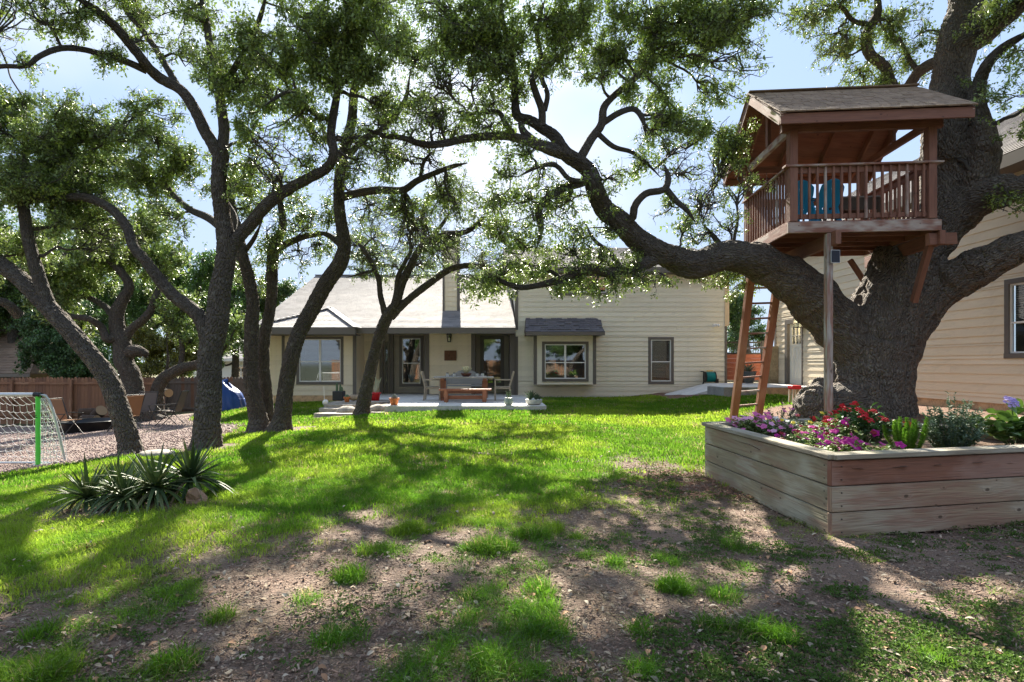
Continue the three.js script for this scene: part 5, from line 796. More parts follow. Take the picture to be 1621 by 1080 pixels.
{
  const t = thing('treehouse', 'red-brown wooden treehouse with shingled gable roof and railing, resting on the great oak', 'treehouse', T(1.2, 3.6, 1.1)), W = 2.44, DP = 2.25, FL = 3.82, RT = 4.79, EV = 5.52, m = M.redwood;
  const bm = (a, b, w, h, name, mat = m, r = 0.004) => part(name, beam(a, b, w, h, r), mat, t);
  // floor
  for (let i = 0; i < 16; i++) { const b = 0.02 + i * (DP - 0.04) / 16 + 0.067; bm(T(-0.03, FL - 0.015, b), T(W + 0.03, FL - 0.015, b), 0.132, 0.03, 'deck_board', i % 3 ? m : M.redwoodWorn); }
  bm(T(-0.045, FL - 0.125, -0.022), T(W + 0.045, FL - 0.125, -0.022), 0.044, 0.185, 'rim_beam', M.redwoodWorn); bm(T(-0.022, FL - 0.125, 0.001), T(-0.022, FL - 0.125, DP + 0.02), 0.044, 0.185, 'rim_beam', M.redwoodWorn);
  bm(T(W + 0.022, FL - 0.125, 0.001), T(W + 0.022, FL - 0.125, DP + 0.02), 0.044, 0.185, 'rim_beam'); bm(T(0.001, FL - 0.125, DP), T(W, FL - 0.125, DP), 0.044, 0.185, 'rim_beam');
  for (const b of [0.45, 0.9, 1.35, 1.8]) bm(T(0.003, FL - 0.115, b), T(W - 0.003, FL - 0.115, b), 0.044, 0.16, 'joist');
  bm(T(0.72, FL - 0.335, -0.2), T(0.72, FL - 0.335, DP + 0.25), 0.09, 0.235, 'bearer'); bm(T(2.5, FL - 0.335, -0.05), T(2.62, FL - 0.335, DP + 0.2), 0.09, 0.235, 'bearer'); 
  bm(T(2.3, FL - 0.36, 0.03), T(2.82, FL - 0.33, 0.14), 0.09, 0.2, 'bearer');
  bm(T(2.42, FL - 0.25, 0.08), P(1447, 478, 10.5), 0.09, 0.13, 'brace'); bm(P(1346, 412, 11.9), P(1379, 462, 11.6), 0.09, 0.1, 'brace');
  // posts and railing
  const cs = [[0.07, 0.07], [W - 0.07, 0.07], [W - 0.07, DP - 0.07], [0.07, DP - 0.07]];
  cs.forEach(([u, b]) => bm(T(u, FL, b), T(u, EV - 0.1, b), 0.14, 0.14, 'post', m, 0.008));
  bm(T(-0.08, RT, 0.045), T(W + 0.1, RT, 0.045), 0.15, 0.034, 'handrail', M.redwoodWorn); bm(T(0.045, RT, 0.13), T(0.045, RT, DP + 0.05), 0.15, 0.034, 'handrail', M.redwoodWorn); bm(T(W - 0.045, RT, 0.13), T(W - 0.045, RT, DP + 0.05), 0.15, 0.034, 'handrail'); bm(T(0.14, RT, DP - 0.045), T(W - 0.14, RT, DP - 0.045), 0.15, 0.034, 'handrail');
  const side = (a, b, n, skip) => {
    bm(T(a[0], RT - 0.075, a[1]), T(b[0], RT - 0.075, b[1]), 0.036, 0.1, 'rail'); bm(T(a[0], FL + 0.085, a[1]), T(b[0], FL + 0.085, b[1]), 0.036, 0.085, 'rail');
    const ox = b[1] === a[1] ? [0, a[1] < 1 ? -0.036 : 0.036] : [a[0] < 1 ? -0.036 : 0.036, 0];
    for (let i = 0; i < n; i++) { const k = (i + 0.5) / n, u = a[0] + (b[0] - a[0]) * k + ox[0], v = a[1] + (b[1] - a[1]) * k + ox[1]; if (skip && skip(u, v)) continue; bm(T(u, FL + 0.03, v), T(u, RT - 0.02, v), 0.036, 0.036, 'baluster', i % 5 === 3 ? M.redwoodWorn : m, 0.003); }
  };
  side([0.14, 0.06], [W - 0.14, 0.06], 16); side([0.06, 0.14], [0.06, DP - 0.14], 15); side([W - 0.06, 0.14], [W - 0.06, DP - 0.14], 15); side([0.14, DP - 0.06], [W - 0.14, DP - 0.06], 15, (u) => u < 0.8);
  // roof frame
  const rb = 1.12, RH = 6.58, U0 = -0.3, U1 = 2.78, F0 = -0.36, B0 = 2.66, FE = 5.56, BE = 5.44;
  bm(T(-0.12, EV - 0.05, 0.07), T(W + 0.12, EV - 0.05, 0.07), 0.09, 0.14, 'plate'); bm(T(-0.12, EV - 0.08, DP - 0.07), T(W + 0.12, EV - 0.08, DP - 0.07), 0.09, 0.14, 'plate');
  for (const u of [0.07, W - 0.07]) { bm(T(u, EV - 0.04, 0.12), T(u, EV - 0.06, DP - 0.12), 0.07, 0.13, 'tie_beam', u < 1 ? M.redwoodWorn : m); bm(T(u, EV + 0.03, rb), T(u, RH - 0.15, rb), 0.07, 0.09, 'king_post'); }
  bm(T(U0 + 0.02, RH - 0.13, rb), T(U1 - 0.02, RH - 0.13, rb), 0.044, 0.15, 'ridge_beam');
  for (const u of [-0.28, 0.07, 0.78, 1.6, W - 0.07, 2.76]) { const end = u < -0.2 || u > 2.7, h = end ? 0.16 : 0.12, dz = end ? 0.1 : 0.09; bm(T(u, FE - dz, F0 + 0.02), T(u, RH - dz, rb - 0.02), 0.04, h, end ? 'rake_board' : 'rafter', end ? M.redwoodWorn : m); bm(T(u, BE - dz, B0 - 0.02), T(u, RH - dz, rb + 0.02), 0.04, h, end ? 'rake_board' : 'rafter', m); }
  bm(T(U0, FE - 0.1, F0), T(U1, FE - 0.1, F0), 0.035, 0.15, 'fascia'); bm(T(U0, BE - 0.1, B0), T(U1, BE - 0.1, B0), 0.035, 0.15, 'fascia');
  part('roof_board', poly3([T(U0, FE - 0.005, F0 - 0.02), T(U1, FE - 0.005, F0 - 0.02), T(U1, RH, rb), T(U0, RH, rb)], 0.025), m, t); part('roof_board', poly3([T(U0, BE - 0.005, B0 + 0.02), T(U0, RH, rb), T(U1, RH, rb), T(U1, BE - 0.005, B0 + 0.02)], 0.025), m, t);
  const sh = (a, b, c, d, seed) => {                       // shingle courses with uneven tabs
    const out = roofPlane(a, b, c, d, 13, 0.006), f = rng(seed), up = d.clone().sub(a), al = b.clone().sub(a), L = al.length(), ln = up.length() / 13; al.normalize(); const ud = up.clone().normalize(), n = al.clone().cross(ud); if (n.y < 0) n.negate();
    const bas = new THREE.Matrix4();
    for (let i = 0; i < 13; i++) for (let x = -0.1; x < L; ) { const w = rr(0.13, 0.2, f), x0 = Math.max(0, x), x1 = Math.min(L, x + w - 0.008); x += w; if (x1 - x0 < 0.04) continue; const c0 = a.clone().addScaledVector(al, (x0 + x1) / 2).addScaledVector(ud, (i + 0.46) * ln + (f() - 0.5) * 0.014).addScaledVector(n, 0.019 + f() * 0.004); out.push(box(x1 - x0, rr(0.014, 0.026, f), ln * 0.96).applyMatrix4(bas.makeBasis(al, n, ud.clone().negate()).setPosition(c0)).applyMatrix4(new THREE.Matrix4())); }
    return out;
  };
  part('shingles', [...sh(T(U0 - 0.02, FE, F0 - 0.05), T(U1 + 0.02, FE, F0 - 0.05), T(U1 + 0.02, RH + 0.01, rb), T(U0 - 0.02, RH + 0.01, rb), 31), ...sh(T(U1 + 0.02, BE, B0 + 0.05), T(U0 - 0.02, BE, B0 + 0.05), T(U0 - 0.02, RH + 0.01, rb), T(U1 + 0.02, RH + 0.01, rb), 32)], M.shingleBrown, t, 'stuff');
  part('ridge_cap', beam(T(U0 - 0.02, RH + 0.035, rb), T(U1 + 0.02, RH + 0.035, rb), 0.2, 0.03, 0.01), M.shingleBrown, t);
  // the tall post in front
  bm(T(0.66, gh(5.95, 10.1) - 0.1, 0.02), T(0.66, FL - 0.23, 0.02), 0.105, 0.11, 'support_post', M.postWood, 0.008);
}
{ const at = T(0.72, 3.17, -0.09), t = thing('solar_panel', 'small dark solar panel fixed to the front post under the treehouse', 'solar panel', at);
  const q = new THREE.Matrix4().makeRotationY(TY).setPosition(at); part('frame', [box(0.165, 0.225, 0.018).applyMatrix4(q), box(0.05, 0.1, 0.05).translate(-0.03, 0, -0.03).applyMatrix4(q)], std({ color: C(0.45, 0.45, 0.45), metalness: 0.6, roughness: 0.4 }), t); part('cell', box(0.145, 0.205, 0.006).translate(0, 0, 0.0125).applyMatrix4(q), std({ color: C(0.012, 0.016, 0.03), roughness: 0.6 }), t); }
// chairs and table on the deck
{
  const blue = std({ color: C(0.012, 0.29, 0.52), roughness: 0.4 });
  const make = (label, u, b, turn) => {
    const t = thing('garden_chair', label, 'chair', T(u, 3.82, b), 'blue plastic chairs in the treehouse'), s = new THREE.Shape();
    s.moveTo(-0.17, 0); s.lineTo(0.17, 0); s.quadraticCurveTo(0.27, 0.25, 0.23, 0.5); s.quadraticCurveTo(0.12, 0.62, 0, 0.63); s.quadraticCurveTo(-0.12, 0.62, -0.23, 0.5); s.quadraticCurveTo(-0.27, 0.25, -0.17, 0);
    for (const [x, y, a, c] of [[-0.075, 0.1, 0.05, 0.03], [0.075, 0.1, 0.05, 0.03], [0, 0.46, 0.055, 0.01]]) { const h = new THREE.Path(); h.absellipse(x, y, a, c, 0, 6.2832, true); s.holes.push(h); }
    for (const x of [-0.1, 0, 0.1]) { const h = new THREE.Path(); h.moveTo(x - 0.006, 0.2); h.lineTo(x + 0.006, 0.2); h.lineTo(x + 0.006, 0.4); h.lineTo(x - 0.006, 0.4); s.holes.push(h); }
    const g = new THREE.ExtrudeGeometry(s, { depth: 0.022, bevelEnabled: true, bevelSize: 0.006, bevelThickness: 0.006, bevelSegments: 2, curveSegments: 14 }).rotateX(0.38).translate(0, 0.3, 0.22);
    const add = (n, geo) => { const m2 = shade(new THREE.Mesh(geo, blue)); m2.name = n; t.add(m2); return m2; };
    add('backrest', planarUV(g)); add('seat', box(0.46, 0.03, 0.48, 0.012).rotateX(0.14).translate(0, 0.32, -0.02));
    for (const x of [-1, 1]) { add('arm', box(0.1, 0.025, 0.6, 0.01).translate(x * 0.29, 0.56, -0.02)); add('leg', beam(V3(x * 0.27, 0, -0.24), V3(x * 0.27, 0.55, -0.2), 0.05, 0.07)); add('leg', beam(V3(x * 0.25, 0, 0.34), V3(x * 0.27, 0.55, 0.16), 0.05, 0.07)); }
    t.rotation.y = turn; return t;
  };
  make('blue plastic chair in the treehouse, the one next to the left corner post', 0.42, 1.0, TY - 0.1); make('blue plastic chair in the treehouse, between the other blue chair and the brown table', 0.88, 0.95, TY + 0.12);
  const t = thing('side_table', 'low brown table with grey top behind the treehouse railing', 'table', T(1.6, 3.82, 1.1));
  part('tabletop', beam(T(1.18, 4.46, 1.1), T(2.02, 4.46, 1.1), 0.5, 0.03, 0.006), std({ color: C(0.3, 0.27, 0.24) }), t); for (const b of [0.88, 1.32]) part('apron', beam(T(1.2, 4.33, b), T(2.0, 4.33, b), 0.025, 0.22), std({ color: C(0.1, 0.075, 0.06) }), t);
  for (const u of [1.22, 1.98]) for (const b of [0.88, 1.32]) part('leg', beam(T(u, 3.82, b), T(u, 4.44, b), 0.05, 0.05), std({ color: C(0.09, 0.065, 0.05) }), t);
}
// ladder
{
  const b0 = onGround(5.22, 12.2), b1 = onGround(5.72, 12.15), t = thing('ladder', 'red-brown wooden ladder leaning under the treehouse, its rungs worn pale', 'ladder', b0);
  M.ladder = std({ ...woodTex([0.3, 0.105, 0.05], [0.16, 0.055, 0.03], [0.4, 0.2, 0.12], { seed: 25, knots: 3 }), bumpScale: 0.003, roughness: 0.7 });
  const A = [b0.clone().setY(b0.y - 0.03), W3(5.2, 3.42, 11.2)], B2 = [b1.clone().setY(b1.y - 0.03), W3(5.75, 3.42, 11.2)];
  part('stile', beam(A[0], A[1], 0.14, 0.11, 0.006, V3(0, 0, 1)), M.ladder, t); part('stile', beam(B2[0], B2[1], 0.14, 0.11, 0.006, V3(0, 0, 1)), M.ladder, t);
  for (let i = 0; i < 11; i++) { const k = 0.035 + i * 0.088, p = A[0].clone().lerp(A[1], k), q = B2[0].clone().lerp(B2[1], k); p.x += 0.06; q.x -= 0.06; part('rung', beam(p, q, 0.085, 0.035, 0.005), M.redwoodWorn, t); }
}
// ---------------------------------------------------------------- raised planter
{
  const left = std({ ...woodTex([0.31, 0.26, 0.165], [0.16, 0.125, 0.075], [0.42, 0.39, 0.29], { seed: 41, knots: 6, stain: [0.27, 0.17, 0.11], blotch: 0.8 }), bumpScale: 0.004, roughness: 0.88 });
  const front = std({ ...woodTex([0.33, 0.235, 0.15], [0.14, 0.085, 0.05], [0.42, 0.36, 0.27], { seed: 42, knots: 10, stain: [0.28, 0.15, 0.1], blotch: 0.6 }), bumpScale: 0.004, roughness: 0.85 });
  const red = std({ ...woodTex([0.23, 0.1, 0.06], [0.11, 0.05, 0.032], [0.36, 0.24, 0.19], { seed: 43, knots: 5, blotch: 0.5 }), bumpScale: 0.004, roughness: 0.85 }), cap = std({ ...woodTex([0.29, 0.25, 0.185], [0.15, 0.12, 0.085], [0.4, 0.37, 0.3], { seed: 44, knots: 7 }), bumpScale: 0.004, roughness: 0.88 });
  const t = thing('raised_planter', 'weathered wooden raised planter of three plank courses with a flat cap, full of flowers', 'planter', W3(2.6, 0, 4.32)), n = PLANTER.length, c = PLANTER.reduce((a, p) => [a[0] + p[0] / n, a[1] + p[1] / n], [0, 0]);
  const ins = (k) => PLANTER.map(([x, d]) => { const vx = c[0] - x, vd = c[1] - d, l = Math.hypot(vx, vd); return [x + vx / l * k, d + vd / l * k]; });
  for (let i = 0; i < n; i++) {
    const [ax, ad] = PLANTER[i], [bx, bd] = PLANTER[(i + 1) % n], L = Math.hypot(bx - ax, bd - ad), ux = (bx - ax) / L, ud = (bd - ad) / L, g0 = -0.03, f = rng(60 + i);
    let nx = ud, nd = -ux; if ((c[0] - ax) * nx + (c[1] - ad) * nd < 0) { nx = -nx; nd = -nd; }
    for (let r = 0; r < 3; r++) { const y = g0 + 0.2 * r + 0.098, o = 0.022 + rr(-0.004, 0.004, f), s = i % 2 ? 0.0 : 0.045; part('plank', beam(W3(ax + nx * o + ux * s, y, ad + nd * o + ud * s), W3(bx + nx * o - ux * s, y, bd + nd * o - ud * s), 0.042, 0.193, 0.006), i === 0 || i === 4 ? left : r === 2 && i === 1 ? red : front, t); }
    part('cap_board', beam(W3(ax + nx * 0.05 + ux * (i ? 0.02 : 0), 0.592, ad + nd * 0.05 + ud * (i ? 0.03 : 0)), W3(bx + nx * 0.05 - ux * 0.005, 0.592 + (i % 2) * 0.003, bd + nd * 0.05 - ud * 0.005), 0.15, 0.04, 0.008), cap, t);
    part('corner_post', beam(W3(ax + (c[0] - ax) * 0.055, -0.03, ad + (c[1] - ad) * 0.055), W3(ax + (c[0] - ax) * 0.055, 0.56, ad + (c[1] - ad) * 0.055), 0.09, 0.09), left, t);
    for (let r = 0; r < 3; r++) for (const e of [0.09, L - 0.09]) for (const q of [-0.05, 0.05]) part('nail', new THREE.CylinderGeometry(0.005, 0.005, 0.006, 8).rotateX(Math.PI / 2).rotateY(Math.atan2(-nx, nd)).translate(ax + ux * e + nx * -0.001, g0 + 0.2 * r + 0.098 + q, -(ad + ud * e + nd * -0.001)), M.dark, t);
  }
  const pos = [], uv = [], idx = [], N = 44, key = new Map(), q = ins(0.03);
  const vt = (i, j) => { const k = i + ',' + j; if (!key.has(k)) { key.set(k, pos.length / 3); const X = 2.4 + i * 0.08, d = 4.2 + j * 0.08; pos.push(X, 0.49 + (N2(X * 3, d * 3, 66, 3) - 0.5) * 0.09, -d); uv.push(X, d); } return key.get(k); };
  for (let i = 0; i < N; i++) for (let j = 0; j < N; j++) if (inPoly(2.44 + i * 0.08, 4.24 + j * 0.08, q)) { const a = vt(i, j), b = vt(i + 1, j), e = vt(i, j + 1), d = vt(i + 1, j + 1); idx.push(a, b, e, e, b, d); }
  const g = new THREE.BufferGeometry(); g.setAttribute('position', new THREE.Float32BufferAttribute(pos, 3)); g.setAttribute('uv', new THREE.Float32BufferAttribute(uv, 2)); g.setIndex(idx); g.computeVertexNormals(); part('soil', g, M.bed, t);
}
// ---------------------------------------------------------------- plants
const leafGeo = (l, w, droop = 0.15, fold = 0.15) => { const pos = [], idx = [], n = 4; for (let i = 0; i <= n; i++) { const t = i / n, hw = w / 2 * Math.sin(Math.PI * Math.min(0.98, 0.06 + t * 0.92)), y = l * (0.1 * Math.sin(t * 3.1) - droop * t * t); pos.push(-hw, y + hw * fold, t * l, 0, y, t * l, hw, y + hw * fold, t * l); if (i) { const o = (i - 1) * 3; for (const k of [0, 1]) idx.push(o + k, o + k + 3, o + k + 1, o + k + 1, o + k + 3, o + k + 4); } } const g = new THREE.BufferGeometry(); g.setAttribute('position', new THREE.Float32BufferAttribute(pos, 3)); g.setIndex(idx); g.computeVertexNormals(); return g; };
M.plant = new THREE.MeshPhysicalMaterial({ color: C(1, 1, 1), roughness: 0.65, transmission: 0.4, thickness: 0, ior: 1.3, side: THREE.DoubleSide });
M.stem = std({ color: C(0.1, 0.15, 0.05), roughness: 0.8 });
const orient = (dir, roll = 0) => new THREE.Quaternion().setFromUnitVectors(V3(0, 0, 1), dir.clone().normalize()).multiply(new THREE.Quaternion().setFromAxisAngle(V3(0, 0, 1), roll));
// a low flowering plant: stems fan out of the base, leaves along them, one flower mesh per bloom
function bush(label, name, cat, at, o) {
  const t = thing(name, label, cat, at, o.group), f = rng(o.seed), L = [], wood = [], g = leafGeo(o.leaf, o.leaf * (o.lw ?? 0.45)), blooms = [];
  for (let s = 0; s < o.stems; s++) {
    const a = f() * 6.283, q = Math.pow(f(), o.even ?? 0.5), tip = V3(Math.cos(a) * q * o.rx, o.h * rr(0.6, 1.08, f) * (1 - (o.dome ?? 0.45) * q * q), Math.sin(a) * q * o.rz), b = V3(tip.x * 0.25, 0, tip.z * 0.25), mid = b.clone().lerp(tip, 0.55).add(V3(0, tip.y * 0.12, 0)), cv = new THREE.QuadraticBezierCurve3(b, mid, tip);
    wood.push(sweep(cv, 4, 4, (u) => 0.0035 * (1.3 - u)));
    for (let k = 0; k < o.perStem; k++) { const u = rr(o.from ?? 0.25, 1, f), p = cv.getPoint(u), a2 = f() * 6.283, dir = V3(Math.cos(a2), rr(-0.1, 0.9, f) * (o.upright ?? 1), Math.sin(a2)), sc = rr(0.6, 1.25, f), c = mix3(o.c0, o.c1, f() * u); L.push([new THREE.Matrix4().compose(p, orient(dir, rr(-0.6, 0.6, f)), V3(sc, sc, sc)), C(...c)]); }
    if (o.flower && s < o.flowers) blooms.push(tip);
  }
  const st = shade(new THREE.Mesh(merge(wood), M.stem)); st.name = 'stems'; st.userData.kind = 'stuff'; t.add(st);
  const fo = shade(new THREE.InstancedMesh(g, M.plant, L.length)); L.forEach(([m, c], i) => { fo.setMatrixAt(i, m); fo.setColorAt(i, c); }); fo.name = 'leaves'; fo.userData.kind = 'stuff'; t.add(fo);
  blooms.forEach((p, i) => { const m = shade(new THREE.Mesh(o.flower[i % o.flower.length][0], o.flower[i % o.flower.length][1])); m.name = 'flower'; m.position.copy(p).add(V3(0, 0.012, 0)); m.quaternion.copy(orient(V3(gauss(f) * 0.6, 0.5 + f() * 0.6, 0.5 + gauss(f) * 0.4), f() * 6)); m.scale.setScalar(rr(0.75, 1.2, f)); t.add(m); });
  return t;
}
const petunia = (r) => { const pos = [0, 0, -0.012], idx = [], n = 25; for (let i = 0; i < n; i++) { const a = i / n * 6.283, q = r * (0.86 + 0.14 * Math.cos(a * 5)); pos.push(Math.cos(a) * q * 0.5, Math.sin(a) * q * 0.5, 0.004, Math.cos(a) * q, Math.sin(a) * q, 0.004 * Math.cos(a * 10) - 0.002); } for (let i = 0; i < n; i++) { const a = 1 + i * 2, b = 1 + (i + 1) % n * 2; idx.push(0, a, b, a, a + 1, b, b, a + 1, b + 1); } const g = new THREE.BufferGeometry(); g.setAttribute('position', new THREE.Float32BufferAttribute(pos, 3)); g.setIndex(idx); g.computeVertexNormals(); return g; };
const cluster = (r, n, pr) => { const f = rng(n), out = []; for (let i = 0; i < n; i++) { const a = i * 2.4, q = Math.sqrt(i / n) * r; out.push(petunia(pr).rotateX(rr(-0.6, 0.6, f)).translate(Math.cos(a) * q, Math.sin(a) * q, r * 0.55 * (1 - (q / r) ** 2))); } return merge(out); };
const petal = (r, g, b) => new THREE.MeshPhysicalMaterial({ color: C(r, g, b), roughness: 0.6, transmission: 0.35, thickness: 0, ior: 1.3, side: THREE.DoubleSide });
const PET = petunia(0.04), PETs = petunia(0.028), RED = cluster(0.04, 11, 0.014), LIL = cluster(0.05, 22, 0.015);
const onSoil = (px, py) => { const [X, d] = hit(px, py, 0.5); return W3(X, 0.47, d); };
{
  const mag = petal(0.45, 0.004, 0.22), mag2 = petal(0.55, 0.012, 0.3), pink = petal(0.7, 0.16, 0.42), pale = petal(0.8, 0.4, 0.62), red = petal(0.7, 0.008, 0.02), dred = petal(0.3, 0.005, 0.02), yel = petal(0.8, 0.6, 0.04), lil = petal(0.5, 0.38, 0.75), white = petal(0.75, 0.75, 0.68);
  const pg = { leaf: 0.045, c0: [0.12, 0.2, 0.05], c1: [0.34, 0.42, 0.12], stems: 80, perStem: 12, lw: 0.42, group: 'petunias in the planter' };
  bush('magenta petunia nearest the planter front corner', 'petunia', 'flowers', onSoil(1345, 728), { ...pg, rx: 0.36, rz: 0.26, h: 0.19, seed: 1, flower: [[PET, mag], [PET, mag], [PETs, mag2]], flowers: 34 });
  bush('magenta petunia at the front cap, right of the nearest one and before the fern', 'petunia', 'flowers', onSoil(1390, 728), { ...pg, rx: 0.28, rz: 0.2, h: 0.17, seed: 2, flower: [[PET, mag], [PET, mag2]], flowers: 14 });
  bush('magenta and crimson petunia spilling over the left cap of the planter', 'petunia', 'flowers', onSoil(1285, 710), { ...pg, rx: 0.33, rz: 0.3, h: 0.2, seed: 3, flower: [[PET, mag], [PETs, dred], [PET, mag2]], flowers: 30 });
  bush('mixed petunia with crimson and magenta blooms in the middle of the planter', 'petunia', 'flowers', onSoil(1325, 698), { ...pg, rx: 0.4, rz: 0.3, h: 0.24, seed: 4, flower: [[PET, mag], [PETs, mag2], [PETs, dred]], flowers: 30, stems: 90 });
  bush('white-flecked pale plant with a few yellow blooms behind the petunias', 'flowering_plant', 'flowers', onSoil(1258, 690), { ...pg, group: undefined, rx: 0.34, rz: 0.4, h: 0.24, seed: 5, c0: [0.2, 0.26, 0.14], c1: [0.5, 0.53, 0.35], leaf: 0.035, flower: [[PETs, white], [PETs, yel], [PETs, white], [PETs, dred]], flowers: 26 });
  bush('pale pink petunia at the far left corner of the planter by the ladder', 'petunia', 'flowers', onSoil(1200, 686), { ...pg, rx: 0.36, rz: 0.45, h: 0.24, seed: 6, flower: [[PET, pink], [PET, pale], [PETs, pink]], flowers: 40 });
  bush('thin grey-leaved plant with tiny pink blooms behind the pale pink petunia', 'flowering_plant', 'flowers', onSoil(1230, 680), { ...pg, group: undefined, rx: 0.3, rz: 0.3, h: 0.33, seed: 7, stems: 40, perStem: 14, leaf: 0.03, c0: [0.12, 0.17, 0.07], c1: [0.28, 0.33, 0.16], flower: [[PETs, pink]], flowers: 11 });
  bush('dark-leaved plant with bright red flower heads in front of the oak trunk', 'flowering_plant', 'flowers', onSoil(1365, 695), { rx: 0.42, rz: 0.34, h: 0.42, seed: 8, stems: 60, perStem: 14, leaf: 0.075, lw: 0.36, c0: [0.045, 0.11, 0.03], c1: [0.1, 0.22, 0.05], dome: 0.5, flower: [[RED, red]], flowers: 25 });
  bush('small dark-leaved plant with red heads between the post and the larger red plant', 'flowering_plant', 'flowers', onSoil(1322, 685), { rx: 0.3, rz: 0.28, h: 0.3, seed: 18, stems: 40, perStem: 12, leaf: 0.06, lw: 0.36, c0: [0.06, 0.13, 0.03], c1: [0.14, 0.27, 0.06], flower: [[RED, red], [RED, red], [PETs, yel]], flowers: 13 });
  bush('grey-green upright sage bush between the fern and the hydrangea', 'sage_bush', 'shrub', onSoil(1508, 716), { rx: 0.27, rz: 0.25, h: 0.56, seed: 9, stems: 130, perStem: 30, leaf: 0.034, lw: 0.38, c0: [0.07, 0.12, 0.075], c1: [0.2, 0.28, 0.17], dome: 0.5, upright: 1.4, from: 0.15 });
  bush('hydrangea with big green leaves and one lilac flower head at the right edge', 'hydrangea', 'shrub', onSoil(1612, 702), { rx: 0.34, rz: 0.28, h: 0.42, seed: 10, stems: 26, perStem: 7, leaf: 0.13, lw: 0.66, c0: [0.07, 0.15, 0.03], c1: [0.2, 0.33, 0.05], dome: 0.5, flower: [[LIL, lil]], flowers: 0 });
  const hy = scene.children.at(-1); { const m = shade(new THREE.Mesh(LIL, lil)); m.name = 'flower'; const q = P(1600, 637, -(hy.position.z)); m.position.copy(q).sub(hy.position); m.quaternion.copy(orient(V3(0, 0.7, 0.7))); m.scale.setScalar(1.4); hy.add(m); const s = shade(new THREE.Mesh(tube([V3(0, 0.02, 0), q.clone().sub(hy.position)], 0.005, 5), M.stem)); s.name = 'stem'; hy.add(s); }
  // foxtail fern: upright plumes
  const at = onSoil(1440, 716), t = thing('foxtail_fern', 'bright green foxtail fern with upright plumes in the planter', 'fern', at), f = rng(33), nd = leafGeo(0.03, 0.006, 0, 0);
  for (let k = 0; k < 15; k++) {
    const a = f() * 6.283, q = k ? 0.05 + 0.1 * f() : 0.01, tip = V3(Math.cos(a) * q * 1.35, rr(0.22, 0.34, f) * (k === 2 ? 1.25 : 1), Math.sin(a) * q * 1.2), b = V3(tip.x * 0.35, 0, tip.z * 0.35), cv = new THREE.QuadraticBezierCurve3(b, b.clone().lerp(tip, 0.5).add(V3(tip.x * 0.3, 0, tip.z * 0.3)), tip), L = [];
    for (let i = 0; i < 420; i++) { const u = 0.05 + 0.95 * f(), p = cv.getPoint(u), a2 = f() * 6.283, r = 0.8 + 0.5 * Math.sin(Math.min(1, u * 1.05) * 3.0), s = rr(0.8, 1.1, f) * r; const c = mix3([0.1, 0.24, 0.02], [0.26, 0.46, 0.05], f()); L.push([new THREE.Matrix4().compose(p, orient(V3(Math.cos(a2), 0.75, Math.sin(a2))), V3(s, s, s)), C(...c)]); }
    const m = shade(new THREE.InstancedMesh(nd, M.plant, L.length)); L.forEach(([x, c], i) => { m.setMatrixAt(i, x); m.setColorAt(i, c); }); m.name = 'plume'; m.userData.kind = 'stuff'; t.add(m);
  }
}
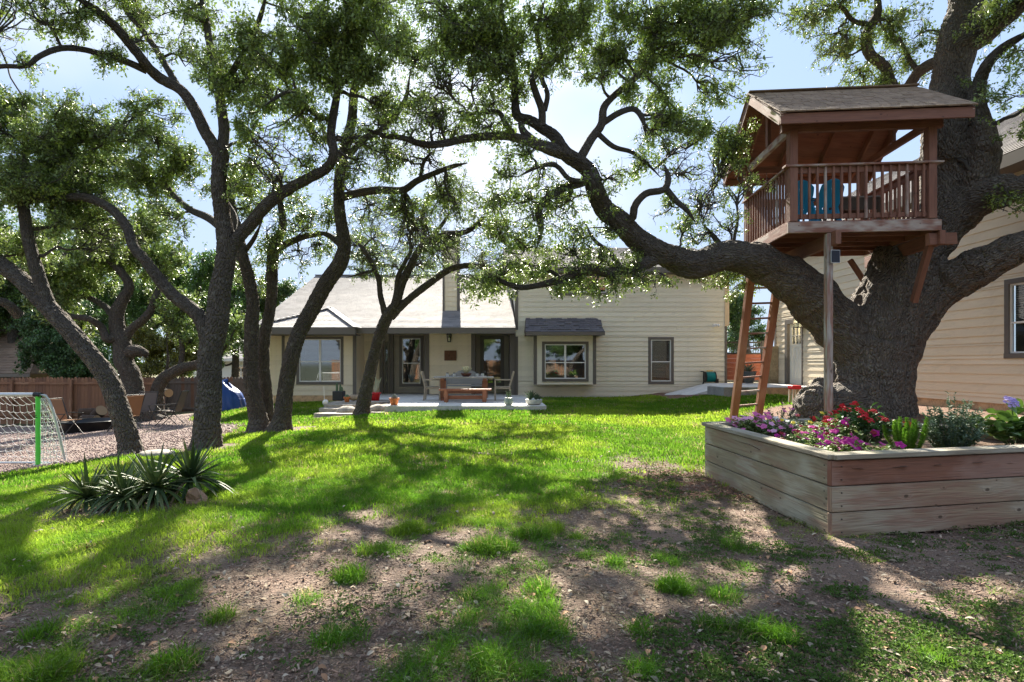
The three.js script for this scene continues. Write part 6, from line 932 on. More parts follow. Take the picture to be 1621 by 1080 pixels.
// sword-leaved plants on the lawn
{
  const mats = [[0.06, 0.1, 0.035], [0.095, 0.14, 0.045], [0.045, 0.08, 0.03], [0.15, 0.18, 0.07], [0.32, 0.25, 0.14]].map((c) => new THREE.MeshPhysicalMaterial({ color: C(...c), roughness: 0.5, specularIntensity: 0.6, transmission: 0.2, thickness: 0, ior: 1.4, side: THREE.DoubleSide }));
  const sword = (l, w, bend) => { const pos = [], idx = [], n = 7; for (let i = 0; i <= n; i++) { const t = i / n, hw = w / 2 * Math.min(1, 0.55 + t * 2.2) * (1 - Math.pow(t, 2.2)), y = -bend * l * t * t, z = l * t * (1 - 0.25 * bend * t); pos.push(-hw, y + hw * 0.45, z, 0, y, z, hw, y + hw * 0.45, z); if (i) { const o = (i - 1) * 3; for (const k of [0, 1]) idx.push(o + k, o + k + 3, o + k + 1, o + k + 1, o + k + 3, o + k + 4); } } const g = new THREE.BufferGeometry(); g.setAttribute('position', new THREE.Float32BufferAttribute(pos, 3)); g.setIndex(idx); g.computeVertexNormals(); return g; };
  const gs = [sword(0.46, 0.042, 0.05), sword(0.5, 0.045, 0.3), sword(0.42, 0.04, 0.12), sword(0.48, 0.04, 0.6), sword(0.36, 0.036, 0.02)];
  const make = (label, px, py, n, k, seed, heads) => {
    const [X, d] = hit(px, py), t = thing('yucca', label, 'yucca', onGround(X, d, 0.02), 'yuccas on the lawn'), f = rng(seed);
    for (const [hx, hy, hz, kk] of heads) for (let i = 0; i < n; i++) { const a = i * 2.4 + f() * 0.5, el = Math.max(-0.12, 1.42 - 1.75 * Math.pow(i / n, 0.75) + gauss(f) * 0.2), dir = V3(Math.cos(a) * Math.cos(el), Math.sin(el), Math.sin(a) * Math.cos(el)), m = shade(new THREE.Mesh(gs[el > 0.8 ? (i % 2 ? 0 : 4) : el > 0.3 ? (i % 2 ? 2 : 1) : 3], mats[i > n * 0.9 && f() < 0.5 ? 4 : Math.floor(f() * 4)])); m.name = 'leaf'; m.position.set(hx, hy, hz); m.quaternion.copy(orient(dir)); { const xa = V3(1, 0, 0).applyQuaternion(m.quaternion), want = V3(0, 1, 0).cross(dir).normalize(), sg = xa.cross(want).dot(dir), ang = Math.acos(Math.max(-1, Math.min(1, V3(1, 0, 0).applyQuaternion(m.quaternion).dot(want)))); m.quaternion.multiply(new THREE.Quaternion().setFromAxisAngle(V3(0, 0, 1), Math.sign(sg) * ang)); } m.scale.setScalar(k * kk * rr(0.75, 1.15, f)); t.add(m); }
    return t;
  };
  make('large upright yucca behind the pink rock, rightmost of the yuccas', 302, 788, 96, 1.08, 71, [[0, 0.16, 0, 1]]);
  make('sprawling yucca clump with many low leaves, between the other yuccas', 222, 800, 76, 0.98, 72, [[0.2, 0.16, 0.08, 1], [-0.2, 0.12, 0.04, 0.9], [0.02, 0.05, -0.16, 0.85], [-0.02, 0.1, 0.2, 0.9]]);
  make('small yucca at the left end of the lawn bed, near the soccer goal', 138, 808, 74, 0.95, 73, [[0, 0.1, 0, 1]]);
  const [rx, rd] = hit(308, 797); single('rock', lump(0.1, 0.1, 0.09, 0.9, 8, 1), std({ color: C(1.25, 0.85, 0.7), map: M.stone.map, bumpMap: M.stone.bumpMap, bumpScale: 0.008, roughness: 0.9, flatShading: true }), 'pinkish fist-shaped rock in front of the right yucca', 'rock', onGround(rx, rd, 0.05));
  const pts = [], q = []; const g = new THREE.PlaneGeometry(1.7, 0.75, 40, 20).rotateX(-Math.PI / 2); const p = g.attributes.position, [cx, cd] = hit(212, 806);
  for (let i = 0; i < p.count; i++) { const x = p.getX(i), z = p.getZ(i), X = cx + x + z * -0.3, d = cd - z + x * 0.28, e = Math.max(0, 1 - (x / 0.85) ** 2 - (z / 0.37) ** 2); p.setXYZ(i, X, gh(X, d) - 0.05 + 0.085 * Math.sqrt(e) + (N2(X * 6, d * 6, 75, 3) - 0.5) * 0.04, -d); } g.computeVertexNormals(); planarUV(g); struct('soil_bed', g, M.bed);
}
// ---------------------------------------------------------------- fences
M.fence = std({ ...woodTex([0.24, 0.115, 0.06], [0.12, 0.055, 0.03], [0.34, 0.19, 0.11], { seed: 51, knots: 5, blotch: 0.7 }), bumpScale: 0.003, roughness: 0.85 });
M.fenceB = std({ ...woodTex([0.19, 0.09, 0.05], [0.1, 0.05, 0.03], [0.28, 0.16, 0.1], { seed: 52, knots: 5, blotch: 0.7 }), bumpScale: 0.003, roughness: 0.85 });
M.fenceGrey = std({ ...woodTex([0.15, 0.11, 0.085], [0.08, 0.055, 0.045], [0.22, 0.17, 0.14], { seed: 53, knots: 5, blotch: 0.6 }), bumpScale: 0.003, roughness: 0.9 });
function fence(label, X0, X1, d, top, bot, mats, turn = 0) {
  const t = thing('wooden_fence', label, 'fence', W3(X0, bot, d)), f = rng(Math.round(X0 * 91)), g = (() => { const s = new THREE.Shape([[-0.068, 0], [0.068, 0], [0.068, 0.96], [0.035, 1], [-0.035, 1], [-0.068, 0.96]].map((p) => new THREE.Vector2(...p))), q = new THREE.ExtrudeGeometry(s, { depth: 0.018, bevelEnabled: false }); planarUV(q, 1); return q; })(), at = (X) => d + (X - X0) * turn;
  for (let X = X0; X < X1; X += 0.143) { const m = shade(new THREE.Mesh(g, mats[Math.floor(f() * mats.length)])); m.name = 'picket'; m.position.set(X - X0, rr(-0.02, 0.02, f), -(at(X) - d)); m.scale.set(1, top - bot + rr(-0.02, 0.02, f), 1); t.add(m); }
  for (const h of [bot + 0.35, top - 0.24]) for (let X = X0; X < X1 - 0.1; X += 2.4) part('rail', beam(W3(X, h, at(X) - 0.045), W3(Math.min(X1, X + 2.4), h, at(Math.min(X1, X + 2.4)) - 0.045), 0.04, 0.09), mats[0], t);
  for (let X = X0 + 1.3; X < X1; X += 2.4) part('post', span(X - 0.05, X + 0.05, bot - 0.3, top - 0.1, at(X) - 0.165, at(X) - 0.065), mats[0], t);
}
fence('orange-brown picket fence along the left back of the gravel yard', -27.9, -13.2, 23.2, 0.77, -1.12, [M.fence, M.fence, M.fenceB]);
fence('dark weathered picket fence behind the low oak and the blue tarp', -15.6, -8.45, 25.2, 0.74, -1.0, [M.fenceGrey, M.fenceGrey, M.fenceB]);
// ---------------------------------------------------------------- neighbours' buildings
{ const t = thing('garden_shed', 'neighbouring shed with brown shake roof peeping over the fence at left', 'shed', W3(-24, -1, 28)), d = 28;
  part('wall', span(-29, -23.2, -1, 0.95, d + 0.4, d + 4.5), std({ color: C(0.3, 0.255, 0.2), roughness: 0.9 }), t);
  const a = W3(-30, 0.85, d - 0.1), b = W3(-22.55, 0.85, d - 0.1), c = W3(-23.7, 2.95, d + 2.4), e = W3(-30, 2.95, d + 2.4); part('roof', [...roofPlane(a, b, c, e, 16, 0.02), poly3([a, b, c, e], 0.12), ...roofPlane(W3(-22.55, 0.85, d + 4.9), W3(-30, 0.85, d + 4.9), e, c, 4), poly3([b, W3(-22.55, 0.85, d + 4.9), c], 0.05)], M.shingleBrown, t); part('fascia', span(-30, -22.55, 0.68, 0.84, d - 0.13, d - 0.09), std({ color: C(0.2, 0.16, 0.12) }), t); }
{ const D = 46, t = thing('neighbour_house', 'white house with pale grey roof seen beyond the fence between trunks', 'house', W3(-20, -0.5, D)), fr = frame(W3(-24, 0, D), SOUTH);
  sidedWall(t, fr, 8, -1.5, 1.7, M.white, [[8 - 4.85, 8 - 3.4, 0.1, 1.25]], { exp: 0.4, core: M.white }); windowUnit(t, fr, 8 - 4.85, 8 - 3.4, 0.1, 1.25, { cols: 2, cw: 0.12, casing: M.white });
  const a = W3(-24.5, 1.75, D - 0.5), b = W3(-15.5, 1.75, D - 0.5), c = W3(-15.5, 4, D + 4), e = W3(-24.5, 4, D + 4); part('roof', [...roofPlane(a, b, c, e, 16, 0.02), poly3([a, b, c, e], 0.15)], M.shingle, t); part('fascia', span(-24.5, -15.5, 1.55, 1.74, D - 0.55, D - 0.5), M.white, t); }
// ---------------------------------------------------------------- gate, landing wall and the things by it
{ const d = 21.7, t = thing('metal_gate', 'red plank gate in a black metal frame between house and outbuilding', 'gate', W3(9.6, 0.55, d)), red = std({ ...woodTex([0.24, 0.06, 0.03], [0.14, 0.035, 0.02], [0.32, 0.1, 0.05], { seed: 55 }), bumpScale: 0.002, roughness: 0.7 });
  for (const [x, w] of [[8.95, 0.09], [9.68, 0.1], [10.42, 0.09]]) part('post', span(x - w / 2, x + w / 2, 0.5, 2.2, d - 0.05, d + 0.05), M.black, t);
  for (const h of [0.66, 1.72, 2.14]) for (const [a, b] of [[9.0, 9.63], [9.73, 10.37]]) part('rail', span(a, b, h - 0.03, h + 0.03, d - 0.03, d + 0.03), M.black, t);
  for (const [a, b] of [[9.0, 9.63], [9.73, 10.37]]) { for (let i = 0; i < 6; i++) part('plank', span(a, b, 0.7 + i * 0.165, 0.7 + i * 0.165 + 0.1635, d - 0.012, d + 0.012), red, t); for (let x = a + 0.07; x < b; x += 0.09) part('bar', span(x - 0.008, x + 0.008, 1.75, 2.11, d - 0.008, d + 0.008), M.black, t); } }
{ const t = thing('retaining_wall', 'low landing wall of grey concrete, mossy stone and tan stucco under the walkway', 'wall', W3(8.6, 0.1, 17.5));
  part('concrete_face', span(7.24, 8.0, -0.1, 0.575, 17.56, 18.9), std({ map: M.concrete.map, color: C(0.5, 0.5, 0.5), bumpMap: M.concrete.bumpMap, bumpScale: 0.004, roughness: 0.9 }), t); part('stone_face', span(8.005, 8.52, -0.1, 0.572, 17.5, 18.4, 0.02), std({ map: M.stone.map, color: C(0.8, 0.95, 0.78), bumpMap: M.stone.bumpMap, bumpScale: 0.01, roughness: 0.95 }), t); part('stucco_face', span(8.525, 10.38, -0.1, 0.57, 17.53, 18.4), M.stuccoTan, t);
  part('pillar', span(9.98, 10.36, 0.6, 1.95, 20.4, 20.7), std({ color: C(0.62, 0.56, 0.42), map: M.stone.map, roughness: 0.9 }), t, null, 'pale stone pillar beside the gate'); }
{ const at = W3((1186 - CX) / F * 20.4, 0.61, 20.4), t = thing('potted_agave', 'spiky agave in a dark grey pot before the red gate', 'potted plant', at), f = rng(3); part('pot', lathe([[0.001, 0.02], [0.14, 0.02], [0.2, 0.25], [0.24, 0.42], [0.25, 0.44], [0.22, 0.44], [0.2, 0.4], [0.001, 0.4]]).translate(at.x, at.y, at.z), std({ color: C(0.07, 0.075, 0.075), roughness: 0.6 }), t);
  for (let i = 0; i < 22; i++) { const a = i * 2.4, el = 1.3 - i * 0.055, m = shade(new THREE.Mesh(leafGeo(0.36, 0.05, 0.1, 0.4), std({ color: C(0.13, 0.17, 0.11), roughness: 0.5 }))); m.name = 'leaf'; m.position.set(0, 0.4, 0); m.quaternion.copy(orient(V3(Math.cos(a) * Math.cos(el), Math.sin(el), Math.sin(a) * Math.cos(el)))); t.add(m); } }
{ const at = P(1258, 640, 14.5), t = thing('small_stool', 'little stool with red seat and pale legs beside the trunk of the great oak', 'stool', at); at.y = gh(at.x, 14.5); t.position.copy(at); part('seat', box(0.24, 0.1, 0.24, 0.02).translate(at.x, at.y + 0.42, at.z), std({ color: C(0.6, 0.02, 0.03), roughness: 0.4 }), t); for (const x of [-0.09, 0.09]) for (const z of [-0.09, 0.09]) part('leg', beam(V3(at.x + x, at.y, at.z + z), V3(at.x + x * 0.9, at.y + 0.38, at.z + z * 0.9), 0.04, 0.04), std({ color: C(0.6, 0.5, 0.38) }), t); }
{ const c = P(1124, 597, 21.15), t = thing('hose_reel', 'green garden hose on a black reel fixed to the house wall', 'hose reel', c), hose = std({ color: C(0.0, 0.22, 0.2), roughness: 0.4 }); 
  part('drum', new THREE.CylinderGeometry(0.09, 0.09, 0.34, 20).rotateZ(Math.PI / 2).translate(c.x, c.y, c.z), M.black, t);
  const coil = []; for (const [r, n] of [[0.12, 11], [0.15, 10], [0.175, 9]]) for (let i = 0; i < n; i++) coil.push(new THREE.TorusGeometry(r, 0.014, 7, 24).rotateY(Math.PI / 2).translate(c.x - 0.15 + (i + 0.5) * 0.3 / n, c.y, c.z)); part('hose', coil, hose, t);
  for (const x of [-1, 1]) part('side_plate', lathe([[0.001, 0], [0.2, 0], [0.2, 0.012], [0.001, 0.012]], 28).rotateZ(Math.PI / 2).translate(c.x + x * 0.18, c.y, c.z), M.black, t); part('bracket', [beam(V3(c.x - 0.24, c.y - 0.2, c.z), V3(c.x - 0.24, c.y + 0.2, c.z), 0.03, 0.03), beam(V3(c.x - 0.24, c.y + 0.2, c.z), V3(c.x - 0.24, c.y + 0.2, c.z - 0.24), 0.03, 0.03), beam(V3(c.x - 0.24, c.y - 0.2, c.z), V3(c.x - 0.26, c.y - 0.36, c.z - 0.1), 0.04, 0.03)], M.black, t); part('handle', beam(V3(c.x - 0.12, c.y + 0.225, c.z), V3(c.x + 0.1, c.y + 0.235, c.z), 0.06, 0.04, 0.01), std({ color: C(0.7, 0.4, 0.05), roughness: 0.5 }), t);
  single('utility_box', [box(0.1, 0.16, 0.1, 0.01), box(0.12, 0.02, 0.12).translate(0, 0.09, 0), box(0.03, 0.2, 0.03).translate(0, -0.16, 0)], M.dark, 'small black utility box on the wall right of the hose reel', 'utility box', P(1135, 604, 21.28)); }
{ const c = P(1133, 515, 21.3), t = thing('flood_light', 'white twin floodlight high on the right end of the house wall', 'lamp', c); part('base', box(0.12, 0.12, 0.05, 0.01).translate(c.x, c.y, c.z - 0.03), M.white, t); for (const x of [-1, 1]) part('lamp_head', new THREE.CylinderGeometry(0.05, 0.035, 0.13, 16).rotateX(1.9).rotateY(x * 0.5).translate(c.x + x * 0.09, c.y - 0.01, c.z + 0.06), M.white, t); }
// ---------------------------------------------------------------- porch
{ const c = P(711, 535, 21.5), t = thing('wall_lantern', 'black coach lantern on the porch wall above the picnic table', 'lamp', c);
  const b = []; for (const x of [-1, 1]) for (const z of [-1, 1]) b.push(beam(V3(c.x + x * 0.055, c.y - 0.14, c.z + z * 0.055), V3(c.x + x * 0.085, c.y + 0.12, c.z + z * 0.085), 0.015, 0.015)); b.push(new THREE.ConeGeometry(0.15, 0.13, 4).rotateY(Math.PI / 4).translate(c.x, c.y + 0.185, c.z), box(0.12, 0.03, 0.12).translate(c.x, c.y - 0.15, c.z), new THREE.SphereGeometry(0.025, 10, 8).translate(c.x, c.y + 0.27, c.z), beam(V3(c.x, c.y + 0.22, c.z - 0.12), V3(c.x, c.y + 0.2, c.z), 0.03, 0.03), box(0.1, 0.24, 0.02).translate(c.x, c.y + 0.1, c.z - 0.11)); part('frame', b.map((g) => planarUV(g.index ? g.toNonIndexed() : g)), M.black, t);
  part('pane', planarUV(new THREE.CylinderGeometry(0.1, 0.068, 0.24, 4, 1, true).rotateY(Math.PI / 4).translate(c.x, c.y - 0.01, c.z)), M.glass, t); part('bulb', new THREE.SphereGeometry(0.03, 12, 8).translate(c.x, c.y - 0.02, c.z), M.white, t); }
{ const c = P(713, 563, 21.6), t = thing('wall_plaque', 'square terracotta relief plaque hung on the porch wall under the lantern', 'plaque', c), m = std({ color: C(0.42, 0.22, 0.13), map: M.stone.map, bumpMap: M.stone.bumpMap, bumpScale: 0.008, roughness: 0.9 }); part('plate', box(0.46, 0.38, 0.03, 0.006).translate(c.x, c.y, c.z), m, t); for (let i = 0; i < 4; i++) for (let j = 0; j < 3; j++) part('relief', box(0.09, 0.09, 0.014, 0.005).translate(c.x - 0.165 + i * 0.11, c.y - 0.12 + j * 0.12, c.z + 0.02), m, t); }
M.cedar = std({ ...woodTex([0.3, 0.11, 0.055], [0.17, 0.06, 0.032], [0.42, 0.19, 0.1], { seed: 61, knots: 3 }), bumpScale: 0.002, roughness: 0.6 });
M.grey = std({ ...woodTex([0.3, 0.29, 0.28], [0.19, 0.18, 0.175], [0.38, 0.37, 0.36], { seed: 62, knots: 3 }), bumpScale: 0.002, roughness: 0.7 });
M.teak = std({ ...woodTex([0.36, 0.3, 0.23], [0.22, 0.18, 0.14], [0.45, 0.39, 0.31], { seed: 63, knots: 2 }), bumpScale: 0.002, roughness: 0.7 });
const PT = 0.15;
{ const d = 18.3, x0 = -1.77, x1 = 0.13, t = thing('picnic_table', 'picnic table with long grey plank top on red-brown trestle legs on the patio', 'table', W3(-0.82, PT, d));
  for (let i = 0; i < 5; i++) part('table_plank', span(x0, x1, 0.86, 0.905, d - 0.42 + i * 0.168, d - 0.42 + i * 0.168 + 0.164, 0.005), M.grey, t);
  for (const x of [x0 + 0.28, x1 - 0.28]) { part('leg', span(x - 0.09, x + 0.09, PT + 0.07, 0.78, d - 0.07, d + 0.07, 0.006), M.cedar, t); part('foot', span(x - 0.06, x + 0.06, PT, PT + 0.068, d - 0.36, d + 0.36, 0.006), M.cedar, t); part('bearer', span(x - 0.06, x + 0.06, 0.782, 0.858, d - 0.36, d + 0.36, 0.006), M.cedar, t); } part('stretcher', span(x0 + 0.371, x1 - 0.371, 0.36, 0.46, d - 0.025, d + 0.025), M.cedar, t); }
{ const d = 17.4, x0 = -1.55, x1 = 0.06, t = thing('bench', 'red-brown plank bench in front of the picnic table', 'bench', W3(-0.75, PT, d)); part('seat', span(x0, x1, 0.5, 0.555, d - 0.17, d + 0.17, 0.01), M.cedar, t); for (const x of [x0 + 0.22, x1 - 0.22]) { part('leg', span(x - 0.06, x + 0.06, PT, 0.498, d - 0.14, d + 0.14, 0.008), M.cedar, t); } part('stretcher', span(x0 + 0.281, x1 - 0.281, 0.23, 0.35, d - 0.025, d + 0.025, 0.005), M.cedar, t); }
{ const d = 19.6, x0 = -1.55, x1 = -0.1, t = thing('bench', 'grey wooden garden bench with arched back behind the picnic table', 'bench', W3(-0.8, PT, d)), y = PT; part('seat', span(x0, x1, y + 0.4, y + 0.44, d - 0.25, d + 0.2), M.grey, t); const s = new THREE.Shape(); s.moveTo(-0.72, 0); s.lineTo(0.72, 0); s.lineTo(0.72, 0.3); s.quadraticCurveTo(0.4, 0.34, 0.3, 0.44); s.quadraticCurveTo(0, 0.58, -0.3, 0.44); s.quadraticCurveTo(-0.4, 0.34, -0.72, 0.3); part('backrest', planarUV(new THREE.ExtrudeGeometry(s, { depth: 0.035, bevelEnabled: false }), 0).translate((x0 + x1) / 2, y + 0.46, -d - 0.24), M.grey, t); for (const x of [x0 + 0.04, x1 - 0.04]) for (const z of [-0.22, 0.2]) part('leg', span(x - 0.03, x + 0.03, y, y + 0.6, d + z - 0.03, d + z + 0.03), M.grey, t); for (const x of [x0, x1]) part('arm', span(x - 0.04, x + 0.04, y + 0.6, y + 0.63, d - 0.27, d + 0.22), M.grey, t); }
{ const make = (label, X, turn) => { const t = thing('dining_chair', label, 'chair', W3(X, PT, 18.3), 'slatted chairs at the ends of the picnic table'), add = (n, g) => { const m = shade(new THREE.Mesh(g, M.teak)); m.name = n; t.add(m); };   // faces +x
    for (const z of [-0.25, 0.25]) { add('leg', beam(V3(0.24, 0, z), V3(0.24, 0.64, z), 0.045, 0.045)); add('leg', beam(V3(-0.26, 0, z), V3(-0.22, 0.45, z), 0.045, 0.05)); add('back_post', beam(V3(-0.22, 0.45, z), V3(-0.36, 0.93, z), 0.045, 0.045)); add('arm', box(0.52, 0.03, 0.055, 0.008).translate(0.0, 0.655, z)); }
    for (let i = 0; i < 5; i++) add('seat_slat', box(0.085, 0.022, 0.5).translate(-0.18 + i * 0.098, 0.43, 0)); for (let i = 0; i < 5; i++) { const k = 0.52 + i * 0.085; add('back_slat', box(0.02, 0.06, 0.46).rotateZ(0.28).translate(-0.225 - (k - 0.45) * 0.29, k, 0)); } add('seat_frame', box(0.46, 0.05, 0.5).translate(0, 0.39, 0)); t.rotation.y = turn; };
  make('slatted wooden chair at the left end of the picnic table', -1.83, 0); make('slatted wooden chair at the right end of the picnic table', 0.42, Math.PI); }
{ const c = W3((738 - CX) / F * 18.3, 0.905, 18.3), t = thing('agave_bowl', 'red-brown bowl with pale curling agave in the middle of the picnic table', 'potted plant', c), m = std({ color: C(0.42, 0.43, 0.33), roughness: 0.6 }); part('bowl', lathe([[0.001, 0], [0.09, 0], [0.15, 0.05], [0.175, 0.11], [0.16, 0.11], [0.001, 0.09]]).translate(c.x, c.y, c.z), std({ color: C(0.14, 0.05, 0.03), roughness: 0.6 }), t);
  const f = rng(6); for (let i = 0; i < 18; i++) { const a = i * 2.4, el = 1.35 - i * 0.07, ms = shade(new THREE.Mesh(leafGeo(0.27, 0.075, i > 8 ? -0.35 : 0, 0.4), m)); ms.name = 'leaf'; ms.position.set(0, 0.09, 0); ms.quaternion.copy(orient(V3(Math.cos(a) * Math.cos(el), Math.sin(el), Math.sin(a) * Math.cos(el)))); t.add(ms); } 
  const cup = (label, px, b) => { const p = W3((px - CX) / F * 18.3, 0.905, 18.3 + b), q = thing('candle_cup', label, 'cup', p, 'white cups on the picnic table'); part('cup', lathe([[0.001, 0], [0.045, 0], [0.048, 0.1], [0.042, 0.1], [0.04, 0.02], [0.001, 0.015]]).translate(p.x, p.y, p.z), M.white, q); part('candle', lathe([[0.001, 0.09], [0.041, 0.09], [0.041, 0.125], [0.001, 0.13]]).translate(p.x, p.y, p.z), M.dark, q); };
  cup('white cup at the left end of the row on the picnic table', 708, 0.1); cup('white cup between the leftmost cup and the agave bowl', 719, 0.1); cup('white cup just right of the agave bowl', 755, 0.1); cup('white cup at the right end of the row on the picnic table', 764, 0.1); }
// pots and the stone bed
const pot = (r, h, k = 0.75, rim = 0.02) => lathe([[0.001, 0], [r * k, 0], [r * 0.96, h - 0.05], [r * 0.96, h - 0.049], [r + rim, h - 0.048], [r + rim, h], [r * 0.9, h], [r * 0.88, h - 0.03], [0.001, h - 0.035]]);
const cactus = (h, r) => { const g = sweep(new THREE.LineCurve3(V3(0, 0, 0), V3(0, h, 0)), 14, 40, (t) => r * Math.sqrt(Math.max(0.0004, 1 - Math.pow(Math.max(0, t - 0.35) / 0.65, 2))), (a) => r * 0.09 * Math.cos(a * 6.283 * 10)); return g; };
M.cactus = std({ color: C(0.09, 0.14, 0.07), roughness: 0.7 }); M.terra = std({ color: C(0.5, 0.17, 0.055), map: M.stone.map, roughness: 0.8 });
const potted = (name, label, px, py, d, potGeo, potMat, build) => { const c = P(px, py, d), t = thing(name, label, 'potted plant', c), add = (n, g, m) => { const q = shade(new THREE.Mesh(g, m)); q.name = n; t.add(q); return q; }; add('pot', potGeo, potMat); build(add); return t; };
M.terraW = std({ color: C(1.3, 0.48, 0.17), map: M.stone.map, roughness: 0.8 });
{
  // flagstones
  const steps = thing('stone_steps', 'stacked flat limestone slabs beside the patio under the small oak', 'steps', W3(-4.6, 0, 16.6)), f = rng(81);
  const flat = (cx, cd, rx, rd, y, th) => { const pts = []; for (let i = 0; i < 11; i++) { const a = i / 11 * 6.283, k = rr(0.82, 1.12, f); pts.push([cx + Math.cos(a) * rx * k, cd + Math.sin(a) * rd * k]); } return slab(pts, y, th); };
  for (const [cx, cd, rx, rd, y, th] of [[-3.9, 16.0, 0.95, 0.42, -0.06, 0.1], [-4.3, 16.6, 0.75, 0.42, 0.03, 0.1], [-4.35, 17.1, 0.7, 0.42, 0.11, 0.09], [-3.5, 16.7, 0.8, 0.35, 0.0, 0.14], [-4.0, 17.7, 0.95, 0.5, 0.14, 0.16], [-3.05, 16.0, 0.3, 0.3, -0.03, 0.1]]) part('slab', flat(cx, cd, rx, rd, y, th), M.stone, steps);
  const rocks = [['grey boulder edging the stone bed left of the oak foot', 548, 652, 16.2, 0.2], ['rounded grey boulder edging the stone bed right of the oak foot', 600, 650, 16.3, 0.24], ['flat grey boulder at the patio corner beside the terracotta pot', 612, 646, 16.4, 0.16], ['brown round rock between the orange pot and the small oak', 561, 630, 17.6, 0.14]];
  rocks.forEach(([l, px, py, d, r], i) => single('boulder', lump(r * 1.4, r * 0.75, r, 0.3, 90 + i, 3), i === 3 ? std({ map: M.stone.map, color: C(0.85, 0.7, 0.52), bumpMap: M.stone.bumpMap, bumpScale: 0.01 }) : M.stone, l, 'rock', P(px, py, d)));
  potted('potted_cactus', 'ball cactus in a small orange pot on the stone bed', 549, 637, 17.5, pot(0.085, 0.17), M.terraW, (add) => add('cactus', cactus(0.11, 0.065).translate(0, 0.13, 0), M.cactus));
  potted('potted_cactus', 'column cacti in a dark square pot under the left window', 536.5, 634, 18.2, box(0.34, 0.3, 0.34, 0.02).translate(0, 0.15, 0), M.dark, (add) => { for (const [x, h] of [[-0.06, 0.3], [0.05, 0.24], [0.1, 0.16]]) add('cactus', cactus(h, 0.035).translate(x, 0.28, 0.02), M.cactus); });
  potted('potted_palm', 'glossy red pot with tall pale plume leaves beside the small oak', 594, 636, 18.3, pot(0.17, 0.3, 0.7), std({ color: C(0.5, 0.012, 0.015), roughness: 0.25 }), (add) => { const m = std({ color: C(0.42, 0.47, 0.36), roughness: 0.7 }); for (let i = 0; i < 5; i++) { const q = add('leaf', leafGeo(0.55, 0.07, 0.35, 0.3), m), a = i * 1.3 - 0.4; q.position.set(0, 0.27, 0); q.quaternion.copy(orient(V3(Math.cos(a) * 0.35, 1, Math.sin(a) * 0.2))); } });
  potted('potted_cactus', 'lumpy cactus in a terracotta pot on the patio corner', 624, 643, 16.1, pot(0.13, 0.23, 0.72), M.terraW, (add) => { for (const [x, h, r] of [[0, 0.15, 0.06], [0.05, 0.1, 0.045], [-0.05, 0.09, 0.04]]) add('cactus', cactus(h, r).translate(x, 0.19, 0), std({ color: C(0.2, 0.21, 0.19), roughness: 0.8 })); });
  potted('potted_succulent', 'round grey-green pot with leggy succulent on the patio edge', 805, 642, 15.95, lathe([[0.001, 0], [0.075, 0], [0.13, 0.07], [0.135, 0.13], [0.1, 0.2], [0.11, 0.215], [0.095, 0.215], [0.001, 0.19]]), std({ color: C(0.26, 0.31, 0.28), roughness: 0.45 }), (add) => { for (const [x, z, h] of [[-0.03, 0, 0.2], [0.03, 0.01, 0.22], [0, -0.03, 0.13]]) { add('stem', tube([V3(x, 0.18, z), V3(x * 1.6, 0.18 + h * 0.6, z), V3(x * 1.3, 0.18 + h, z)], 0.014, 6), M.cactus); for (let i = 0; i < 6; i++) { const q = add('leaf', leafGeo(0.07, 0.03, 0, 0.3), M.cactus), a = i * 2.4; q.position.set(x * 1.4, 0.18 + h * (0.5 + i * 0.09), z); q.quaternion.copy(orient(V3(Math.cos(a), 0.7, Math.sin(a)))); } } });
  potted('potted_agave', 'low wide white bowl with green agaves at the right end of the patio', 845, 640.5, 16.2, lathe([[0.001, 0.0], [0.16, 0], [0.22, 0.04], [0.245, 0.14], [0.235, 0.15], [0.22, 0.145], [0.001, 0.12]], 32), std({ color: C(0.5, 0.5, 0.46), roughness: 0.6 }), (add) => { const m = std({ color: C(0.085, 0.13, 0.075), roughness: 0.5 }); for (const [x, k, n] of [[-0.1, 1.25, 12], [0.07, 0.9, 12], [0.16, 0.55, 8]]) for (let i = 0; i < n; i++) { const q = add('leaf', leafGeo(0.24, 0.05, 0.1, 0.4), m), a = i * 2.4, el = 1.35 - i * 0.09; q.position.set(x, 0.12, 0); q.scale.setScalar(k); q.quaternion.copy(orient(V3(Math.cos(a) * Math.cos(el), Math.sin(el), Math.sin(a) * Math.cos(el)))); } });
  single('stone_ball', [lump(0.09, 0.085, 0.09, 0.12, 7, 3).translate(0, 0.07, 0), tube([V3(-0.03, 0.1, 0), V3(-0.05, 0.55, 0)], 0.008, 6).deleteAttribute('uv') && planarUV(tube([V3(-0.03, 0.1, 0), V3(-0.05, 0.55, 0)], 0.008, 6))].map((g) => (g.index ? g.toNonIndexed() : g)), M.white, 'white stone ball with a thin rod on the lower slab', 'ornament', P(515, 641, 16.9));
  const [tx, td] = hit(232, 724); single('flat_stone', lump(0.3, 0.07, 0.2, 0.2, 12, 3), M.stone, 'flat grey stone lying right of the leaning oak foot', 'rock', onGround(tx + 0.2, td, 0.04));
}
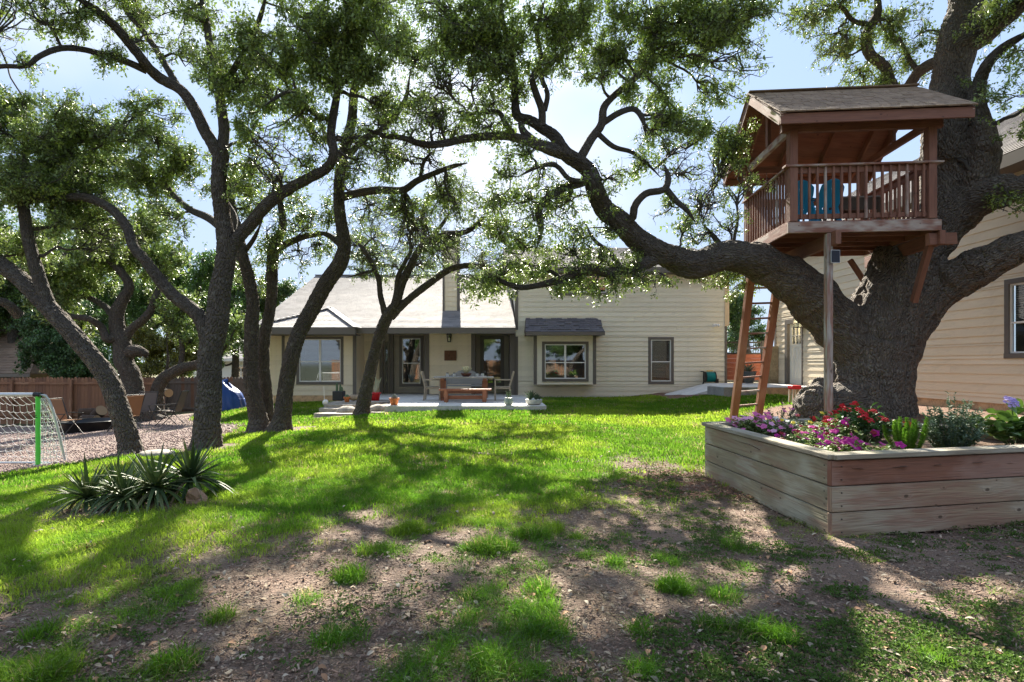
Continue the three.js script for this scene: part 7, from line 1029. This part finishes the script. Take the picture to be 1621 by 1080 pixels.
// ---------------------------------------------------------------- gravel yard: goal, chairs, fire pit, logs, tarp
{
  const gx = (60 - CX) / F * 9.2, G = onGround(gx, 9.2), y = G.y, t = thing('soccer_goal', 'small soccer goal with bright green post and sagging white net', 'soccer goal', G), H = 1.17, steel = std({ color: C(0.55, 0.57, 0.58), roughness: 0.35, metalness: 0.4 }), net = std({ color: C(0.72, 0.7, 0.68), roughness: 0.8 }), WD = 2.4, at = (x, h, b) => V3(G.x + x, y + h, G.z - b);
  part('post', tube([at(0, -0.05, 0), at(0, H - 0.03, 0)], 0.036, 14), std({ color: C(0.1, 0.62, 0.06), roughness: 0.45 }), t); part('post', tube([at(-WD, -0.05, 0), at(-WD, H - 0.03, 0)], 0.036, 14), std({ color: C(0.1, 0.62, 0.06), roughness: 0.45 }), t);
  part('crossbar', tube([at(-WD, H, 0), at(0.0, H, 0)], 0.033, 14), steel, t); part('joint', tube([at(-0.06, H, 0), at(0.05, H - 0.01, 0)], 0.042, 12), M.black, t); part('logo', [span(0, 0.03, 0, 0.012, 0, 0.004).rotateZ(0.5).translate(G.x - 0.02, y + 0.82, G.z + 0.038), span(0, 0.03, 0, 0.012, 0, 0.004).rotateZ(-0.3).translate(G.x - 0.015, y + 0.8, G.z + 0.038)], M.black, t);
  const stay = (x, s) => part('stay', tube([at(x, H, 0.02), at(x + s * 0.07, H - 0.02, 0.06), at(x + s * 0.13, H - 0.2, 0.11), at(x + s * 0.19, 0.55, 0.18), at(x + s * 0.25, 0.02, 0.26)], 0.022, 10), steel, t); stay(0.0, 1); stay(-WD, -1);
  part('base_bar', tube([at(-0.06, 0.03, -0.03), at(0.3, 0.03, 0.3)], 0.022, 10), steel, t); part('base_bar', tube([at(-WD - 0.25, 0.02, 0.27), at(0.25, 0.02, 0.27)], 0.02, 10), steel, t);
  const cords = [], f = rng(14), panel = (fn, nu, nv, skipTop) => { const P2 = (i, j) => fn(i / nu, j / nv).add(V3(gauss(f), gauss(f), gauss(f)).multiplyScalar(0.008)); const grid = [...Array(nu + 1)].map((_, i) => [...Array(nv + 1)].map((_, j) => P2(i + (j % 2 ? 0.25 : -0.25) * (i > 0 && i < nu), j))); for (let i = 0; i <= nu; i++) for (let j = 0; j <= nv; j++) { if (j < nv) cords.push(tube([grid[i][j], grid[i][j + 1]], 0.0042, 4, 1)); if (i < nu && (i + j) % 1 === 0) cords.push(tube([grid[i][j], grid[i][j].clone().lerp(grid[i + 1][j], 0.5).add(V3(0, -0.02, 0)), grid[i + 1][j]], 0.0042, 4, 2)); } };
  const prof = (v) => [H - 0.03 - v * (H - 0.06) - 0.1 * Math.sin(v * 3.14) * 0.6, 0.04 + 0.24 * Math.pow(v, 0.8) + 0.12 * Math.sin(v * 3.14)];
  panel((u, v) => { const [h, b] = prof(v); return at(-WD + u * (WD + 0.2 * v), h - 0.05 * Math.sin(u * 25) * (1 - v) * 0.4, b); }, 22, 10);
  panel((u, v) => { const [, b] = prof(v); const bb = b * u; return at(0.04 + 0.19 * v * u + 0.03 * u, H - 0.06 - v * (H - 0.1), bb); }, 8, 11);
  part('net', cords, net, t);
}
{
  const steel = std({ color: C(0.05, 0.045, 0.042), roughness: 0.4, metalness: 0.5 }), sling = std({ color: C(0.3, 0.15, 0.075), roughness: 0.85 }), dark = std({ color: C(0.12, 0.09, 0.075), roughness: 0.85 });
  const make = (label, px, d, turn, sl = sling) => {        // faces +x
    const X = (px - CX) / F * d, t = thing('folding_chair', label, 'chair', onGround(X, d, 0.02), 'folding sling chairs round the fire pit'), add = (n, g, m) => { const q = shade(new THREE.Mesh(g, m)); q.name = n; t.add(q); };
    add('backrest', box(0.02, 0.58, 0.5, 0.008).rotateZ(0.3).translate(-0.33, 0.7, 0), sl); add('seat', box(0.5, 0.02, 0.5, 0.008).rotateZ(0.06).translate(0, 0.42, 0), sl);
    for (const z of [-0.27, 0.27]) { add('frame', tube([V3(-0.18, 0.36, z), V3(-0.43, 1.0, z)], 0.013, 8), steel); add('leg', tube([V3(0.3, 0.0, z), V3(-0.2, 0.5, z)], 0.013, 8), steel); add('leg', tube([V3(-0.34, 0.0, z), V3(0.26, 0.6, z)], 0.013, 8), steel); add('arm', box(0.48, 0.02, 0.045, 0.006).translate(0.02, 0.61, z), steel); add('frame', tube([V3(-0.22, 0.42, z), V3(0.27, 0.44, z)], 0.012, 8), steel); }
    add('frame', tube([V3(-0.43, 1.0, -0.27), V3(-0.43, 1.0, 0.27)], 0.013, 8), steel); t.rotation.y = turn; return t;
  };
  make('brown folding chair behind the soccer goal, its back to the left', 104, 15.2, -0.2); make('brown folding chair half hidden by the leaning oak, its back to the right', 197, 15.6, Math.PI - 0.35); make('dark folding chair before the low oak, rightmost at the fire pit', 268, 16.6, Math.PI + 0.15, dark); make('dark folding chair beyond the fire pit, in front of the thick old oak', 226, 17.4, -1.4, dark);
  const c = onGround((138 - CX) / F * 16.6, 16.6), t = thing('fire_pit', 'low black steel fire pit ring on the gravel between the chairs', 'fire pit', c); part('ring', lathe([[0.72, 0], [0.74, 0.3], [0.82, 0.31], [0.82, 0.335], [0.7, 0.335], [0.68, 0.02], [0.001, 0.02]], 40).translate(c.x, c.y, c.z), M.black, t); part('ash', lathe([[0.001, 0.12], [0.69, 0.1]], 24).translate(c.x, c.y, c.z), std({ color: C(0.14, 0.13, 0.125) }), t);
  const logBark = std({ color: C(0.16, 0.1, 0.065), map: M.stone.map, bumpMap: M.stone.bumpMap, bumpScale: 0.01, roughness: 0.9 }), cut = std({ color: C(0.34, 0.23, 0.13), roughness: 0.8 });
  const log = (label, px, py, d, r, l, ry, rx = 0) => { const p = P(px, py, d), q = thing('firewood_log', label, 'log', p, 'cut logs by the fence'), a = shade(new THREE.Mesh(sweep(new THREE.LineCurve3(V3(-l / 2, 0, 0), V3(l / 2, 0, 0)), 6, 22, () => r, (a2, s) => r * 0.12 * (N2(Math.cos(a2 * 6.28) * 2 + px, Math.sin(a2 * 6.28) * 2 + s * 3, 5, 2) - 0.5)), logBark)); a.name = 'bark'; q.add(a); for (const s of [-1, 1]) { const m = shade(new THREE.Mesh(new THREE.CircleGeometry(r * 1.0, 20).rotateY(s * Math.PI / 2).translate(s * l / 2, 0, 0), cut)); m.name = 'cut_face'; q.add(m); } q.rotation.set(0, ry, rx); };
  log('thick cut log with pale end, topmost of the log pile at the fence post', 156, 654, 21.5, 0.2, 0.45, -0.5, 0.5); log('split log lying below the pale-ended log', 142, 664, 21, 0.16, 0.7, -0.3); log('dark log at the back left of the log pile', 140, 655, 21.8, 0.2, 0.6, 0.4); log('large upright log round left of the thick old oak, lower one', 195, 661, 21.3, 0.22, 0.4, 0.5); log('log round stacked on the large one left of the thick old oak', 194, 646, 21.3, 0.25, 0.36, 0.7); log('split log on the pile right of the low oak', 262, 622, 21, 0.15, 0.6, -0.7);
  // tarp
  const p = onGround((361 - CX) / F * 20.5, 20.5), g = new THREE.SphereGeometry(1, 64, 40, 0, 6.2832, 0, Math.PI * 0.62), a = g.attributes.position;
  for (let i = 0; i < a.count; i++) { const x = a.getX(i), y0 = a.getY(i), z = a.getZ(i), an = Math.atan2(z, x), hh = Math.max(0, (y0 + 0.37) / 1.37), sp = 1 + (1 - hh) * 0.06 * Math.cos(an * 11 + 2 * N2(an * 2, hh * 3, 6)) , k = Math.pow(1 - Math.pow(hh, 3), 0.35); a.setXYZ(i, Math.cos(an) * 0.5 * k * sp + 0.12 * (1 - hh), hh * (0.98 - 0.18 * Math.cos(an) * (hh > 0.5 ? 1 : 0.6)) + (N2(x * 3, z * 3 + y0, 9, 3) - 0.5) * 0.09, Math.sin(an) * 0.55 * k * sp); }
  g.computeVertexNormals(); single('tarp_cover', planarUV(g), std({ color: C(0.006, 0.05, 0.24), roughness: 0.35 }), 'blue tarpaulin draped over something by the dark fence', 'tarpaulin', p);
}
// ---------------------------------------------------------------- the yard behind the camera, mirrored in the windows
{
  const T2 = (n) => scene.getObjectByName(n);
  twin(T2('oak_tree_001'), onGround(-3.5, -7), Math.PI, 'forked oak behind the camera, mirrored in the house windows', 'oaks mirrored in the windows');
  twin(T2('oak_tree_003'), onGround(2.5, -8.5), Math.PI - 0.4, 'leaning oak behind the camera, mirrored in the house windows', 'oaks mirrored in the windows');
  twin(T2('oak_tree'), onGround(7, -9), Math.PI + 0.5, 'slender oak behind the camera, mirrored in the right windows', 'oaks mirrored in the windows');
  twin(T2('oak_tree_003'), onGround(-8.5, -9), 2.2, 'leaning oak behind the camera, mirrored in the left window', 'oaks mirrored in the windows');
  for (const [i, [x, z, k]] of [[-7, 14, 1.3], [-1.5, 15, 1.5], [4, 14, 1.3], [9, 14.5, 1.4], [-12, 13, 1.3]].entries()) { const src = T2('oak_tree_008'), c = twin(src, onGround(x, -z), 1 + i, ['leftmost but one bushy tree', 'tallest bushy tree', 'bushy tree straight', 'rightmost bushy tree', 'leftmost bushy tree'][i] + ' behind the camera, mirrored in the house windows', 'bushes mirrored in the windows', k * 0.9); c.name = numbered('bushy_tree'); }
  fence('picket fence closing the yard behind the camera, mirrored in the windows', -16, 14, -16, 1.75, -0.3, [M.fence, M.fenceGrey]);
}
renderer.render(scene, camera);
